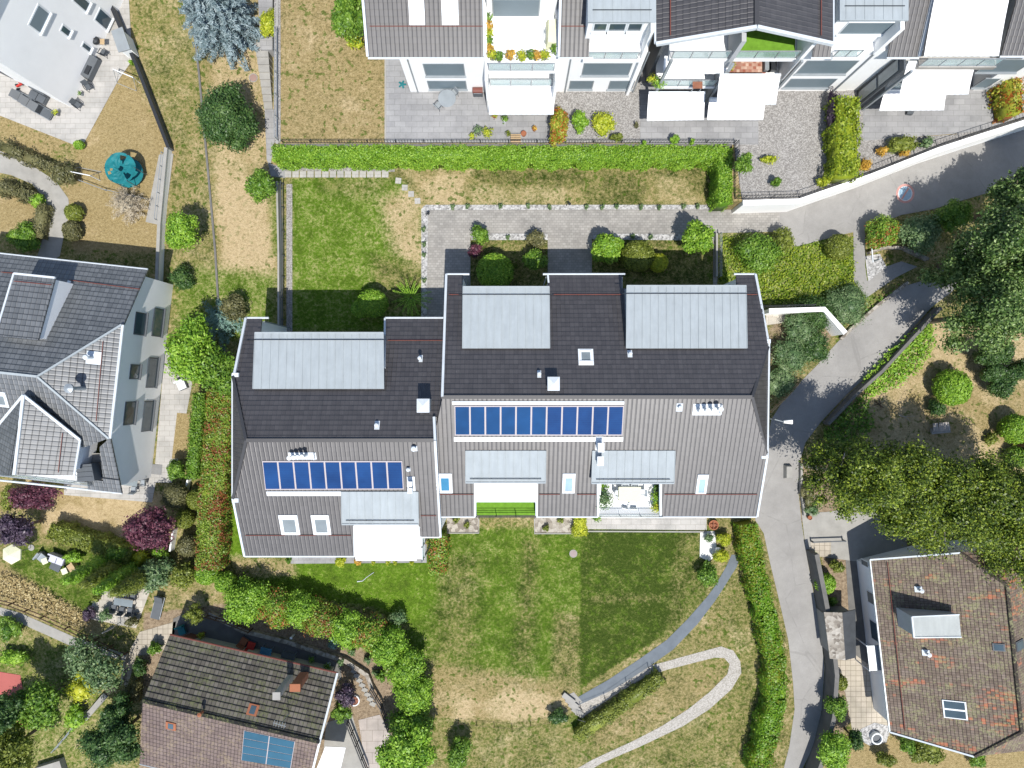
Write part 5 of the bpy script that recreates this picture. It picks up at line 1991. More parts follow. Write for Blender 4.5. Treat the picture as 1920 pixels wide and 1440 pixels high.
# ================================================================ other houses
def west_house():
    zr, ze, zh = 9.0, 4.7, 7.1
    t = thing("house", "large house with grey tiled roof, front gable and pale blue east wall", "house", W(150, 710, 0))
    nw, ne = W(25, 478, ze), W(277, 505, ze)
    ud = (ne - nw).normalized()
    hd = Vector((-ud.y, ud.x, 0))            # up the picture, square to the eaves
    rp = W(71, 706, zr)
    N = Pl(nw, ne, rp)
    hn, hs = W(229, 609, zh), W(205, 822, zh)
    E = Pl(hn, hs, rp)
    se = W(229, 925, ze)
    Sp = Pl(se, se - ud * 5, rp)
    sw = se - ud * 16
    # outline of the west end, beyond the frame
    ww = rp - ud * 11
    tiled("roof", N, [uvpoly(N, [nw, ne, hn, rp, ww, nw - ud * 4])], TILE_WEST, t, .40, .05)
    tiled("roof", E, [uvpoly(E, [rp, hs, hn])], TILE_WEST, t, .40, .05)
    rec = [(160, 917), (150, 860), (142, 835), (165, 835), (188, 850), (200, 917)]
    P = lambda *a: uvpoly(Sp, a)
    tiled("roof", Sp, [P(ww, rp, hs, (160, 838), (120, 838), (-60, 830)),
                       P((187, 838), hs, se, (196, 921)),
                       P((163, 898), (196, 902), (196, 922), (165, 917)),
                       P((-60, 830), (28, 838), (20, 893), (-60, 884)), ], TILE_WEST, t, .40, .05)
    mb = MB()
    edge(mb, [rp, hn], .13, .12, .06)
    edge(mb, [rp, hs], .13, .12, .06)
    edge(mb, [rp, ww], .16, .12, .06)
    obj("ridge_tiles", mb, ZINC, t)
    gutter(t, [nw - ud * 4, ne])
    gutter(t, [hn + Vector((.05, 0, 0)), hs + Vector((.05, 0, 0))], .10)
    gutter(t, [se, sw])
    guard_line(t, N, (130, 525), (262, 542))
    guard_line(t, N, (2, 510), (26, 512))
    guard_line(t, E, (193, 640), (180, 790))
    guard_line(t, Sp, (168, 893), (222, 900), DARK)
    # walls
    i = .40
    a, b, c, d, e = ne - ud * i - hd * .5, hn - ud * i, hs - ud * i, se - ud * i + hd * .5, sw
    mb = skirt([a - Vector((0, 0, .2)), b - Vector((0, 0, .25)), c - Vector((0, 0, .25)), d - Vector((0, 0, .2)), e + hd * .5, nw - ud * 4 - hd * .5], 0)
    obj("wall", mb, WHITE, t)
    Ew = Pl(a, d, a + Vector((0, 0, 3)))
    if Ew.n.x < 0:
        Ew = Pl(a, d, a + Vector((0, 0, 3)), flip=True)
    for (x0, y0, x1, y1) in ((254, 585, 271, 629), (288, 577, 303, 632), (244, 683, 261, 711), (276, 670, 294, 727), (308, 692, 318, 712),
                             (234, 753, 252, 796), (268, 752, 285, 808), (300, 752, 312, 788)):
        u0, v0 = Ew.puv((x0 * .3 + x1 * .7), y1)
        u1, v1 = Ew.puv(x0 * .7 + x1 * .3, y0)
        uc, vc = (u0 + u1) / 2, (v0 + v1) / 2
        w, h = abs(u1 - u0) / 2, min(1.2, 1.1)
        hh = .62 if y1 - y0 < 40 else .7
        m = MB()
        m.fbox(Ew, uc - w, uc + w, vc - hh, vc + hh, -.03, .03)
        m.fbox(Ew, uc - w - .05, uc + w + .05, vc - hh - .07, vc - hh - .003, -.02, .16)
        o = obj("window", m, DARKGREY, t)
        obj("pane", MB().fbox(Ew, uc - w + .08, uc + w - .08, vc - hh + .08, vc + hh - .08, .02, .045), PANE, o)
    # long shed-roofed dormer on the north slope, its deep shadow to the north
    A = [W(27, 513, 7.7), W(104, 521, 7.7), W(72, 638, 8.6), W(-8, 630, 8.6)]
    D = Pl(A[0], A[1], (A[2] + A[3]) / 2)
    cen = sum(A, Vector()) / 4
    ins = [p + (cen - p).normalized() * .15 for p in A]
    mb = MB().hexa([Vector((p.x, p.y, 5.0)) for p in ins], [p - Vector((0, 0, .12)) for p in ins])
    dm = obj("dormer", mb, WHITE, t)
    tiled("roof", D, [[D.uv(p) for p in A]], TILE_WEST, dm, .40, .05)
    m = MB()
    edge(m, [A[0], A[1]], .14, .16)
    obj("gutter", m, ZINC_TRIM, dm)
    m = MB()
    edge(m, [A[0], A[3]], .12, .14)
    obj("verge_trim", m, ZINC_TRIM, dm)
    guard_line(dm, D, (26, 527), (96, 534))
    m = MB()
    edge(m, [N.hit(131, 527, .1), N.hit(68, 636, .1)], .22, .10)
    obj("valley_trim", m, ZINC_TRIM, t)
    # front gable with its own small tiled roof
    zg, zl = 9.1, 7.1
    r0, r1 = W(45, 741, zg), W(28, 890, 6.9)
    r1 = Vector((r1.x, r1.y, zg - .15))
    r1 = W(28, 890, zg - .15)
    l0, l1 = W(-14, 812, zl), W(-30, 884, zl)
    g0, g1 = W(150, 824, zl), W(139, 891, zl)
    gr = Pl(g1, g0, r0)
    tiled("roof", gr, [[gr.uv(p) for p in (r0, r1, g1, g0)]], TILE_WEST, t, .40, .05)
    gl = Pl(l0, l1, r0)
    tiled("roof", gl, [[gl.uv(p) for p in (r0, l0, l1, r1)]], TILE_WEST, t, .40, .05)
    m = MB()
    edge(m, [r0, r1], .2, .1, .06)
    edge(m, [r0, g0], .18, .12, .04)
    edge(m, [r0, l0], .18, .12, .04)
    obj("valley_trim", m, ZINC_TRIM, t)
    gutter(t, [g0, g1], .09)
    guard_line(t, gr, (117, 812), (109, 886))
    mb = MB()
    up = lambda p, dz: p - Vector((0, 0, dz))
    q = lambda p: p + hd * .35
    mb.add([q(l1) - Vector((0, 0, 2.5)), q(g1) - Vector((.2, 0, 2.5)), up(q(g1), .2) - Vector((.2, 0, 0)), up(q(r1), .2), up(q(l1), .2)], [(0, 1, 2, 3, 4)])
    mb.add([q(g1) - Vector((.2, 0, 2.5)), g0 - Vector((.2, 0, 2.5)), up(g0, .2) - Vector((.2, 0, 0)), up(q(g1), .2) - Vector((.2, 0, 0))], [(0, 1, 2, 3)])
    obj("gable_wall", mb, WHITE, t)
    # white balcony under the gable
    bz = 4.5
    o0, o1 = W(20, 890, bz), W(150, 905, bz)
    mb = MB().hexa([o0 - Vector((0, 0, .25)), o1 - Vector((0, 0, .25)), o1 + hd * 1.6 - Vector((0, 0, .25)), o0 + hd * 1.6 - Vector((0, 0, .25))], [o0, o1, o1 + hd * 1.6, o0 + hd * 1.6])
    obj("balcony_floor", mb, WHITE, t)
    glass_rail(t, o0 - ud * 1.0 + hd * .05, o1 + ud * 1.2 + hd * .05, 1.0, 5)
    # roof niche with boxes
    nz = 5.0
    n0, n1, n2, n3 = W(146, 900, nz), W(196, 905, nz), W(190, 850, nz), W(150, 850, nz)
    obj("niche_floor", MB().hexa([p - Vector((0, 0, .2)) for p in (n0, n1, n2, n3)], [n0, n1, n2, n3]), CONC, t)
    m = MB()
    a_, b_ = W(164, 868, nz), W(190, 866, nz)
    m.hexa([a_, b_, W(196, 897, nz), W(164, 899, nz)], [p + Vector((0, 0, 1.2)) for p in (a_, b_, W(196, 897, nz), W(164, 899, nz))])
    for k in range(3):
        y = 874 + k * 9
        m.bar(W(165, y, nz) + Vector((0, 0, 1.22)), W(192, y - 2, nz) + Vector((0, 0, 1.22)), .08, .05)
    obj("skylight", m, DARKGREY, t)
    # vents and cowl on the east hip
    u, v = E.puv(176, 671, .06)
    m = MB().fbox(E, u - .45, u + .45, v - .45, v + .45, 0, .062)
    p = E.at(u, v + .1, .05)
    m.tube([p, p + Vector((0, 0, .7))], .10, 8)
    m.lathe(p + Vector((0, 0, .7)), [(.1, 0), (.2, .03), (.16, .12), (.02, .16)], 10)
    obj("roof_vent", m, ZINC_TRIM, t)
    p = E.hit(158, 728, 0)
    m = MB().tube([p, p + Vector((0, 0, 1.5))], [.14, .13], 9)
    m.lathe(p + Vector((0, 0, 1.5)), [(.13, 0), (.32, .05), (.32, .2), (.05, .32)], 12)
    obj("flue", m, GREYMET, t)
    skylight(t, Sp, -6, 736, 9, 762, PANE_GREY)


def south_house():
    """the tiled house at the bottom left"""
    t = thing("house", "old house with mossy brown tiled roof and a blue solar panel", "house", W(440, 1310, 0))
    ze, zr, zs = 3.2, 5.3, 2.5
    nl, nr = W(319, 1190, ze), W(633, 1262, ze)
    rl, rr = W(268, 1313, zr), W(600, 1390, zr)
    sl = W(262, 1432, zs)
    ud = (rr - rl).normalized()
    sr = sl + ud * (rr - rl).length * .985
    N = Pl(nl, nr, rl)
    Sp = Pl(sr, sl, rl)
    ext = sl + (sl - rl) * .35
    ext2 = sr + (sl - rl) * .35
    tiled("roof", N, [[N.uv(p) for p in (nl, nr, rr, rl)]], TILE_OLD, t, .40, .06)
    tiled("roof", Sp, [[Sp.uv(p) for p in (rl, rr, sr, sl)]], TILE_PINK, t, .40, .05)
    mb = MB()
    edge(mb, [rl, rr], .26, .12, .06)
    obj("ridge_tiles", mb, TILE_OLD, t)
    gutter(t, [nl, nr], .08, COPPER)
    gutter(t, [sl, sr], .08, GREYMET)
    mb = MB()
    edge(mb, [nr, rr, sr], .14, .16, .03)
    obj("verge_board", mb, WFRAME, t)
    hd = Vector((-ud.y, ud.x, 0))
    a, b = nl + ud * .5 - hd * 1.05, nr - ud * .9 - hd * 1.05
    c, d = sr - ud * .9 + hd * .4, sl + ud * .5 + hd * .4
    m1, m2 = rr - ud * .9, rl + ud * .5
    dz = Vector((0, 0, .25))
    obj("wall", skirt([a - dz, b - dz, m1 - dz, c - dz, d - dz, m2 - dz], 0), CREAM, t)
    m = MB().hexa([nl + ud * .3 - hd * 1 - Vector((0, 0, 3.2)), nl + ud * 1.2 - hd * 1 - Vector((0, 0, 3.2)), nl + ud * 1.2 - hd * 4.2 - Vector((0, 0, 3.2)), nl + ud * .3 - hd * 4.2 - Vector((0, 0, 3.2))],
                  [nl - ud * .4 - hd * 1 - Vector((0, 0, 1.0)), nl + ud * .5 - hd * 1 - Vector((0, 0, .8)), nl + ud * .5 - hd * 4.2 - Vector((0, 0, .8)), nl - ud * .4 - hd * 4.2 - Vector((0, 0, 1.0))])
    obj("lean_to", m, BRICK, t)
    solar_array(t, Sp, (457, 1370), (553, 1391), (545, 1441), (452, 1426), 2, glass=PANE_BLUE_DARK, rows=4, d=.12, gap=.02)
    # chimneys with tall shafts, skylights, aerial
    mb = MB()
    p = N.hit(536, 1312, 0)
    q = W(553, 1290, 6.0)
    mb.prism([Vector((q.x - .32, q.y - .22, 0)), Vector((q.x + .32, q.y - .22, 0)), Vector((q.x + .32, q.y + .22, 0)), Vector((q.x - .32, q.y + .22, 0))], 3.8, 5.9)
    o = obj("chimney", mb, BRICK, t)
    obj("cap", MB().box((q.x, q.y, 5.95), (.76, .56, .10)), TERRA, o)
    q = W(520, 1303, 6.6)
    mb = MB().prism([Vector((q.x - .2, q.y - .2, 0)), Vector((q.x + .2, q.y - .2, 0)), Vector((q.x + .2, q.y + .2, 0)), Vector((q.x - .2, q.y + .2, 0))], 3.7, 6.7)
    o = obj("chimney", mb, CONC, t)
    obj("cap", MB().box((q.x, q.y, 6.76), (.55, .55, .08)), CONC, o)
    for x, y in ((474, 1331), (320, 1362)):
        pl = N if y < 1340 else Sp
        u, v = pl.puv(x, y, .1)
        m = MB().fbox(pl, u - .38, u + .38, v - .38, v + .38, 0, .10)
        o = obj("skylight", m, TERRA, t)
        obj("pane", MB().fbox(pl, u - .2, u + .2, v - .27, v + .27, .09, .12), PANE, o)
    p = N.hit(541, 1338, 0)
    m = MB().tube([p, p + Vector((0, 0, 1.7))], .025, 6)
    tp = p + Vector((0, 0, 1.65))
    m.tube([tp - Vector((.55, -.15, 0)), tp + Vector((.35, -.12, 0))], .02, 5)
    for k in range(5):
        c0 = tp - Vector((.5 - k * .19, -.13 + k * .05, 0))
        m.tube([c0 - Vector((.06, .22, 0)), c0 + Vector((.06, .22, 0))], .012, 4)
    obj("aerial", m, GREYMET, t)
    p = Sp.hit(380, 1334, 0)
    m = MB().tube([p, p + Vector((0, 0, .5))], .09, 8)
    m.lathe(p + Vector((0, 0, .5)), [(.09, 0), (.16, .05), (.02, .15)], 10)
    obj("roof_vent", m, TERRA, t)
    # east side canopy
    m = MB()
    c0, c1, c2, c3 = W(610, 1400, 2.6), W(648, 1402, 2.5), W(636, 1452, 2.5), W(590, 1450, 2.6)
    m.hexa([p - Vector((0, 0, .06)) for p in (c3, c2, c1, c0)], [c3, c2, c1, c0])
    obj("canopy", m, AWNING, t)
    for x, y, w in ((612, 1335, .5), (590, 1395, .5)):
        pass


def east_house():
    """the clay tiled house at the bottom right"""
    t = thing("house", "big house with mottled orange clay tiled roof and a corrugated dormer", "house", W(1760, 1220, 0))
    ze, zh, zr = 2.9, 5.4, 6.9
    nw, sw = W(1631, 1049, ze), W(1668, 1372, ze)
    rn, rs = W(1887, 1097, zr), W(1915, 1372, zr)
    Wp = Pl(nw, sw, rs)
    # keep the ridge on the western plane
    ax = (sw - nw).normalized()
    sd = Vector((-ax.y, ax.x, 0))
    if sd.x < 0:
        sd = -sd
    gs, gn = Wp.hit(1826, 1418), Wp.hit(1800, 1036)
    rn, rs = Wp.hit(1887, 1097), Wp.hit(1915, 1372)
    rid = (rn - rs).normalized()
    tiled("roof", Wp, [[Wp.uv(p) for p in (nw, sw, gs, rs, rn, gn)]], TILE_MOSS, t, .25, .03)
    wdt = (rs - sw).dot(sd)
    mir = lambda p: p + sd * 2 * ((rs - p).dot(sd))
    Ep = Pl(mir(sw), mir(nw), rs)
    tiled("roof", Ep, [[Ep.uv(p) for p in (mir(sw), mir(nw), mir(gn), rn, rs, mir(gs))]], TILE_MOSS, t, .25, .03)
    for g, r in ((gs, rs), (gn, rn)):
        Hp = Pl(g, mir(g), r)
        tiled("roof", Hp, [[Hp.uv(p) for p in (g, mir(g), r)]], TILE_MOSS, t, .25, .03)
    mb = MB()
    edge(mb, [rn, rs], .24, .12, .05)
    edge(mb, [rs, gs], .2, .1, .05)
    edge(mb, [rn, gn], .2, .1, .05)
    obj("ridge_tiles", mb, TILE_MOSS, t)
    gutter(t, [nw, sw], .08, GREYMET)
    mb = MB()
    edge(mb, [sw, gs], .12, .16, .02)
    obj("verge_trim", mb, ZINC_TRIM, t)
    mb = MB()
    edge(mb, [nw, gn], .12, .16, .02)
    obj("verge_trim", mb, ZINC_TRIM, t)
    guard_line(t, Wp, (1664, 1054), (1697, 1370), COPPER, .12)
    dz = Vector((0, 0, .25))
    i = .35
    a, b = nw + sd * i - rid * .8 - dz, sw + sd * i + rid * i - dz
    obj("wall", skirt([a, b, gs + rid * i - dz, mir(gs) + rid * i - dz, mir(sw) + rid * i - sd * i - dz, mir(nw) - sd * i - rid * .8 - dz, mir(gn) - rid * .8 - dz, gn - rid * .8 - dz], 0), WHITE, t)
    Wf = Pl(a, b, a + Vector((0, 0, 2)))
    if Wf.n.x > 0:
        Wf = Pl(a, b, a + Vector((0, 0, 2)), flip=True)
    for (x0, y0, x1, y1) in ((1617, 1050, 1627, 1062), (1627, 1110, 1640, 1132), (1634, 1165, 1645, 1200)):
        (ua, va), (ub, vb) = Wf.puv((x0 + x1) / 2, y0), Wf.puv((x0 + x1) / 2, y1)
        uc, vc, w = (ua + ub) / 2, (va + vb) / 2, abs(ua - ub) / 2
        m = MB().fbox(Wf, uc - w, uc + w, vc - .55, vc + .55, -.03, .03)
        o = obj("window", m, WFRAME, t)
        obj("pane", MB().fbox(Wf, uc - w + .08, uc + w - .08, vc - .47, vc + .47, .02, .045), PANE, o)
    # dormer with corrugated roof
    A = [W(1709, 1156, 5.75), W(1713, 1195, 5.75), W(1802, 1194, 6.05), W(1798, 1152, 6.05)]
    cen = sum(A, Vector()) / 4
    ins = [p + (cen - p).normalized() * .12 for p in A]
    dm = obj("dormer", MB().hexa([Vector((p.x, p.y, 3.6)) for p in ins], [p - Vector((0, 0, .08)) for p in ins]), GREYWALL, t)
    D = Pl(A[0], A[1], (A[2] + A[3]) / 2)
    m = MB()
    qd = [D.uv(p) for p in A]
    nW = 22
    V, Fc = [], []
    lp = lambda p, q, s: (p[0] + (q[0] - p[0]) * s, p[1] + (q[1] - p[1]) * s)
    for k in range(nW * 2 + 1):
        s = k / (nW * 2)
        hgt = .035 if k % 2 else 0
        e0, e1 = lp(qd[0], qd[1], s), lp(qd[3], qd[2], s)
        V += [D.at(*e0, hgt), D.at(*e1, hgt)]
        if k:
            Fc.append((2 * k - 2, 2 * k, 2 * k + 1, 2 * k - 1))
    m.add(V, Fc)
    obj("corrugated_roof", m, ZINC_PALE, dm)
    m = MB()
    edge(m, [A[0], A[1]], .12, .14)
    edge(m, [A[1], A[2]], .08, .12)
    edge(m, [A[0], A[3]], .08, .12)
    obj("gutter", m, ZINC_TRIM, dm)
    # roof windows and vents
    for (x0, y0, x1, y1, n) in ((1769, 1316, 1812, 1346, 2), (1861, 1207, 1885, 1221, 1)):
        pts = [Wp.puv(x, y, .08) for x, y in ((x0, y0), (x1, y0), (x1, y1), (x0, y1))]
        us, vs = [p[0] for p in pts], [p[1] for p in pts]
        u0, u1, v0, v1 = min(us) + .03, max(us) - .03, min(vs) + .03, max(vs) - .03
        o = obj("skylight", MB().fbox(Wp, u0, u1, v0, v1, 0, .09), WFRAME if n == 2 else DARKGREY, t)
        for k in range(n):
            w = (u1 - u0) / n
            obj("pane", MB().fbox(Wp, u0 + k * w + .07, u0 + (k + 1) * w - .07, v0 + .1, v1 - .1, .08, .105), PANE, o)
    u, v = Ep.puv(1913, 1210, .08)
    o = obj("skylight", MB().fbox(Ep, u - .35, u + .35, v - .5, v + .5, 0, .09), DARKGREY, t)
    obj("pane", MB().fbox(Ep, u - .27, u + .27, v - .4, v + .4, .08, .105), PANE, o)
    for x, y in ((1722, 1105), (1736, 1224)):
        u, v = Wp.puv(x, y, .05)
        m = MB().fbox(Wp, u - .22, u + .22, v - .25, v + .25, 0, .06)
        p = Wp.at(u, v, .05)
        m.tube([p, p + Vector((0, 0, .45))], .08, 8)
        m.lathe(p + Vector((0, 0, .45)), [(.08, 0), (.16, .03), (.02, .1)], 10)
        obj("roof_vent", m, ZINC_TRIM, t)
    # porch beside the west wall
    m = MB()
    sd2 = -sd
    g0 = a + (b - a) * .50
    g1 = a + (b - a) * .66
    P = [Vector((q.x, q.y, z)) for q, z in ((g0, 2.35), (g0 + sd2 * 1.0, 2.2), (g1 + sd2 * 1.0, 2.2), (g1, 2.35))]
    m = MB().hexa([p - Vector((0, 0, .07)) for p in P], P)
    pr = obj("porch_roof", m, GREYMET, t)
    for p in (P[1], P[2]):
        obj("porch_post", MB().tube([Vector((p.x, p.y, 0)), p], .05, 6), WFRAME, pr)
    obj("door", MB().fbox(Wf, *sorted((Wf.uv(g0.lerp(g1, .3))[0], Wf.uv(g0.lerp(g1, .7))[0])), Wf.uv(Vector((a.x, a.y, .05)))[1], Wf.uv(Vector((a.x, a.y, 2.05)))[1], -.02, .04), WFRAME, t)

    # small garage with a gravelled and tarred flat gable roof
    t = thing("shed", "small shed with a half weathered, half dark roof beside the lane", "shed", W(1575, 1190, 0))
    z0, z1 = 1.9, 2.3
    a, b, c, d = W(1545, 1148, z0), W(1604, 1143, z0), W(1605, 1233, z0), W(1556, 1235, z0)
    r0, r1 = (a + b) / 2, (c + d) / 2
    r0, r1 = Vector((r0.x, r0.y, z1)), Vector((r1.x, r1.y, z1))
    Lp, Rp = Pl(a, d, r0), Pl(b, c, r0)
    m = MB()
    m.hexa([p - Vector((0, 0, .1)) for p in (d, r1, r0, a)], [d, r1, r0, a])
    obj("roof", m, STONE, t)
    m = MB()
    m.hexa([p - Vector((0, 0, .1)) for p in (r1, c, b, r0)], [r1, c, b, r0])
    obj("roof", m, ASPHALT_BLUE_DARK, t)
    cen = (a + b + c + d) / 4
    w = [p + (cen - p).normalized() * .35 for p in (a, b, c, d)]
    obj("wall", skirt([Vector((p.x, p.y, z0 - .05)) for p in (w[0], w[1], w[2], w[3])], 0), CONC, t)
    obj("door", MB().bar(w[3].lerp(w[2], .25) - Vector((0, .06, 1.25)), w[3].lerp(w[2], .75) - Vector((0, .06, 1.25)), .05, 2.1), WOOD_DARK, t)


def northwest_house():
    t = thing("house", "white rendered house at the top left corner seen from above its terrace", "house", W(90, 130, 0))
    c = W(135, 202, 0)
    d1 = Vector((70, 145, 0)).normalized()
    d2 = Vector((-145, 70, 0)).normalized()
    L1, L2, h = 13.0, 12.0, 10.8
    corners = [c, c + d1 * L1, c + d1 * L1 + d2 * L2, c + d2 * L2]
    obj("wall", MB().prism(corners, 0, h), WHITE, t)
    E = Pl(c, c + d1, c + Vector((0, 0, 1)), flip=False)
    if E.n.dot(Vector((1, -.5, 0))) < 0:
        E = Pl(c, c + d1, c + Vector((0, 0, 1)), flip=True)
    if E.n.dot(Vector((1, -.5, 0))) < 0:
        E.n, E.u = -E.n, -E.u
    Sf = Pl(c, c + d2, c + Vector((0, 0, 1)))
    if Sf.n.dot(Vector((-.4, -1, 0))) < 0:
        Sf.n, Sf.u = -Sf.n, -Sf.u
    # px of two opposite lower/upper corners on the wall
    for q in (((51, 46), (93, 23)), ((110, 53), (134, 60)), ((150, 83), (172, 95)), ((176, 38), (207, 52)), ((136, 2), (172, 2))):
        pass
    for pts in ([(71, 8), (95, 24), (73, 64), (51, 45)], [(118, 45), (135, 58), (126, 70), (110, 57)], [(157, 78), (173, 90), (166, 99), (150, 87)],
                [(187, 14), (211, 34), (199, 57), (175, 38)], [(138, -8), (174, -4), (160, 24), (136, 2)]):
        uv = [E.puv(*p) for p in pts]
        us, vs = sorted(p[0] for p in uv), sorted(p[1] for p in uv)
        u0, u1 = (us[0] + us[1]) / 2, (us[2] + us[3]) / 2
        v0, v1 = (vs[0] + vs[1]) / 2, (vs[2] + vs[3]) / 2
        m = MB().fbox(E, u0, u1, v0, v1, -.02, .03)
        m.fbox(E, u0 - .06, u1 + .06, v0 - .1, v0 - .003, -.02, .16)
        o = obj("window", m, WFRAME, t)
        obj("pane", MB().fbox(E, u0 + .1, u1 - .1, v0 + .1, v1 - .1, .02, .05), PANE if u1 - u0 < 1.2 else BLIND, o)
    u0, v0 = Sf.puv(2, 128)
    m = MB().fbox(Sf, u0 - .2, u0 + 1.2, .6, 2.0, -.02, .03) if False else MB().fbox(Sf, min(Sf.uv(c + d2 * 5)[0], Sf.uv(c + d2 * 6.4)[0]), max(Sf.uv(c + d2 * 5)[0], Sf.uv(c + d2 * 6.4)[0]), .3, 2.2, -.02, .03)
    o = obj("window", m, DARKGREY, t)
    # low gable roof beyond the frame
    o_ = .5
    rc = [c - d1 * o_ - d2 * o_, c + d1 * (L1 + o_) - d2 * o_, c + d1 * (L1 + o_) + d2 * (L2 + o_), c - d1 * o_ + d2 * (L2 + o_)]
    up = lambda p, z: Vector((p.x, p.y, z))
    r0, r1 = (rc[0] + rc[3]) / 2, (rc[1] + rc[2]) / 2
    P1 = Pl(up(rc[0], h), up(rc[1], h), up(r0, h + 2.4))
    tiled("roof", P1, [[P1.uv(p) for p in (up(rc[0], h), up(rc[1], h), up(r1, h + 2.4), up(r0, h + 2.4))]], TILE_WEST, t, .40, .05)
    P2 = Pl(up(rc[2], h), up(rc[3], h), up(r0, h + 2.4))
    tiled("roof", P2, [[P2.uv(p) for p in (up(rc[2], h), up(rc[3], h), up(r0, h + 2.4), up(r1, h + 2.4))]], TILE_WEST, t, .40, .05)
    # pale sloping glazed lean-to at the north-east corner
    m = MB()
    P = [W(208, 58, 1.3), W(229, 50, 1.6), W(244, 92, 1.6), W(222, 98, 1.3)]
    m.hexa([p - Vector((0, 0, .08)) for p in P[::-1]], P[::-1])
    lt = thing("garden_shed", "small garden shed with a two tone grey roof by the black fence", "garden shed", W(228, 80, 0))
    obj("roof", m, GREYMET, lt)
    ce = sum(P, Vector()) / 4
    ins = [p + (ce - p).normalized() * .2 for p in P]
    obj("wall", skirt([p - Vector((0, 0, .1)) for p in ins], 0), WHITE, lt)
    obj("door", MB().bar(Vector((ins[3].x + .15, ins[3].y - .03, .6)), Vector((ins[2].x - .15, ins[2].y - .03, .6)), .05, 1.1), WFRAME, lt)


PANE_BLUE_DARK = glass_material("old_collector_glass", (0.022, 0.085, 0.135), 0.12)
ZINC_PALE = zinc_material("corrugated_sheet", (0.50, 0.52, 0.50))
ASPHALT_BLUE_DARK = plain("tar_roof", (0.055, 0.06, 0.065), 0.8, 0.2, var=0.25)
west_house()
south_house()
east_house()
northwest_house()


# ================================================================ hedges
hedge([(515, 284), (700, 284), (960, 285), (1200, 284), (1360, 284), (1361, 375)], 26, 2.6, L_LAUREL, "long bright green laurel hedge below the upper terrace, bent at its right end", wob=.10, leaf=.075, dens=190, jit=.05)
hedge([(410, 742), (402, 850), (393, 950), (388, 1058)], 46, 2.0, L_PHOT, "tall clipped hedge with red tips beside the long house", wob=.08, leaf=.085, dens=150)
hedge([(372, 742), (366, 800), (358, 893)], 22, 1.5, L_GREEN, "narrow green hedge left of the red tipped hedge", leaf=.085, dens=150)
hedge([(1404, 992), (1416, 1060), (1440, 1160), (1457, 1240), (1457, 1320), (1440, 1390), (1425, 1450)], 36, 1.7, L_LANE, "long clipped hedge curving beside the lane", wob=.14, leaf=.085, dens=160)
hedge([(821, 1012), (820, 1070)], 32, 1.6, L_PHOTL, "short green hedge with a red tip between the two lawns", leaf=.08, dens=170)
hedge([(1088, 972), (1088, 1000)], 24, 1.1, L_YELLOW, "square yellow green bush between the stone bed and the paving", leaf=.07, dens=200)
hedge([(1085, 1382), (1160, 1330), (1238, 1274)], 24, .9, L_OLIVE, "low yellowish hedge below the dark garden path", leaf=.075, dens=170, wob=.14)
hedge([(1592, 190), (1592, 320)], 42, 2.2, L_LIME, "yellow green hedge dividing the gravel from the patio", z0=PZ, leaf=.10, wob=.18)
hedge([(96, 998), (160, 1018), (236, 1042)], 30, 1.5, L_OLIVE, "dull green clipped hedge below the tan lawn", leaf=.08, dens=150)
hedge([(0, 272), (40, 290), (92, 312)], 18, 1.1, L_BROWN, "low brownish hedge along the white path", leaf=.08, dens=140, wob=.16)
hedge([(-6, 348), (30, 356), (58, 368)], 22, 1.0, L_BROWN, "low dry hedge inside the bend of the white path", leaf=.08, dens=140, wob=.14)
hedge([(76, 385), (68, 440)], 20, .9, L_BROWN, "low brown hedge beside the white path", leaf=.07, dens=150)
hedge([(1905, 120), (1912, 205)], 22, 2.2, L_AUTUMN, "reddish climbing hedge at the right edge of the patio", z0=PZ, leaf=.10, wob=.2, jit=.14)

# ================================================================ trees and shrubs, upper left
conifer(408, 32, 78, 9.5, L_BLUE, "tall blue spruce on the dry lawn", zc=3.2, nb=240, leaf=.17, per=56, name="spruce", cat="tree")
shrub(425, 219, 60, 4.2, L_DARK, "large dark yew below the blue spruce", leaf=.10, n=16, rel=.36, dens=130, name="yew", cat="tree", rough=.16)
tree(488, 350, 29, 3.2, L_GREEN, "small green tree beside the end of the laurel hedge", leaf=.10, n=8, rel=.45)
tree(345, 436, 33, 3.6, L_BRIGHT, "dense green tree right of the concrete ramp", ry=41, leaf=.10, n=10, rel=.42, dens=120)
shrub(341, 523, 24, 1.5, L_DARK, "small dark bush on the grass strip", leaf=.08, n=7, dens=130, rough=.16)
shrub(440, 577, 28, 1.9, L_BROWN, "brownish bush beside the blue green juniper", leaf=.09, n=7, rough=.18)
conifer(415, 605, 52, 1.5, L_TEAL, "spreading blue green juniper beside the long house", nb=46, leaf=.16, per=30, name="juniper", cat="shrub", droop=.10)
tree(362, 655, 46, 5.0, L_BRIGHT, "feathery green tree next to the west house", ry=66, leaf=.13, n=14, rel=.36, rough=.2, dens=80)
tree(405, 690, 42, 4.2, L_GREEN, "feathery green tree next to the long house", ry=48, leaf=.13, n=11, rel=.38, rough=.2, dens=80)
shrub(506, 46, 20, 1.4, L_YELLOW, "golden bush beside the steps", ry=29, z0=1.2, leaf=.08, dens=150)
tree(655, 34, 34, 5.0, L_GREEN, "green tree left of the north house", ry=52, z0=PZ, leaf=.12, n=9)
shrub(663, 74, 20, 2.0, L_YELLOW, "yellowish shrub at the foot of the north house's roof corner", ry=16, z0=PZ, leaf=.1)
conifer(238, 384, 40, 2.2, L_TWIG, "bare grey bush on the tan lawn", nb=60, leaf=.16, per=22, asp=.10, name="bush", cat="shrub", droop=-.15, lift=.02)
ball(137, 398, 17, 1.2, L_OLIVE, "round clipped bush where the white path bends")
ball(133, 432, 18, 1.3, L_BROWN, "brownish round bush below the path bend", ry=20)
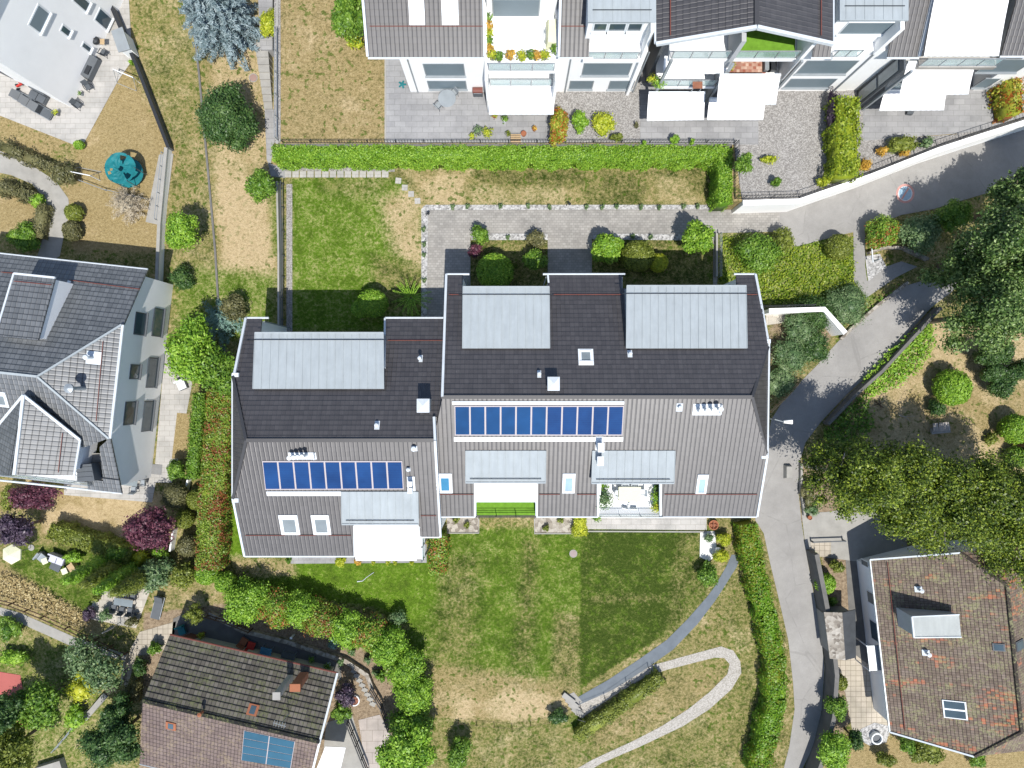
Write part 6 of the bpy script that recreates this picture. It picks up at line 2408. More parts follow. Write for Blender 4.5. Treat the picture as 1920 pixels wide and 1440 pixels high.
shrub(120, 326, 26, 1.6, L_BROWN, "loose dark bush at the left end of the playset", leaf=.09, rough=.2, dens=70)
ball(147, 271, 9, .9, L_BRIGHT, "tiny ball bush at the terrace corner")
shrub(70, 377, 16, 1.0, L_BRIGHT, "light green bush on the inner edge of the white path", leaf=.08)
shrub(44, 448, 34, 1.4, L_GREEN, "leafy green shrub in front of the west house's eaves", ry=30, leaf=.10)
shrub(247, 118, 6, .7, L_BRIGHT, "tiny green plant at the foot of the black fence", leaf=.06, n=4)

# ---------------- upper terrace
P_ = PZ
shrub(1046, 238, 19, 2.2, L_AUTUMN, "tall orange and green bush at the edge of the patio", ry=38, z0=P_, leaf=.09, dens=120, n=9)
shrub(1088, 226, 19, 1.6, L_LAUREL, "bright green bush with dark shade on the gravel", z0=P_, leaf=.09, n=8)
shrub(1131, 232, 24, 1.3, L_YELLOW, "spreading yellow green bush on the gravel", ry=23, z0=P_, leaf=.09, n=9, rough=.2)
shrub(1158, 258, 15, .9, L_OLIVE, "low olive bush touching the railing", ry=9, z0=P_, leaf=.08, n=5)
shrub(1193, 235, 6, .6, L_BROWN, "tiny brown plant on the gravel", z0=P_, leaf=.06, n=4)
shrub(1266, 262, 10, 1.2, L_BRIGHT, "small green bush against the patio railing", z0=P_, leaf=.07, n=5)
shrub(1298, 266, 6, .8, L_BRIGHT, "tiny green plant against the patio railing", z0=P_, leaf=.06, n=4)
shrub(1208, 268, 5, .7, L_BRIGHT, "tiny plant where the patio meets the railing", z0=P_, leaf=.06, n=4)
tree(1393, 308, 20, 2.6, L_GREEN, "slim green tree outside the hedge corner", ry=24, z0=P_, leaf=.09, n=6, limbs=4)
shrub(1443, 299, 16, .9, L_YELLOW, "low spiky yellow green plant on the gravel", ry=9, z0=P_, leaf=.09, n=5, rough=.25)
shrub(1456, 342, 11, 1.2, L_GREEN, "small round green bush near the black fence", z0=P_, leaf=.07, n=5)
shrub(1546, 342, 13, 1.1, L_YELLOW, "light green bush leaning on the black fence", z0=P_, leaf=.08, n=5)
shrub(1655, 284, 12, .9, L_ORANGE, "small orange shrub in the gravel bed, left of the olive one", z0=P_, leaf=.07, n=5, rough=.2)
shrub(1692, 272, 31, 1.3, L_OLIVE, "wide olive shrub in the gravel bed below the patio", ry=18, z0=P_, leaf=.08, n=8, rough=.22)
shrub(1697, 284, 12, 1.1, L_ORANGE, "orange shrub in front of the wide olive one", z0=P_, leaf=.07, n=5, rough=.2)
shrub(1621, 310, 14, 1.0, L_ORANGE, "orange shrub at the foot of the yellow green hedge", z0=P_, leaf=.07, n=5, rough=.2)
shrub(1738, 268, 14, .9, L_GREY, "thin grey green plant by the fence", z0=P_, leaf=.08, n=5, dens=50, rough=.3)
shrub(1560, 215, 10, 1.6, L_PLUM, "dark purple shrub squeezed behind the yellow green hedge", ry=45, z0=P_, leaf=.08, n=7, rough=.2)

# ---------------- planted islands north of the long house
shrub(901, 441, 18, 2.0, L_GREEN, "upright green shrub at the left corner of the left island", ry=20, leaf=.09, n=7, rough=.18)
shrub(890, 470, 15, 1.1, L_PURPLE, "low purple shrub at the edge of the left island", leaf=.08, n=5, rough=.2)
ball(928, 508, 36, 2.5, L_LAUREL, "big round clipped bush half in the shade of the roof", ry=36)
shrub(1004, 450, 20, 1.5, L_BROWN, "purple brown shrub at the right corner of the left island", leaf=.09, n=7, rough=.22)
shrub(1003, 488, 23, 2.2, L_GREEN, "leafy green shrub in the left island, near the bay", leaf=.10, n=7)
shrub(1138, 465, 31, 2.6, L_LAUREL, "large leaved bright shrub at the left end of the right island", leaf=.12, n=9)
ball(1197, 479, 33, 2.3, L_OLIVE, "broad clipped bush of the right island", ry=30)
ball(1236, 492, 18, 1.9, L_YELLOW, "small clipped bush grown against the broad one")
tree(1307, 446, 33, 3.4, L_LAUREL, "bright round tree at the right end of the right island", leaf=.12, n=9, rel=.42)
ball(697, 568, 30, 2.3, L_LAUREL, "round clipped bush on the shaded edge of the green lawn", ry=28)
ball(675, 578, 18, 1.7, L_BRIGHT, "small clipped bush left of the round one on the lawn edge")
shrub(1418, 474, 46, 1.9, L_GREEN, "wide loose green shrub on the flower bank", ry=36, leaf=.10, n=12, rough=.2)
shrub(1466, 452, 25, 1.7, L_OLIVE, "olive bush at the corner of the lane", leaf=.09, n=7)
ball(1575, 462, 25, 1.9, L_OLIVE, "round clipped bush beside the footpath")
shrub(1655, 436, 34, 2.1, L_PHOTL, "square clipped shrub with reddish leaves beside the pole", ry=32, leaf=.09, n=10, dens=120)
shrub(1722, 436, 40, 2.4, L_GREY, "pale green feathery bush right of the clipped reddish one", ry=38, leaf=.10, n=11, rough=.2)
tree(1787, 406, 34, 3.0, L_GREEN, "round dark bush tree in the shade of the walnut", leaf=.10, n=10, rel=.4)
shrub(1587, 574, 42, 1.5, L_GREY, "loose grey green willow bush above the lane", ry=40, leaf=.12, n=12, rough=.3, asp=.22, dens=130)
for x, y, r, h, m_, lb in ((1530, 588, 34, 1.6, L_DARK, "dark juniper under the white retaining wall"), (1500, 618, 34, 1.4, L_GREY, "grey green juniper beside the house entrance"),
                           (1525, 650, 34, 1.4, L_DARK, "dark juniper on the bank above the lane"), (1478, 668, 36, 1.5, L_GREY, "grey green juniper by the gable of the long house"),
                           (1462, 715, 30, 1.2, L_GREY, "lowest juniper of the bank, next to the roof corner")):
    shrub(x, y, r, h, m_, lb, leaf=.11, n=11, rough=.3, asp=.28, dens=120, group="junipers on the bank")
cover("ground_cover", [(1350, 445), (1480, 445), (1492, 466), (1600, 440), (1604, 530), (1622, 560), (1550, 570), (1345, 568)], .35, L_LIME, "yellow green ground cover on the bank by the lane", dens=85, leaf=.085)
cover("ground_cover", [(1745, 600), (1755, 640), (1725, 690), (1690, 720), (1630, 745), (1620, 710), (1660, 670), (1710, 625)], .8, L_BRIGHT, "bright green creeper on the bank right of the lane", dens=150, leaf=.12)
cover("ground_cover", [(1625, 740), (1640, 800), (1600, 840), (1550, 850), (1545, 810), (1590, 760)], .9, L_GREEN, "green creeper in the shade of the big robinia", dens=130, leaf=.12)
cover("ground_cover", [(1640, 560), (1690, 528), (1660, 560), (1610, 600), (1570, 620), (1560, 605)], .4, L_GREEN, "thin creeper on the verge above the lane", dens=40, leaf=.10)
cover("ground_cover", [(-20, 1075), (30, 1085), (100, 1120), (170, 1160), (150, 1185), (80, 1150), (-20, 1115)], .6, L_STRAW, "straw coloured grasses along the garden fence", dens=130, leaf=.09)

# ---------------- east garden
tree(1845, 588, 88, 11.0, L_WALNUT, "large walnut tree overhanging the lane", ry=74, zlow=.25, leaf=.11, n=30, rel=.24, zc=6.5, rough=.28, dens=130, jz=.16, core=.62, limbs=9)
tree(1868, 470, 88, 11.5, L_WALNUT, "tall walnut tree between the two lanes", ry=80, zlow=.25, leaf=.11, n=30, rel=.24, zc=6.5, rough=.28, dens=130, jz=.16, core=.62, limbs=9)
tree(1925, 372, 62, 8.0, L_WALNUT, "walnut tree at the right edge beside the upper lane", ry=60, zlow=.25, leaf=.14, n=16, rel=.3, zc=5.5, rough=.18)
tree(1800, 505, 56, 6.5, L_WALNUT, "lower walnut tree shading the bend below the footpath", ry=60, zlow=.25, leaf=.11, n=18, rel=.28, zc=4.2, rough=.26, dens=120, jz=.14, core=.62)
tree(2085, 335, 90, 11.0, L_DARK, "tall tree just outside the frame shading the upper lane", ry=85, zlow=.2, leaf=.18, n=14, rel=.36, zc=7.5)
ball(1790, 726, 35, 2.4, L_BRIGHT, "round clipped bush on the dry lawn of the east garden", ry=36)
shrub(1756, 766, 18, 1.2, L_DARK, "small dark bush below the round clipped one", leaf=.08)
for k, (x, y, lb) in enumerate(((1850, 668, "leftmost"), (1878, 660, "topmost"), (1862, 700, "middle"), (1892, 706, "lower middle"), (1915, 690, "right hand"), (1876, 728, "lowest"))):
    shrub(x, y, 23, 2.6, L_DARK, "%s clipped cloud bush of the dark clump in the east garden" % lb, leaf=.08, n=6, rel=.5, dens=130, group="cloud bushes in the east garden")
ball(1908, 805, 29, 2.2, L_LAUREL, "round bush at the right edge by the garden shed")
shrub(1860, 822, 14, .8, L_OLIVE, "small olive plant on the dry lawn of the east garden", leaf=.08, n=5, rough=.25)
shrub(1905, 860, 22, 1.3, L_GREEN, "loose green shrub at the right edge beside the robinia", leaf=.09)
for x, y, r, ry, h, n, lb in ((1602, 896, 86, 84, 11.5, 36, "leftmost robinia of the big clump, leaning over the lane"), (1695, 920, 92, 96, 9.8, 40, "second robinia from the lane in the big clump"),
                        (1795, 948, 98, 108, 9.6, 42, "third robinia from the lane in the big clump"), (1895, 976, 90, 118, 9.8, 38, "rightmost robinia of the big clump, above the clay roof")):
    tree(x, y, r, h, L_ROBINIA, lb, ry=ry, zlow=.22, leaf=.095, n=n, rel=.21, zc=h * .68, rough=.30, dens=150, group="robinias in the big clump", limbs=14, jz=.17, core=.55, bark=TWIG, name="robinia")
shrub(1515, 925, 14, 1.0, L_BROWN, "dry bush on the earth bank beside the lane", ry=30, leaf=.09, n=6, rough=.3, dens=45)
shrub(1524, 955, 14, .9, L_GREY, "pale bush above the parking pad", leaf=.09, n=5, rough=.25)
ball(1549, 1095, 20, 1.5, L_BRIGHT, "round clipped bush beside the east house")
shrub(1570, 1062, 17, 1.2, L_OLIVE, "flat olive bush above the round clipped one", ry=12, leaf=.08)
shrub(1560, 1128, 14, .9, L_GREEN, "low green bush next to the shed", ry=9, leaf=.07, n=5)
shrub(1532, 1062, 6, .5, L_BRIGHT, "tiny potted plant at the slab court", leaf=.05, n=4)
ball(1575, 1280, 15, 1.4, L_OLIVE, "small cone bush at the lane end of the slab court")
shrub(1567, 1325, 20, 2.2, L_GREEN, "green shrub on the wall below the slab court", ry=30, leaf=.09)
tree(1560, 1402, 34, 3.0, L_BRIGHT, "light green tree at the bottom edge beside the lane", ry=42, leaf=.10, n=9, rel=.4)
tree(1602, 1385, 16, 2.4, L_DARK, "slim dark conifer at the corner of the slab court", ry=26, leaf=.08, n=6)
shrub(1702, 1398, 17, 1.8, L_GREEN, "dark round bush under the clay roof's lower edge", leaf=.09)
shrub(1735, 1410, 34, 1.8, L_OLIVE, "wide bush under the clay roof's lower edge", ry=26, leaf=.10, n=8)
shrub(1660, 1425, 20, 1.4, L_OLIVE, "olive bush at the bottom edge on the tan lawn", ry=16, leaf=.09)
shrub(1835, 1425, 18, 1.0, L_GREEN, "low bush beyond the roof's bottom corner", leaf=.08, n=5)

# ---------------- by the end of the long house's lawn
shrub(1358, 1010, 15, 1.1, L_YELLOW, "upper yellow green shrub on the white gravel", leaf=.08, n=6)
shrub(1352, 1042, 16, 1.1, L_YELLOW, "lower yellow green shrub on the white gravel", leaf=.08, n=6)
shrub(1329, 1008, 9, .7, L_GREY, "small grey green plant on the white gravel", leaf=.07, n=5, rough=.2)
shrub(1327, 1078, 21, 1.5, L_GREEN, "green shrub overhanging the dark garden path", ry=24, leaf=.09)
shrub(1120, 968, 11, 1.0, L_GREEN, "small green plant by the patio wall", leaf=.09, n=5, rough=.3, dens=60)
shrub(639, 1052, 12, .8, L_YELLOW, "yellow bush at the corner of the big awning", leaf=.07, n=5)
shrub(672, 1053, 9, .6, L_ORANGE, "orange bush in front of the big awning", leaf=.07, n=5)
shrub(541, 1050, 8, .5, L_GREEN, "small green plant at the left end of the paving", leaf=.06, n=4)
for k, x in enumerate((700, 727, 741, 772)):
    shrub(x, 1054, 6, .45, L_YELLOW, "%s of four small yellow plants in front of the big awning" % ("leftmost", "second", "third", "rightmost")[k], leaf=.05, n=4, group="yellow plants below the awning")
for k, (x, y, lb) in enumerate(((856, 975, "first"), (876, 985, "second"), (1025, 990, "third"), (1052, 975, "fourth"))):
    shrub(x, y, 8, .5, L_OLIVE, "%s dry grass tuft from the left on the stone beds" % lb, leaf=.09, n=5, rough=.35, dens=50, asp=.2, group="grass tufts on the stone beds")
for k, (x, y) in enumerate(((848, 388), (876, 387), (938, 387), (990, 387), (1030, 389), (1100, 388), (1129, 389), (1156, 387), (1202, 388), (1236, 389), (1282, 387), (1308, 387), (794, 430), (795, 458), (794, 478), (795, 526), (952, 445), (1186, 443), (1220, 445))):
    shrub(x, y, 6, .4, L_GREY, ["small grey green tuft on the pebble strip above the driveway", "small grey green tuft on the pebble strip along the lawn", "small grey green tuft on the pebbles of a planted island"][(k > 11) + (k > 15)],
          leaf=.07, n=4, rough=.35, dens=70, asp=.3, name="grass_tuft", cat="plant", group=["tufts above the driveway", "tufts along the lawn", "tufts on the islands"][(k > 11) + (k > 15)])

# ---------------- hedge of mixed shrubs south of the long house
for x, y, r, h, m_, lb in ((464, 1128, 44, 3.0, L_BRIGHT, "bright leafy shrub at the left end of the curved shrub border"), (520, 1143, 38, 2.9, L_PHOTL, "reddish shrub second in the curved border"),
                           (566, 1142, 36, 2.9, L_BRIGHT, "green shrub between the two reddish ones"), (604, 1160, 38, 3.0, L_PHOT, "red tinged shrub south of the lawn"),
                           (650, 1178, 38, 3.0, L_BRIGHT, "green shrub right of the red tinged one"), (692, 1188, 36, 2.9, L_PHOTL, "red tipped shrub where the border bends"),
                           (728, 1212, 42, 3.0, L_BRIGHT, "bright shrub at the bend of the border"), (760, 1250, 42, 3.0, L_LAUREL, "yellow green shrub below the bend"),
                           (775, 1300, 42, 3.0, L_BRIGHT, "green shrub in the lower part of the border"), (772, 1350, 42, 3.0, L_GREEN, "darker shrub in the lower part of the border")):
    shrub(x, y, r * .98, h * .95, m_, lb, leaf=.09, n=20, rel=.34, rough=.22, dens=120, group="shrubs of the curved border")
for x, y, r, lb in ((745, 1158, 16, "grey green shrub on the lawn side of the bend"), (710, 1162, 14, "purple flowered shrub behind the bend")):
    shrub(x, y, r, 1.6, L_GREY if r == 16 else L_BROWN, lb, leaf=.09, n=6, rough=.25)
tree(762, 1405, 62, 4.6, L_BRIGHT, "broad green tree at the bottom edge beside the court", ry=56, leaf=.12, n=16, rel=.33, dens=90)
shrub(860, 1412, 23, 2.2, L_GREEN, "isolated dark bush at the bottom of the slope", ry=34, leaf=.09, n=9)
tree(650, 1303, 22, 3.0, L_PLUM, "small purple tree by the gable of the tiled house", leaf=.09, n=7)
tree(640, 1333, 22, 2.8, L_GREEN, "small green tree by the gable of the tiled house", leaf=.09, n=7)
shrub(626, 1205, 12, .8, L_TEAL, "blue green plant on the earth bank", leaf=.10, n=5, rough=.25)
for k, (x, y) in enumerate(((660, 1222), (690, 1238), (640, 1240), (705, 1262), (545, 1160), (530, 1172))):
    shrub(x, y, 9, .6, L_GREY, "small grey green plant on the bare earth, number %s from the tiled house's right corner" % ("two", "four", "one", "five", "six", "seven")[k] if False else
          ("grey green plant beside the stone edge", "grey green plant in the middle of the earth bank", "grey green plant nearest the court", "grey green plant below the border's bend",
           "grey green plant under the reddish shrub", "grey green plant by the rail fence end")[k], leaf=.07, n=5, rough=.3, dens=60)
shrub(715, 1268, 12, 1.0, L_GREEN, "thin green bush above the dark fence", leaf=.08, n=5, rough=.3, dens=50)
shrub(1045, 1345, 22, 1.1, L_DARK, "dark ivy bush at the foot of the garden steps", ry=16, leaf=.08, n=7)

# ---------------- west gardens
tree(285, 990, 47, 4.4, L_PURPLE, "purple leaved maple right of the tan lawn", ry=42, leaf=.11, n=13, rel=.36, rough=.2)
tree(66, 930, 50, 3.4, L_PURPLE, "purple leaved maple under the west house's balcony", ry=26, leaf=.11, n=12, rel=.36, rough=.2)
tree(30, 990, 38, 4.2, L_PLUM, "dark plum tree above the cream parasol", ry=34, leaf=.11, n=11, rel=.36, rough=.2)
ball(327, 930, 24, 1.9, L_BROWN, "upper round clipped bush below the west house terrace")
ball(366, 937, 18, 1.7, L_OLIVE, "round clipped bush touching the red tipped hedge", ry=20)
ball(344, 974, 18, 1.7, L_OLIVE, "middle round clipped bush beside the purple maple")
ball(350, 1024, 19, 1.8, L_BROWN, "lowest round clipped bush beside the red tipped hedge", ry=22)
shrub(330, 881, 17, 2.2, L_GREEN, "dense green bush at the end of the narrow hedge", leaf=.08, n=7, ry=22)
ball(386, 1076, 22, 2.0, L_LAUREL, "round clipped bush at the foot of the red tipped hedge")
ball(421, 1092, 20, 1.9, L_LAUREL, "right hand round bush below the red tipped hedge")
shrub(292, 1078, 33, 2.3, L_GREY, "large leaved grey green bush beside the cypresses", leaf=.11, n=10, rough=.2)
shrub(345, 1078, 26, 2.1, L_OLIVE, "loose olive bush left of the round clipped ones", leaf=.09, n=8, rough=.25)
shrub(225, 1040, 24, 1.9, L_GREEN, "green bush at the right end of the dull hedge", leaf=.09, n=7)
shrub(262, 1045, 18, 1.4, L_YELLOW, "yellowish bush under the purple maple", leaf=.08, n=6)
shrub(300, 1038, 14, 1.3, L_BRIGHT, "bright bush under the purple maple", leaf=.08, n=6)
shrub(20, 935, 18, 1.8, L_OLIVE, "olive bush at the left edge below the west house", ry=26, leaf=.09)
shrub(137, 1044, 22, 1.1, L_BRIGHT, "light green flower bush above the cypresses", ry=12, leaf=.08)
for k, (x, y) in enumerate(((160, 1066), (186, 1074), (212, 1082), (238, 1088))):
    b = W(x + 52, y - 16, 0)
    top = 5.6
    rng = rngn()
    t = thing("cypress", "%s of the four dark columnar cypresses above the stone patio" % ("leftmost", "second from the left", "third from the left", "rightmost")[k], "tree", b, "cypresses above the patio")
    obj("trunk", MB().tube([b, b + Vector((0, 0, 1.2))], .10, 7), BARK, t)
    bl = [(0, 0, .25 + top * (i + .5) / 8, .78 * (1 - (i / 8.5) ** 2.2) + .08, .78 * (1 - (i / 8.5) ** 2.2) + .08, top / 9) for i in range(8)]
    v, co = crown(bl, rng, .09, 120, .3, .12, .2)
    obj("crown", leaf_mesh("crown", v, co), L_OLIVE if k % 2 else L_BRIGHT, t)
tree(158, 1228, 36, 2.7, L_GREY, "open grey green tree by the garden fence", ry=44, leaf=.11, n=10, rel=.34, rough=.28, dens=60, core=.5)
tree(195, 1256, 40, 3.2, L_GREY, "pale leaved tree in the lower west garden", ry=44, leaf=.12, n=11, rel=.34, rough=.28, dens=60, core=.5)
tree(75, 1318, 48, 4.2, L_GREEN, "green tree beside the red terrace", ry=46, leaf=.12, n=11, rel=.36, rough=.2)
tree(215, 1385, 58, 5.0, L_DARK, "dark round tree left of the tiled house", ry=52, leaf=.11, n=14, rel=.34, rough=.16)
tree(225, 1335, 30, 4.0, L_DARK, "dark slender tree beside the tiled house corner", ry=36, leaf=.10, n=8)
shrub(250, 1295, 22, 2.0, L_BROWN, "brown green bush at the corner of the tiled house", ry=26, leaf=.09, rough=.2)
shrub(262, 1250, 14, 1.6, L_DARK, "dark bush at the tiled house's lean-to", ry=18, leaf=.08)
shrub(290, 1215, 14, 1.2, L_GREEN, "green bush at the upper corner of the tiled house", leaf=.08)
tree(365, 1152, 22, 2.2, L_OLIVE, "small palm like bush at the corner of the court", ry=20, leaf=.12, n=7, rough=.3, asp=.2)
tree(10, 1410, 60, 5.5, L_OLIVE, "shaded tree in the bottom left corner", ry=50, leaf=.12, n=12, rel=.36)
tree(15, 1330, 30, 6.5, L_DARK, "dark tree at the left edge over the red terrace", ry=40, leaf=.11, n=9)
shrub(15, 1180, 26, 1.2, L_GREEN, "green bush at the left edge below the fence", leaf=.09, rough=.25, dens=60)
shrub(25, 1232, 34, .9, L_BRIGHT, "low vegetable patch above the red terrace", ry=16, leaf=.09, n=8, rough=.25)
shrub(140, 1345, 24, 1.1, L_BRIGHT, "low bright bush in the lower west garden", leaf=.09, rough=.3, dens=60)
shrub(150, 1290, 30, 1.3, L_YELLOW, "yellow green bush near the garden steps", leaf=.09, rough=.3, dens=60)
shrub(180, 1122, 10, .9, L_OLIVE, "small plant at the left edge of the stone patio", leaf=.08, n=5, rough=.3)
shrub(198, 1152, 13, 1.2, L_GREY, "grey potted shrub on the stone patio, left of the parasol", leaf=.07, n=6, rough=.25)
shrub(247, 1165, 12, 1.2, L_BROWN, "brown shrub at the lower corner of the stone patio", leaf=.07, n=6, rough=.25)
shrub(166, 1150, 11, 1.1, L_PLUM, "dark plum bush at the left corner of the stone patio", leaf=.08, n=6, ry=16)


def palm(px, py, r, h, label, n=16):
    c = W(px, py, h * .7)
    rng = rngn()
    base = Vector((c.x, c.y, 0))
    t = thing("palm", label, "palm", base)
    obj("trunk", MB().tube([base, base + Vector((0, 0, h * .6))], [.16, .12], 8), BARK, t)
    P, N, SZ = [], [], []
    L = R(r, h)
    for i in range(n):
        a = i * 2.39996
        el = .25 + .9 * ((i % 4) / 4)
        d = np.array([math.cos(a), math.sin(a), 0])
        s = np.array([-d[1], d[0], 0])
        for k in range(26):
            q = .08 + .92 * k / 25
            zz = h * .6 + L * (math.sin(el) * q - .55 * q * q)
            for sd in (-1, 1):
                p = d * L * q * math.cos(el * .7) + s * sd * .11 * (1 - q * .7)
                p[2] = zz
                P.append(p)
                N.append(np.array([0, 0, 1.0]) + s * sd * .5)
                SZ.append(.13 * (1 - .5 * q))
    v = leaf_quads(np.array(P), np.array(N) / np.linalg.norm(np.array(N), axis=1, keepdims=True), np.array(SZ), .3, rng)
    obj("crown", leaf_mesh("crown", v), L_BRIGHT, t)


palm(770, 558, 40, 1.8, "feathery palm at the lower right corner of the green lawn")


# ================================================================ walls, fences and steps
def wall(path, w, h, material, label, z0=0.0, name="garden_wall", cat="wall", cap=None, group=None):
    """low wall; path in px of its foot"""
    P = [p if isinstance(p, Vector) else W(*p, z0) for p in path]
    mb = MB()

    def band(hw, za, zb):
        L, Rr = [], []
        for i, p in enumerate(P):
            d = (P[min(i + 1, len(P) - 1)] - P[max(i - 1, 0)])
            d.z = 0
            d.normalize()
            n = Vector((-d.y, d.x, 0))
            L.append(Vector((p.x, p.y, 0)) + n * hw)
            Rr.append(Vector((p.x, p.y, 0)) - n * hw)
        m = MB()
        k = len(P)
        V = [Vector((q.x, q.y, za)) for q in L] + [Vector((q.x, q.y, za)) for q in Rr] + [Vector((q.x, q.y, zb)) for q in L] + [Vector((q.x, q.y, zb)) for q in Rr]
        F = []
        for i in range(k - 1):
            F += [(i, i + 1, 2 * k + i + 1, 2 * k + i), (k + i + 1, k + i, 3 * k + i, 3 * k + i + 1), (2 * k + i, 2 * k + i + 1, 3 * k + i + 1, 3 * k + i)]
        F += [(0, 2 * k, 3 * k, k), (k - 1, 2 * k - 1, 4 * k - 1, 3 * k - 1)]
        m.add(V, F)
        return m
    t = thing(name, label, cat, P[len(P) // 2], group)
    obj("wall", band(w / 2, z0, z0 + h), material, t)
    if cap:
        obj("coping", band(w / 2 + .04, z0 + h + .003, z0 + h + .06), cap, t)
    return t


def rail_fence(path, h, material, label, z0=0.0, every=2.0, rails=(.5, 1.0), bars=0.0, r=.025, name="railing", cat="railing", group=None, post_r=.035, wid=None):
    P = [p if isinstance(p, Vector) else W(*p, z0) for p in path]
    t = thing(name, label, cat, P[len(P) // 2], group)
    m = MB()
    for k in rails:
        m.tube([p + Vector((0, 0, h * k)) for p in P], r, 6)
    obj("rail", m, material, t)
    bb = MB()
    for a, b in zip(P[:-1], P[1:]):
        l = (b - a).length
        n = max(1, round(l / every))
        for i in range(n + (1 if b is P[-1] else 0)):
            p = a.lerp(b, i / n)
            obj("post", MB().tube([p, p + Vector((0, 0, h * 1.02))], post_r, 6), material, t)
        if bars:
            nb = int(l / bars)
            for i in range(nb):
                p = a.lerp(b, (i + .5) / nb)
                bb.bar(p + Vector((0, 0, h * rails[0])), p + Vector((0, 0, h)), .02, .02)
    if bars:
        obj("infill_bars", bb, material, t)
    return t


base = [W(px, py, 0) + Vector((0, .0, 0)) for px, py in wall_base]
wall([p + Vector((0, .01, 0)) for p in base], .32, PZ + .12, WHITE, "long white retaining wall along the upper lane", name="retaining_wall", cap=WHITE)
rail_fence([Vector((17.15, 18.42, 0)) + Vector((0, 0, PZ)), Vector((17.15, base[0].y + .35, PZ))] + [p + Vector((0, .32, PZ + .1)) for p in base], 1.0, DARK,
           "black barred railing on the white retaining wall of the lane", bars=.24, rails=(.08, 1.0), every=2.2, r=.022)
rail_fence([Vector((-17.6, 18.56, PZ)), Vector((17.1, 18.56, PZ))], .6, DARK, "black barred railing above the long laurel hedge", bars=.22, rails=(.08, 1.0), every=2.2, r=.022)
wall([Vector((-18.05, 18.45, 0)), Vector((-18.05, 40, 0))], .16, PZ + .1, CONC, "concrete edge wall of the upper terrace, beside the steps", name="retaining_wall")
wall([Vector((-18.0, 18.40, 0)), Vector((16.9, 18.40, 0))], .18, PZ + .03, CONC_DARK, "dark edge wall of the upper terrace behind the laurel hedge", name="retaining_wall")
rail_fence([Vector((-17.95, 18.7, PZ + .1)), Vector((-17.95, 27.0, PZ + .1))], .9, GREYMET, "grey tube railing beside the steps", every=1.6)
wall([(526, 346), (529, 480), (529, 640)], .14, .9, CONC, "thin concrete wall left of the green lawn")
rail_fence([(533, 346), (534, 480), (533, 640)], .9, DARKGREY, "dark railing beside the thin concrete wall", every=1.9)
wall([(1341, 440), (1341, 520)], .16, .5, CONC, "low concrete wall at the end of the right planted island")
rail_fence([(1347, 440), (1347, 520)], .9, GREYMET, "grey railing at the end of the right planted island", every=1.2)
wall([(1424, 588), (1524, 585), (1562, 628)], .30, 2.0, WHITE, "white angled wall north of the house entrance", name="retaining_wall", cap=WHITE)
rail_fence([W(1424, 576, 2.0), W(1520, 573, 2.0)], .9, DARK, "black railing on the white angled wall", bars=.24, rails=(.1, 1.0), every=1.8, r=.02)
wall([(1514, 1030), (1530, 1110), (1543, 1180), (1551, 1250), (1546, 1325), (1530, 1392), (1505, 1460)], .34, 1.7, CONC_DARK, "long dark garden wall along the right side of the lane")
wall([(1544, 794), (1594, 741), (1644, 696), (1704, 631), (1752, 579)], .24, .9, CONC_DARK, "dark wall between the lane and the creeper bank")
wall([(1500, 868), (1500, 920), (1506, 965)], .18, .35, CONC, "low edging wall of the earth bank by the lane")
wall([(1574, 636), (1596, 614), (1644, 572), (1700, 530)], .22, .30, STONE, "low stone edging on the left of the shaded lane")
wall([(1625, 476), (1655, 466), (1690, 466), (1735, 488)], .22, .5, STONE, "short stone wall above the gravel corner")
rail_fence([(1440, 772), (1468, 745), (1492, 718)], .8, WOOD, "short wooden rail by the gable corner of the long house", every=1.0, r=.04, post_r=.05, name="rail_fence", cat="fence")
wall([(206, -10), (268, 136), (325, 283)], .18, .8, DARKGREY, "dark boundary wall slanting down from the white house", cap=DARK)
wall([(321, 283), (308, 424), (303, 545)], .18, .8, WHITE, "white boundary wall beside the concrete ramp", cap=CONC)
rail_fence([(313, 292), (300, 415)], .9, GREYMET, "steel railing on the concrete ramp", every=1.1, rails=(.3, .65, 1.0))
wall([(364, 50), (374, 140), (386, 270), (396, 380), (404, 470), (411, 585)], .16, .10, CONC_DARK, "narrow concrete kerb running down the dry lawn", name="kerb", cat="kerb")
wall([(1102, 996), (1325, 997)], .10, .08, CONC, "thin kerb between the patio and the dark lawn", name="kerb", cat="kerb")
wall([(837, 999), (898, 999), (898, 972)], .08, .12, CONC, "thin kerb round the left stone bed", name="kerb", cat="kerb")
wall([(1002, 972), (1002, 1000), (1076, 1000)], .08, .12, CONC, "thin kerb round the right stone bed", name="kerb", cat="kerb")
wall([(332, 990), (326, 1030)], .12, .7, WHITE, "short white wall piece beside the purple maple")
wall([(358, 898), (352, 925)], .12, .6, WHITE, "short white wall piece between two clipped bushes")
wall([(395, 1148), (460, 1180), (540, 1200), (650, 1236), (690, 1262), (700, 1290)], .34, .45, STONE, "curved rough stone edge of the court north of the tiled house")
wall([(240, 1225), (232, 1280)], .14, .4, CONC, "pale kerb beside the path at the tiled house")
rail_fence([(-10, 1118), (30, 1128), (90, 1152), (135, 1172), (185, 1196), (240, 1222)], 1.0, WOOD_DARK, "long dark rail fence through the west gardens", every=1.7, r=.05, post_r=.06, name="rail_fence", cat="fence", rails=(.45, .95))
rail_fence([(395, 1150), (430, 1160), (474, 1178)], 1.0, WOOD_DARK, "short dark rail fence above the court", every=1.0, r=.045, post_r=.06, name="rail_fence", cat="fence", rails=(.45, .95))
rail_fence([(698, 1285), (718, 1318), (732, 1360)], 1.1, DARK, "dark fence right of the slab path", every=1.0, r=.05, name="rail_fence", cat="fence", rails=(.35, .65, 1.0))
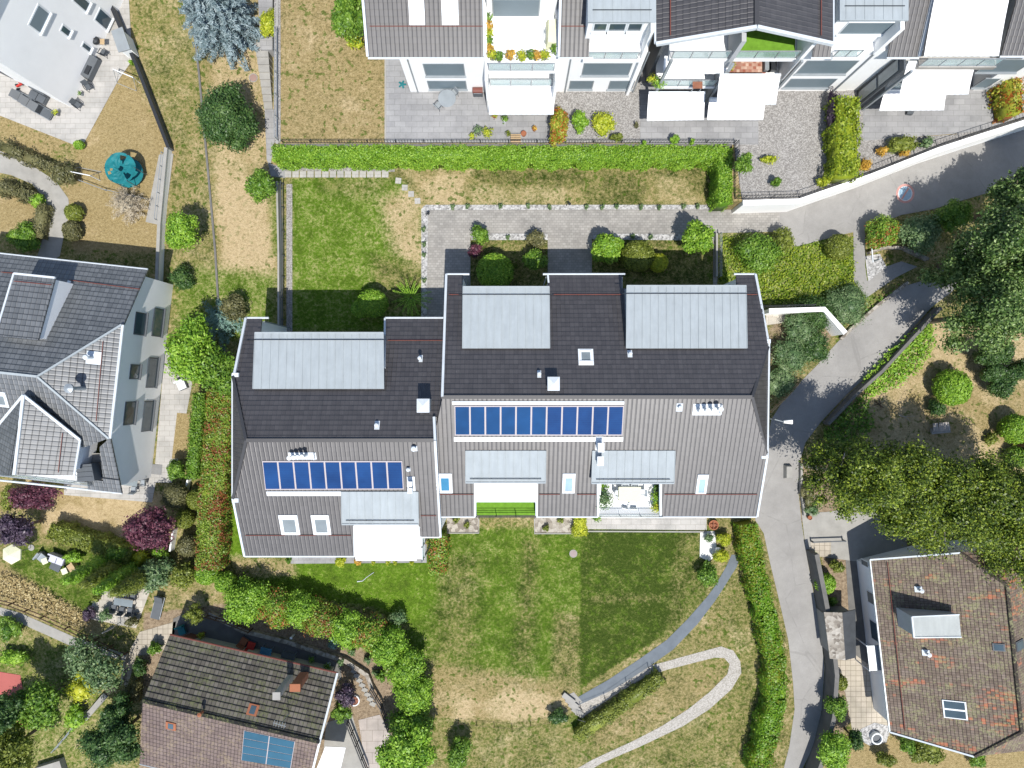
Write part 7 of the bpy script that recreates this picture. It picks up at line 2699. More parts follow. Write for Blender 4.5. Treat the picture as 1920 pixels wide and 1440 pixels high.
rail_fence([(655, 1346), (672, 1388), (692, 1438)], 1.1, DARK, "dark fence between the two garden courts", every=1.0, r=.05, name="rail_fence", cat="fence", rails=(.35, .65, 1.0))
rail_fence([(110, 1400), (140, 1365), (165, 1330)], .9, GREYMET, "thin grey handrail on the garden steps", every=1.2, r=.03)
rail_fence([(1088, 1324), (1133, 1306), (1215, 1250)], .8, DARK, "thin dark wire rail below the dark garden path", every=1.8, r=.012, rails=(.95,), post_r=.03)
rail_fence([(860, 1352), (960, 1362), (1030, 1350)], .5, WOOD_DARK, "thin wire fence on the dry slope", every=1.4, r=.01, rails=(.9,), post_r=.03, name="wire_fence", cat="fence")

# steps beside the upper terrace
mb = MB()
t = thing("steps", "grey concrete steps climbing beside the upper terrace", "steps", W(500, 150, 0))
pts = [(488, 92), (510, 92), (513, 200), (496, 200)]
for k in range(9):
    f0, f1 = k / 9, (k + 1) / 9
    y0, y1 = 205 - 112 * f0, 205 - 112 * f1
    xl0, xl1 = 496 - 8 * f0, 496 - 8 * f1
    a = [W(xl0, y0), W(512, y0), W(511, y1), W(xl1, y1)]
    obj("step", MB().prism(a, 0, .12 + .13 * k), CONC, t)
sheet("footpath", [(483, -30), (511, -30), (511, 93), (488, 93)], 1.24, SLAB, 1.2)
sheet("footpath", [(496, 205), (513, 205), (514, 268), (507, 312), (500, 300)], .03, SLAB)

for k in range(14):
    c = W(540.5 + k * 14, 327, 0)
    m = MB().box((c.x, c.y, .025), (.52, .50, .05), .02 * ((k * 7) % 5 - 2))
    solo("stepping_stone", m, SLAB_WARM, "square slab in the straight row below the laurel hedge", "stepping stone", "stepping stones in a row")
for k, (x, y) in enumerate(((747, 339), (759, 352), (771, 364), (783, 377))):
    c = W(x, y, 0)
    solo("stepping_stone", MB().box((c.x, c.y, .025), (.46, .46, .05), .05 * k - .1), SLAB_WARM, "%s slab of the four stepping diagonally to the driveway" % ("first", "second", "third", "last")[k], "stepping stone", "stepping stones on the diagonal")
for k in range(8):
    c = W(664 + k * 5.0, 1258 + k * 8.8, 0)
    solo("stepping_stone", MB().box((c.x, c.y, .03), (.46, .34, .06), -.5), CONC, "pale slab in the slanting row beside the tiled house", "stepping stone", "slabs beside the tiled house")


def disc(px, py, r, material, label, name, cat, z=.03, ring=None):
    c = W(px, py, 0)
    t = thing(name, label, cat, c)
    obj("lid", MB().lathe((c.x, c.y, 0), [(r * .8, 0), (r * .8, z + .012), (r * .5, z + .014)], 20), material, t)
    obj("frame", MB().lathe((c.x, c.y, 0), [(r, 0), (r, z), (r * .82, z), (r * .82, z - .012)], 20), ring or CONC, t)


disc(1075, 1038, .32, plain("rusty_lid", (.30, .24, .23), .8, .2), "round manhole on the edge of the dark mown lawn", "manhole_cover", "manhole")
disc(475, 146, .36, plain("brown_lid", (.30, .20, .17), .8, .2), "round brown manhole on the dry lawn near the steps", "manhole_cover", "manhole")
disc(1437, 1165, .30, ASPHALT, "round manhole at the left side of the lane", "manhole_cover", "manhole", .03)

# painted no parking sign on the lane
c = W(1697, 363, 0)
t = thing("road_marking", "round no stopping sign painted on the upper lane, red ring on pale blue", "road marking", (c.x, c.y, .022))


def ann(r0, r1, z, n=40):
    m = MB()
    V = []
    for k in range(n):
        a = 2 * math.pi * k / n
        V += [Vector((c.x + math.cos(a) * r0, c.y + math.sin(a) * r0 * 1.05, z)), Vector((c.x + math.cos(a) * r1, c.y + math.sin(a) * r1 * 1.05, z))]
    m.add(V, [(2 * k, 2 * k + 1, (2 * k + 3) % (2 * n), (2 * k + 2) % (2 * n)) for k in range(n)])
    return m


obj("red_ring", ann(.57, .74, .0275), PAINT_RED, t)
obj("white_ring", ann(.52, .57, .0275), PAINT_WHITE, t)
obj("blue_disc", ann(.001, .52, .0275), PAINT_BLUE, t)
m = MB().box((c.x, c.y, .031), (1.06, .13, .003), math.radians(58))
obj("red_slash", m, PAINT_RED, t)

# ================================================================ furniture and small things
def chair_proto(label, m1, m2, group):
    t = local("chair", label, "chair", group)
    obj("seat", MB().box((0, 0, .43), (.46, .44, .05)), m1, t)
    obj("backrest", MB().hexa([Vector((-.23, .19, .46)), Vector((.23, .19, .46)), Vector((.23, .23, .46)), Vector((-.23, .23, .46))],
                              [Vector((-.23, .30, .92)), Vector((.23, .30, .92)), Vector((.23, .34, .92)), Vector((-.23, .34, .92))]), m1, t)
    for x in (-1, 1):
        obj("armrest", MB().bar((x * .25, -.18, .64), (x * .25, .26, .64), .05, .03), m2, t)
        for y in (-1, 1):
            obj("leg", MB().tube([(x * .25, y * .19, 0), (x * .24, y * .18, .63 if y < 0 else .44)], .02, 6), m2, t)
    return t


def place(proto, spots, z=0.0):
    """spots: (px, py, angle, label)"""
    for i, (x, y, a, lb) in enumerate(spots):
        p = W(x, y, z + .5)
        p.z = z
        if i == 0:
            proto.location, proto.rotation_euler = p, (0, 0, a)
            proto["label"] = lb
        else:
            dup(proto, p, a, lb)


def table(px, py, w, d, label, material, z=0.0, rz=0.0, h=.74, legs=GREYMET, name="table"):
    p = W(px, py, z + h)
    t = thing(name, label, "table", (p.x, p.y, z), rz=rz)
    ORIG[t.name] = Vector()
    obj("tabletop", MB().box((0, 0, h - .02), (w, d, .04)), material, t)
    for x in (-1, 1):
        for y in (-1, 1):
            obj("leg", MB().box((x * (w / 2 - .06), y * (d / 2 - .06), (h - .04) / 2), (.05, .05, h - .04)), legs, t)
    return t


def round_table(px, py, r, label, material, z=0.0, h=.74):
    p = W(px, py, z + h)
    t = thing("table", label, "table", (p.x, p.y, z))
    ORIG[t.name] = Vector()
    obj("tabletop", MB().lathe((0, 0, h - .03), [(r * .97, 0), (r, .015), (r * .98, .03)], 24), material, t)
    obj("pedestal", MB().lathe((0, 0, 0), [(r * .5, 0), (r * .45, .03), (.05, .06), (.05, h - .03)], 12), DARKGREY, t)
    return t


def pot(px, py, r, label, mat_pot, leaf=None, z=0.0, h=.4, size=None, name="flower_pot"):
    p = W(px, py, z + h)
    t = thing(name, label, "plant pot", (p.x, p.y, z))
    ORIG[t.name] = Vector()
    obj("pot", MB().lathe((0, 0, 0), [(r * .7, 0), (r, h), (r * .88, h), (r * .84, h - .06)], 14), mat_pot, t)
    obj("soil", MB().lathe((0, 0, h - .10), [(r * .80, 0), (r * .80, .03)], 12), BARK, t)
    if leaf:
        s = size or r * 1.3
        v, co = crown([(0, 0, h + s * .5, s, s, s * .7)], rngn(), .08, 220, .5, .22, core=.55)
        obj("plant", leaf_mesh("plant", v, co), leaf, t)
    return t


def lounger_proto(label, cloth, frame, group):
    t = local("sun_lounger", label, "sun lounger", group)
    obj("seat", MB().box((0, -.25, .34), (.66, 1.30, .07)), cloth, t)
    obj("backrest", MB().hexa([Vector((-.33, .42, .32)), Vector((.33, .42, .32)), Vector((.33, .40, .39)), Vector((-.33, .40, .39))],
                              [Vector((-.33, 1.0, .62)), Vector((.33, 1.0, .62)), Vector((.33, .96, .69)), Vector((-.33, .96, .69))]), cloth, t)
    obj("frame", MB().box((-.36, 0, .28), (.05, 1.8, .05)).box((.36, 0, .28), (.05, 1.8, .05)).box((0, -.88, .28), (.72, .05, .05)).box((0, .88, .28), (.72, .05, .05)), frame, t)
    for x in (-1, 1):
        for y in (-1, 1):
            obj("leg", MB().box((x * .33, y * .75, .13), (.05, .05, .26)), frame, t)
    return t


def armchair(px, py, label, cloth, rz, z=0.0, w=.75, name="armchair", cat="armchair"):
    p = W(px, py, z + .4)
    t = thing(name, label, cat, (p.x, p.y, z), rz=rz)
    ORIG[t.name] = Vector()
    obj("base", MB().box((0, 0, .15), (w, .72, .26)), DARKGREY, t)
    n = max(1, round(w / .7))
    for k in range(n):
        obj("cushion", MB().box((-w / 2 + w * (k + .5) / n, -.05, .36), (w / n - .06, .58, .14)), cloth, t)
    obj("backrest", MB().box((0, .33, .52), (w, .12, .50)), cloth, t)
    return t


def parasol_closed(px, py, h, label, z=0.0, cloth=None):
    c = W(px, py, z)
    t = thing("parasol", label, "parasol", c)
    ORIG[t.name] = Vector()
    obj("pole", MB().tube([(0, 0, 0), (0, 0, h)], .03, 7), GREYMET, t)
    obj("folded_cloth", MB().lathe((0, 0, h * .45), [(.05, 0), (.14, .1), (.11, h * .3), (.04, h * .53)], 9), cloth or CUSHION, t)
    obj("foot", MB().box((0, 0, .04), (.6, .6, .08)), CONC, t)


# --- garden of the north-west white house
lp = lounger_proto("", DARKGREY, GREYMET, "dark loungers on the white house's terrace")
place(lp, [(42, 184, 1.1, "dark sun lounger nearest the wall of the white house"), (58, 196, 1.05, "middle dark sun lounger on the white house's terrace"), (75, 206, 1.05, "dark sun lounger nearest the terrace edge")])
armchair(70, 180, "dark garden sofa against the south wall of the white house", DARKGREY, -.5, w=1.4, name="garden_sofa", cat="sofa")
c = W(175, 131)
t = thing("garden_sofa", "long covered sofa beside the east wall of the white house", "sofa", c, rz=1.12)
ORIG[t.name] = Vector()
obj("cover", MB().hexa([Vector((-.95, -.38, .02)), Vector((.95, -.38, .02)), Vector((.95, .38, .02)), Vector((-.95, .38, .02))],
                       [Vector((-.88, -.32, .5)), Vector((.88, -.32, .5)), Vector((.88, .34, .8)), Vector((-.88, .34, .8))]), DARKGREY, t)
obj("cushion", MB().box((-.3, -.05, .66), (.7, .4, .06)), DARK, t)
c = W(191, 86)
t = thing("barbecue", "round black kettle barbecue on the white house's terrace", "barbecue", c)
ORIG[t.name] = Vector()
obj("kettle", MB().lathe((0, 0, .6), [(.05, 0), (.28, .10), (.33, .25), (.28, .42), (.06, .50)], 16), DARK, t)
for k in range(3):
    a = k * 2.1
    obj("leg", MB().tube([(math.cos(a) * .22, math.sin(a) * .22, .68), (math.cos(a) * .38, math.sin(a) * .38, 0)], .02, 6), GREYMET, t)
obj("handle", MB().tube([(-.1, 0, 1.12), (-.06, 0, 1.18), (.06, 0, 1.18), (.1, 0, 1.12)], .015, 5), WOOD_DARK, t)
obj("side_shelf", MB().box((.50, -.05, .78), (.35, .45, .03)), WOOD, t)
chn = chair_proto("", DARKGREY, DARK, "chairs on the white house's terrace")
place(chn, [(164, 162, .5, "dark chair just below the covered sofa of the white house"), (144, 196, .9, "dark chair at the corner of the white house"), (193, 98, 2.6, "dark chair below the kettle barbecue")])
pot(105, 212, .16, "potted yellow green plant at the corner of the white house", POTGREY, L_YELLOW)
pot(150, 175, .12, "small grey pot between two dark chairs", GREYMET, L_GREEN)
c = W(124, 185)
t = thing("scooter", "pink and blue toy scooter against the white house's corner", "scooter", c, rz=.5)
ORIG[t.name] = Vector()
obj("deck", MB().box((0, 0, .10), (.55, .12, .03)), RED, t)
obj("handlebar", MB().tube([(.28, 0, .1), (.22, 0, .8)], .02, 6).tube([(.22, -.2, .8), (.22, .2, .8)], .02, 6), BLUE, t)
for x in (-.28, .3):
    obj("wheel", MB().tube([(x, -.02, .06), (x, .02, .06)], .06, 10), DARK, t)
c = W(40, 162)
t = thing("toy_tricycle", "red toy tricycle beside the dark sofa", "tricycle", c, rz=.4)
ORIG[t.name] = Vector()
obj("body", MB().bar((-.25, 0, .2), (.25, 0, .28), .12, .12).bar((.22, 0, .25), (.18, 0, .55), .05, .05), RED, t)
for x, y in ((-.25, -.18), (-.25, .18), (.28, 0)):
    obj("wheel", MB().tube([(x, y - .03, .12), (x, y + .03, .12)], .12, 10), DARK, t)


def goal(px, py, w, h, rz, label):
    c = W(px, py)
    t = thing("football_goal", label, "football goal", c, rz=rz)
    ORIG[t.name] = Vector()
    obj("frame", MB().tube([(-w / 2, 0, 0), (-w / 2, 0, h), (w / 2, 0, h), (w / 2, 0, 0)], .04, 6), WFRAME, t)
    obj("rear_frame", MB().tube([(-w / 2, 0, h), (-w / 2, .7, 0), (w / 2, .7, 0), (w / 2, 0, h)], .025, 5), GREYMET, t)


goal(166, 334, 1.9, 1.3, -.2, "small white football goal beside the trampoline")
goal(244, 148, 1.7, 1.0, 2.75, "small goal frame leaning towards the black wall")
rail_fence([(155, 341), (200, 358), (278, 375)], .5, GREYMET, "thin metal bar fence below the trampoline", every=2.0, rails=(1.0,), r=.03)

c = W(230, 318, 1.4)
c.z = 0
t = thing("trampoline", "round teal trampoline with sagging safety net", "trampoline", c)
ORIG[t.name] = Vector()
Rt = 1.18
obj("mat", MB().lathe((0, 0, .55), [(Rt * .8, 0), (Rt * .8, .01)], 24), TEALDARK, t)
obj("pad", MB().lathe((0, 0, .54), [(Rt * .78, 0), (Rt, 0), (Rt, .05), (Rt * .78, .06)], 24), TEAL, t)
m = MB()
for k in range(6):
    a = k * math.pi / 3
    obj("leg", MB().tube([(math.cos(a) * Rt, math.sin(a) * Rt, 0), (math.cos(a) * Rt, math.sin(a) * Rt, 1.9)], .03, 6), DARKGREY, t)
V, F = [], []
rg = random.Random(4)
n = 24
for j in range(5):
    for k in range(n):
        a = 2 * math.pi * k / n
        r = Rt * (1.02 - .06 * j + (.05 * math.cos(6 * a)) * (j > 0))
        V.append(Vector((math.cos(a) * r, math.sin(a) * r, 1.85 - .02 * j - (.12 if k % 4 == 2 else 0) * (1 if j == 0 else .4))))
cloth = [(0, 0, 1.25)]
m = MB()
for j in range(6):
    for k in range(n):
        a = 2 * math.pi * k / n
        q = 1 - j / 6
        r = Rt * q * 1.04
        z = 1.80 - .16 * (1 - q) - .05 * abs(math.sin(3 * a + .4)) * q + rg.uniform(-.05, .05)
        m.v.append((math.cos(a) * r, math.sin(a) * r, z))
hole = {(1, 4), (1, 5), (2, 4), (2, 5), (1, 20), (1, 21), (2, 21), (2, 20), (3, 4), (3, 20), (1, 13), (2, 12)}
for j in range(5):
    for k in range(n):
        if (j, k) in hole:
            continue
        m.f.append((j * n + k, j * n + (k + 1) % n, (j + 1) * n + (k + 1) % n, (j + 1) * n + k))
obj("net_cover", m, TEAL, t)

# --- west house
tb = table(240, 900, 1.5, .9, "glass topped table on the west house's terrace", PANE_GREY, rz=-.1)
ch = chair_proto("", GREYMET, DARKGREY, "grey chairs on the west house's terrace")
place(ch, [(250, 918, 3.1, "grey chair below the glass topped table"), (268, 905, -1.6, "grey chair right of the glass topped table, lower one"), (270, 890, -1.5, "grey chair right of the glass topped table, upper one"),
           (248, 884, .0, "grey chair above the glass topped table")])
solo("door_mat", MB().box((*W(292, 880)[:2], .045), (1.0, .8, .02), -.1), POTGREY, "grey door mat at the foot of the west house's pale wall", "mat")
for k, (x, y) in enumerate(((150, 862), (152, 874), (148, 884))):
    p = W(x, y, 5.5)
    pt = thing("flower_pot", ("uppermost", "middle", "lowest")[k] + " grey pot in the roof niche of the west house", "plant pot", (p.x, p.y, 5.0), "pots in the roof niche")
    ORIG[pt.name] = Vector()
    obj("pot", MB().lathe((0, 0, 0), [(.18, 0), (.26, .4), (.23, .4), (.2, .34)], 12), DARKGREY, pt)
armchair(340, 722, "white garden seat between the feathery trees and the path", WFRAME, .4, w=.7)

# --- lawn with the cream parasol
c = W(20, 1040, 2.3)
t = thing("parasol", "open cream six sided parasol on the lawn at the left edge", "parasol", (c.x, c.y, 0))
ORIG[t.name] = Vector()
V = [Vector((0, 0, 2.55))] + [Vector((math.cos(k * math.pi / 3 + .5) * .78, math.sin(k * math.pi / 3 + .5) * .78, 2.2)) for k in range(6)]
obj("canopy", MB().add(V + [v - Vector((0, 0, .12)) for v in V[1:]], [(0, 1 + k, 1 + (k + 1) % 6) for k in range(6)] + [(1 + k, 7 + k, 7 + (k + 1) % 6, 1 + (k + 1) % 6) for k in range(6)]), CREAMCLOTH, t)
obj("pole", MB().tube([(0, 0, 0), (0, 0, 2.5)], .025, 6), GREYMET, t)
obj("foot", MB().lathe((0, 0, 0), [(.25, 0), (.25, .06), (.05, .10)], 12), CONC, t)


def pouf(px, py, label, cloth):
    c = W(px, py, .4)
    t = thing("stool", label, "stool", (c.x, c.y, 0), rz=.4)
    ORIG[t.name] = Vector()
    obj("cushion", MB().box((0, 0, .40), (.46, .46, .10)), cloth, t)
    obj("base", MB().box((0, 0, .18), (.40, .40, .33)), DARKGREY, t)


armchair(106, 1049, "pale two seat sofa on the west lawn", CUSHION, -.35, w=1.2, name="garden_sofa", cat="sofa")
armchair(78, 1046, "dark armchair on the west lawn, left of the pale sofa", GREYMET, .9, w=.65)
armchair(135, 1063, "wooden armchair on the west lawn, right of the pale sofa", WOOD, -1.0, w=.65)
pouf(84, 1052, "cream stool beside the dark armchair", CREAMCLOTH)
pouf(121, 1071, "cream stool beside the wooden armchair", CREAMCLOTH)
table(104, 1062, .85, .70, "low black table in front of the pale sofa", DARKGREY, rz=-.45, h=.4, legs=DARK)

# --- stone patio with dining set
table(231, 1130, 1.5, .55, "dark dining table on the stone patio", PANE_GREY, rz=-.15, legs=DARK)
ch = chair_proto("", DARKGREY, DARK, "dining chairs on the stone patio")
place(ch, [(218, 1114, -.15, "dark dining chair on the upper side of the table, left one"), (233, 1115, -.15, "dark dining chair on the upper side of the table, middle one"),
           (249, 1118, -.15, "dark dining chair on the upper side of the table, right one"), (213, 1140, 3.0, "dark dining chair on the lower side of the table, left one"),
           (228, 1144, 3.0, "dark dining chair on the lower side of the table, middle one"), (243, 1146, 3.0, "dark dining chair on the lower side of the table, right one")])
parasol_closed(228, 1165, 2.6, "folded parasol on the stone patio below the dining set", cloth=POTGREY)
lg = lounger_proto("", DARKGREY, GREYMET, None)
place(lg, [(293, 1141, -.25, "single dark sun lounger on the grass right of the stone patio")])
pot(254, 1152, .12, "tiny dark pot at the right edge of the stone patio", DARKGREY)
table(207, 1294, .8, .5, "small wooden slatted table in the lower west garden", WOOD, rz=.6, h=.5, legs=WOOD_DARK)
for k in range(4):
    c = W(168 + k * 9, 1338 - k * 10)
    solo("step", MB().box((c.x, c.y, .06 + .05 * k), (1.1, .42, .12 + .1 * k), .85), CONC, "%s slab step of the slanting garden stairs" % ("lowest", "second", "third", "topmost")[k], "step", "slabs of the garden stairs")
solo("planter_box", MB().box((*W(100, 1440)[:2], .3), (2.2, 1.2, .6), .3), CONC, "pale concrete box cut by the bottom edge", "box")

# --- things in the court of the tiled house
armchair(470, 1212, "red garden chair in the shaded court", RED, 2.8, w=.65)
armchair(456, 1204, "terracotta garden chair in the shaded court", TERRA, 2.6, w=.6)
table(498, 1222, .9, .6, "blue grey table in the shaded court", PANE_BLUE, rz=-.22)
pot(585, 1235, .2, "grey pot in the shaded court", POTGREY, L_GREEN)
pot(615, 1248, .2, "white pot at the right end of the shaded court", WFRAME, L_GREEN)
table(540, 1230, 1.1, .5, "dark bench table in the shaded court", DARKGREY, rz=-.22)
armchair(340, 1182, "teal folding chair at the left end of the court", TEAL, .3, w=.6)
pot(378, 1190, .2, "pot with yellow flowers in the shaded court", TERRA, L_YELLOW)
c = W(665, 1312)
t = thing("planter_ring", "round white rimmed planting ring beside the purple tree", "planter", c)
ORIG[t.name] = Vector()
obj("rim", MB().lathe((0, 0, 0), [(.44, 0), (.44, .2), (.36, .2), (.36, .02)], 24), WFRAME, t)
obj("soil", MB().lathe((0, 0, 0), [(.36, 0), (.36, .14)], 20), BRICK, t)
c = W(551, 1190)
solo("post", MB().box((c.x, c.y, .35), (.12, .12, .7)).box((c.x, c.y, .72), (.18, .18, .05)), WFRAME, "white post on the earth bank below the reddish shrub", "post")

# --- hose on the lawn
solo("garden_hose", MB().tube([W(670, 1090) + Vector((0, 0, .04)), W(680, 1089) + Vector((0, 0, .03)), W(688, 1082) + Vector((0, 0, .03)), W(695, 1077) + Vector((0, 0, .03)), W(701, 1073) + Vector((0, 0, .03))], [.06, .04, .03, .03, .03], 6), GREYMET, "pale hose with a sprinkler lying on the lawn", "hose")

# --- roof terrace with table
zt = 5.32
table(1181, 927, 1.6, 1.05, "pale square table on the roof terrace of the long house", CREAMCLOTH, z=zt, h=.74)
ch = chair_proto("", WFRAME, GREYMET, "chairs on the roof terrace of the long house")
place(ch, [(1172, 914, 0, "grey chair above the pale terrace table, left one"), (1190, 914, 0, "grey chair above the pale terrace table, right one"), (1160, 926, 1.57, "white chair left of the pale terrace table"),
           (1204, 924, -1.57, "white chair right of the pale terrace table"), (1172, 944, 2.9, "grey chair below the pale terrace table, left one"), (1187, 945, 3.1, "grey chair below the pale terrace table, right one")], zt)
pot(1132, 935, .38, "big dark pot with a grey shrub on the roof terrace", DARKGREY, L_GREY, zt, .7, .6)
pot(1128, 914, .22, "pot with a bright plant in the upper corner of the roof terrace", DARKGREY, L_BRIGHT, zt, .4, .35)
pot(1232, 914, .24, "teal planter in the upper right corner of the roof terrace", TEAL, L_GREEN, zt, .5, .3)
pot(1231, 930, .26, "pot with a bright plant at the right edge of the roof terrace", POTGREY, L_BRIGHT, zt, .4, .45)
pot(1230, 950, .22, "pot with an olive plant in the lower right of the roof terrace", POTGREY, L_YELLOW, zt, .4, .35)

# --- garden end
c = W(1336, 983)
t = thing("fire_bowl", "round rust coloured bowl on the paving by the long house's corner", "fire bowl", c)
ORIG[t.name] = Vector()
obj("rim", MB().lathe((0, 0, 0), [(.22, 0), (.40, .35), (.33, .35), (.22, .15)], 20), TERRA, t)
obj("spokes", MB().bar((-.33, 0, .33), (.33, 0, .33), .06, .03).bar((0, -.33, .34), (0, .33, .34), .06, .03), BRICK, t)
solo("garden_ball", MB().lathe((*W(1345, 1030)[:2], 0), [(.05, 0), (.22, .12), (.26, .28), (.20, .44), (.04, .52)], 16), WHITE, "white garden ball on the white gravel", "ball", smooth=True)
t = thing("garden_steps", "pale steps at the lower end of the dark garden path", "steps", W(1082, 1325))
for k in range(4):
    a = W(1066 + k * 6, 1308 + k * 9)
    obj("step", MB().box((a.x, a.y, .20 - .045 * k), (1.15, .42, .1), -.65), CONC, t)
c = W(1088, 1340)
t = thing("gate", "small dark metal gate beside the garden steps", "gate", c, rz=-.3)
ORIG[t.name] = Vector()
obj("frame", MB().tube([(-.3, 0, .1), (-.3, 0, 1.0), (.3, 0, 1.0), (.3, 0, .1), (-.3, 0, .1)], .025, 5), DARK, t)
obj("infill_bars", MB().tube([(-.1, 0, .1), (-.1, 0, 1)], .012, 4).tube([(.1, 0, .1), (.1, 0, 1)], .012, 4), DARK, t)

# --- upper terrace patio
round_table(838, 184, .68, "round grey table on the upper patio", GREYMET, PZ)
ch = chair_proto("", GREYMET, DARKGREY, "chairs at the round grey table")
place(ch, [(822, 197, 2.4, "grey chair below the round grey table"), (851, 175, -.8, "grey chair pushed under the round grey table")], PZ)
c = W(896, 173, PZ + .5)
t = thing("barbecue", "brown cart barbecue against the north house wall", "barbecue", (c.x, c.y, PZ))
ORIG[t.name] = Vector()
obj("hood", MB().tube([(-.38, 0, .85), (.38, 0, .85)], .22, 10), COPPER, t)
obj("cart", MB().box((0, 0, .40), (.72, .40, .55)), DARKGREY, t)
obj("handle", MB().tube([(-.3, -.26, .9), (.3, -.26, .9)], .02, 5), GREYMET, t)
for x in (-.3, .3):
    obj("leg", MB().box((x, 0, .06), (.06, .34, .12)), DARK, t)
c = W(754, 158, PZ + .3)
t = thing("laundry_stand", "small teal star shaped stand on the upper patio", "stand", (c.x, c.y, PZ))
ORIG[t.name] = Vector()
for k in range(5):
    a = k * 2 * math.pi / 5
    obj("arm", MB().bar((0, 0, .3), (math.cos(a) * .3, math.sin(a) * .3, .25), .12, .04), TEAL, t)
obj("pole", MB().tube([(0, 0, 0), (0, 0, .34)], .03, 6), DARKGREY, t)
pot(946, 224, .18, "white pot with a green plant near the middle awning", WFRAME, L_GREEN, PZ, .35, .24)
pot(886, 256, .16, "small pot with a yellow green plant, lowest on the left of the patio", POTGREY, L_YELLOW, PZ, .3, .25)
pot(896, 246, .18, "pot with a grey twiggy plant on the upper patio", POTGREY, L_GREY, PZ, .35, .34)
pot(914, 250, .24, "pot with a bright yellow green plant on the upper patio", POTGREY, L_YELLOW, PZ, .4, .36)
pot(952, 251, .20, "wide bowl with olive leaves left of the slatted bench", POTGREY, L_OLIVE, PZ, .25, .18)
pot(982, 250, .22, "brown round pot right of the slatted bench", TERRA, None, PZ, .35)
pot(1002, 241, .17, "terracotta pot with an orange plant near the orange and green bush", TERRA, L_ORANGE, PZ, .35, .18)
pot(927, 217, .15, "flowering pot at the foot of the middle awning", TERRA, L_AUTUMN, PZ, .3, .22)
c = W(967, 259, PZ + .4)
t = thing("bench", "slatted wooden bench against the black railing", "bench", (c.x, c.y, PZ))
ORIG[t.name] = Vector()
obj("seat", MB().box((0, 0, .38), (.78, .09, .03)).box((0, .13, .38), (.78, .09, .03)).box((0, .26, .38), (.78, .09, .03)).box((0, -.13, .38), (.78, .09, .03)).box((0, -.26, .38), (.78, .09, .03)), WOOD, t)
for x in (-.34, .34):
    obj("leg", MB().box((x, 0, .18), (.06, .6, .36)), WOOD_DARK, t)
# covered sofa on the white roof terrace
c = W(1034, 60, 8.7)
t = thing("covered_furniture", "furniture stack under a cream cover on the white roof terrace", "covered furniture", (c.x, c.y, 8.12))
ORIG[t.name] = Vector()
obj("cover", MB().hexa([Vector((-.38, -.9, 0)), Vector((.38, -.9, 0)), Vector((.38, .9, 0)), Vector((-.38, .9, 0))], [Vector((-.26, -.75, .75)), Vector((.34, -.85, .75)), Vector((.34, .75, .8)), Vector((-.18, .8, .75))]), CREAMCLOTH, t)
obj("chair_frame", MB().bar((-.42, -.5, 0), (-.42, -.5, .8), .05, .05).bar((-.42, .2, 0), (-.42, .2, .8), .05, .05).bar((-.42, -.5, .8), (-.42, .2, .8), .05, .05), GREYMET, t)
pot(1370, 124, .22, "pot with a yellow plant beside the chequered rug", TERRA, L_YELLOW, 5.43, .4, .3)
armchair(1449, 122, "black armchair on the chequered rug's balcony", DARK, 0, 5.43, .6)
armchair(1440, 122, "grey armchair on the chequered rug's balcony", GREYMET, 0, 5.43, .5)
pot(1234, 157, .25, "green plant on the left lower balcony", POTGREY, L_BRIGHT, 5.42, .4, .42)
pot(1222, 150, .2, "yellow green plant at the left end of the lower balcony", POTGREY, L_YELLOW, 5.42, .4, .3)
table(1308, 158, .7, .6, "small red covered table on the left lower balcony", BRICK, z=5.42)
c = W(1704, 211, PZ)
solo("wedge_block", MB().prism([c + Vector((-.3, -.2, 0)), c + Vector((.15, -.25, 0)), c + Vector((.35, .2, 0)), c + Vector((-.2, .2, 0))], PZ + .03, PZ + .3), DARKGREY, "dark wedge on the right patio under the lowest awning", "block")

# --- lane, entrance, east garden
base_p = Vector((W(1452, 786, 5.2).x, W(1452, 786, 5.2).y, 0))
t = thing("street_lamp", "street lamp with a white head reaching over the lane", "street lamp", base_p)
ORIG[t.name] = Vector()
head = W(1479, 791, 5.3) - base_p
obj("pole", MB().tube([(0, 0, 0), (0, 0, 4.6), (.08, -.02, 5.1), (head.x - .35, head.y, 5.32)], [.07, .055, .045, .035], 8), GREYMET, t)
obj("lamp_head", MB().hexa([head + Vector((-.38, -.10, -.1)), head + Vector((.30, -.18, -.1)), head + Vector((.30, .18, -.1)), head + Vector((-.38, .10, -.1))],
                           [head + Vector((-.36, -.07, .06)), head + Vector((.26, -.13, .08)), head + Vector((.26, .13, .08)), head + Vector((-.36, .07, .06))]), WHITE, t)
t = thing("barrier_pole", "white barrier pole standing by the footpath", "pole", W(1637, 490))
obj("pole", MB().tube([W(1637, 492, .9), W(1631, 424, 1.0)], .05, 7), WFRAME, t)
obj("post", MB().tube([W(1637, 490, 0) , Vector((W(1637, 490, 0).x, W(1637, 490, 0).y, 1.0))], .07, 7), GREYMET, t)
c = W(1476, 884)
solo("concrete_block", MB().hexa([c + Vector((-.32, -.55, .02)), c + Vector((.28, -.55, .02)), c + Vector((.28, .55, .02)), c + Vector((-.32, .55, .02))],
                                 [c + Vector((-.22, -.45, .45)), c + Vector((.22, -.45, .45)), c + Vector((.22, .45, .45)), c + Vector((-.22, .45, .45))]), CONC, "pale concrete block at the right side of the lane", "concrete block")
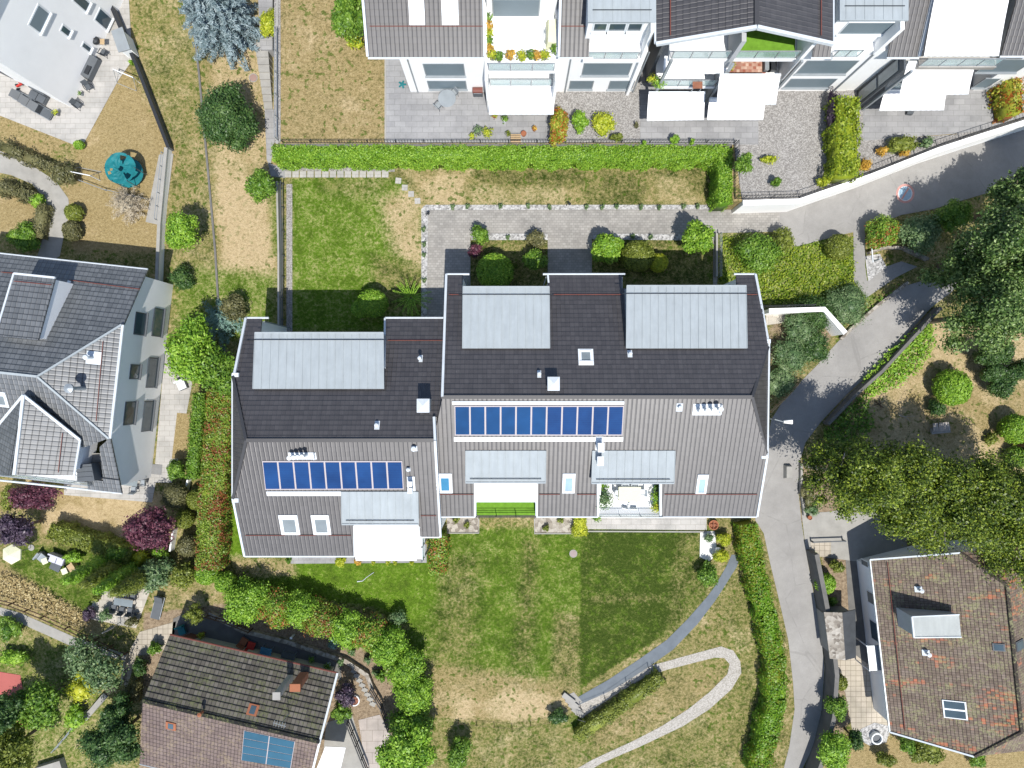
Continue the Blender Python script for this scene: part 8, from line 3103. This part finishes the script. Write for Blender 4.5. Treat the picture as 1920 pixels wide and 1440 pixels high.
for k, (x, y) in enumerate(((800, 404), (1062, 386), (1329, 388))):
    c = W(x, y)
    t = thing("bollard_light", ("left", "middle", "right")[k] + " small dark garden lamp along the driveway", "garden lamp", c, "garden lamps along the driveway")
    ORIG[t.name] = Vector()
    obj("post", MB().tube([(0, 0, 0), (0, 0, .6), (.08, 0, .75), (.2, 0, .75)], .03, 6), DARK, t)
    obj("lamp_shade", MB().lathe((.2, 0, .64), [(.12, 0), (.10, .06), (.03, .12)], 10), DARK, t)
pot(1519, 971, .18, "terracotta pot at the end of the earth bank", TERRA, None, 0, .4)
pot(1527, 1040, .22, "white pot with a plant at the slab court", WFRAME, L_GREEN, 0, .4, .25)
c = W(1758, 806)
t = thing("stone_bench", "stone bench with cut logs on the dry lawn of the east garden", "bench", c, rz=.1)
ORIG[t.name] = Vector()
obj("seat", MB().box((0, 0, .40), (1.5, .50, .10)), CONC, t)
for x in (-.5, .5):
    obj("leg", MB().box((x, 0, .17), (.2, .42, .34)), CONC, t)
m = MB()
rg = random.Random(8)
for k in range(9):
    x = -.6 + k * .15
    m.bar((x, -.05, .50), (x + rg.uniform(-.05, .05), .62, .50 + rg.uniform(0, .1)), .12, .10)
obj("logs", m, TWIG, t)
c = W(1640, 1381)
t = thing("well_ring", "white rimmed round basin on pale stones below the slab court", "basin", c)
ORIG[t.name] = Vector()
obj("rim", MB().lathe((0, 0, 0), [(.45, 0), (.46, .4), (.37, .4), (.36, .1)], 24), WFRAME, t)
obj("plate", MB().lathe((0, 0, 0), [(.36, 0), (.36, .18)], 20), DARKGREY, t)
sheet("pebble_patch", [(1612, 1368), (1640, 1355), (1670, 1362), (1662, 1392), (1630, 1398), (1612, 1388)], .034, PEBBLE)
c = W(1917, 832)
t = thing("garden_shed", "small dark garden shed cut by the right edge beside the round bush", "garden shed", c, rz=-.6)
ORIG[t.name] = Vector()
obj("wall", MB().box((.6, 0, .9), (1.8, 1.6, 1.8)), WOOD_DARK, t)
obj("roof", MB().hexa([Vector((-.5, -1, 1.85)), Vector((1.7, -1, 1.85)), Vector((1.7, 1, 1.85)), Vector((-.5, 1, 1.85))], [Vector((-.5, -.02, 2.3)), Vector((1.7, -.02, 2.3)), Vector((1.7, .02, 2.3)), Vector((-.5, .02, 2.3))]), DARKGREY, t)
obj("door", MB().box((-.33, -.1, .85), (.05, .8, 1.7)), WOOD, t)
solo("fallen_branch", MB().tube([W(1684, 778) + Vector((0, 0, .05)), W(1696, 782) + Vector((0, 0, .06)), W(1706, 789) + Vector((0, 0, .04))], [.04, .03, .015], 5).tube([W(1694, 781) + Vector((0, 0, .06)), W(1716, 780) + Vector((0, 0, .1))], [.025, .01], 5), TWIG, "pale fallen branch on the dry lawn of the east garden", "branch")
solo("branch_pile", MB().tube([W(1640, 752) + Vector((0, 0, .08)), W(1656, 765) + Vector((0, 0, .1))], [.05, .03], 5).tube([W(1648, 748) + Vector((0, 0, .08)), W(1650, 768) + Vector((0, 0, .16))], [.04, .02], 5).tube([W(1638, 760) + Vector((0, 0, .08)), W(1658, 754) + Vector((0, 0, .12))], [.03, .02], 5), WOOD_DARK, "small heap of brown branches at the creeper's edge", "branches")
solo("low_gate", MB().bar(W(1520, 1014) + Vector((0, 0, .5)), W(1579, 1012) + Vector((0, 0, .5)), .08, .10).bar(W(1520, 1014), W(1520, 1014) + Vector((0, 0, .6)), .1, .1).bar(W(1579, 1012), W(1579, 1012) + Vector((0, 0, .6)), .1, .1), DARKGREY, "dark low bar across the parking pad", "barrier")
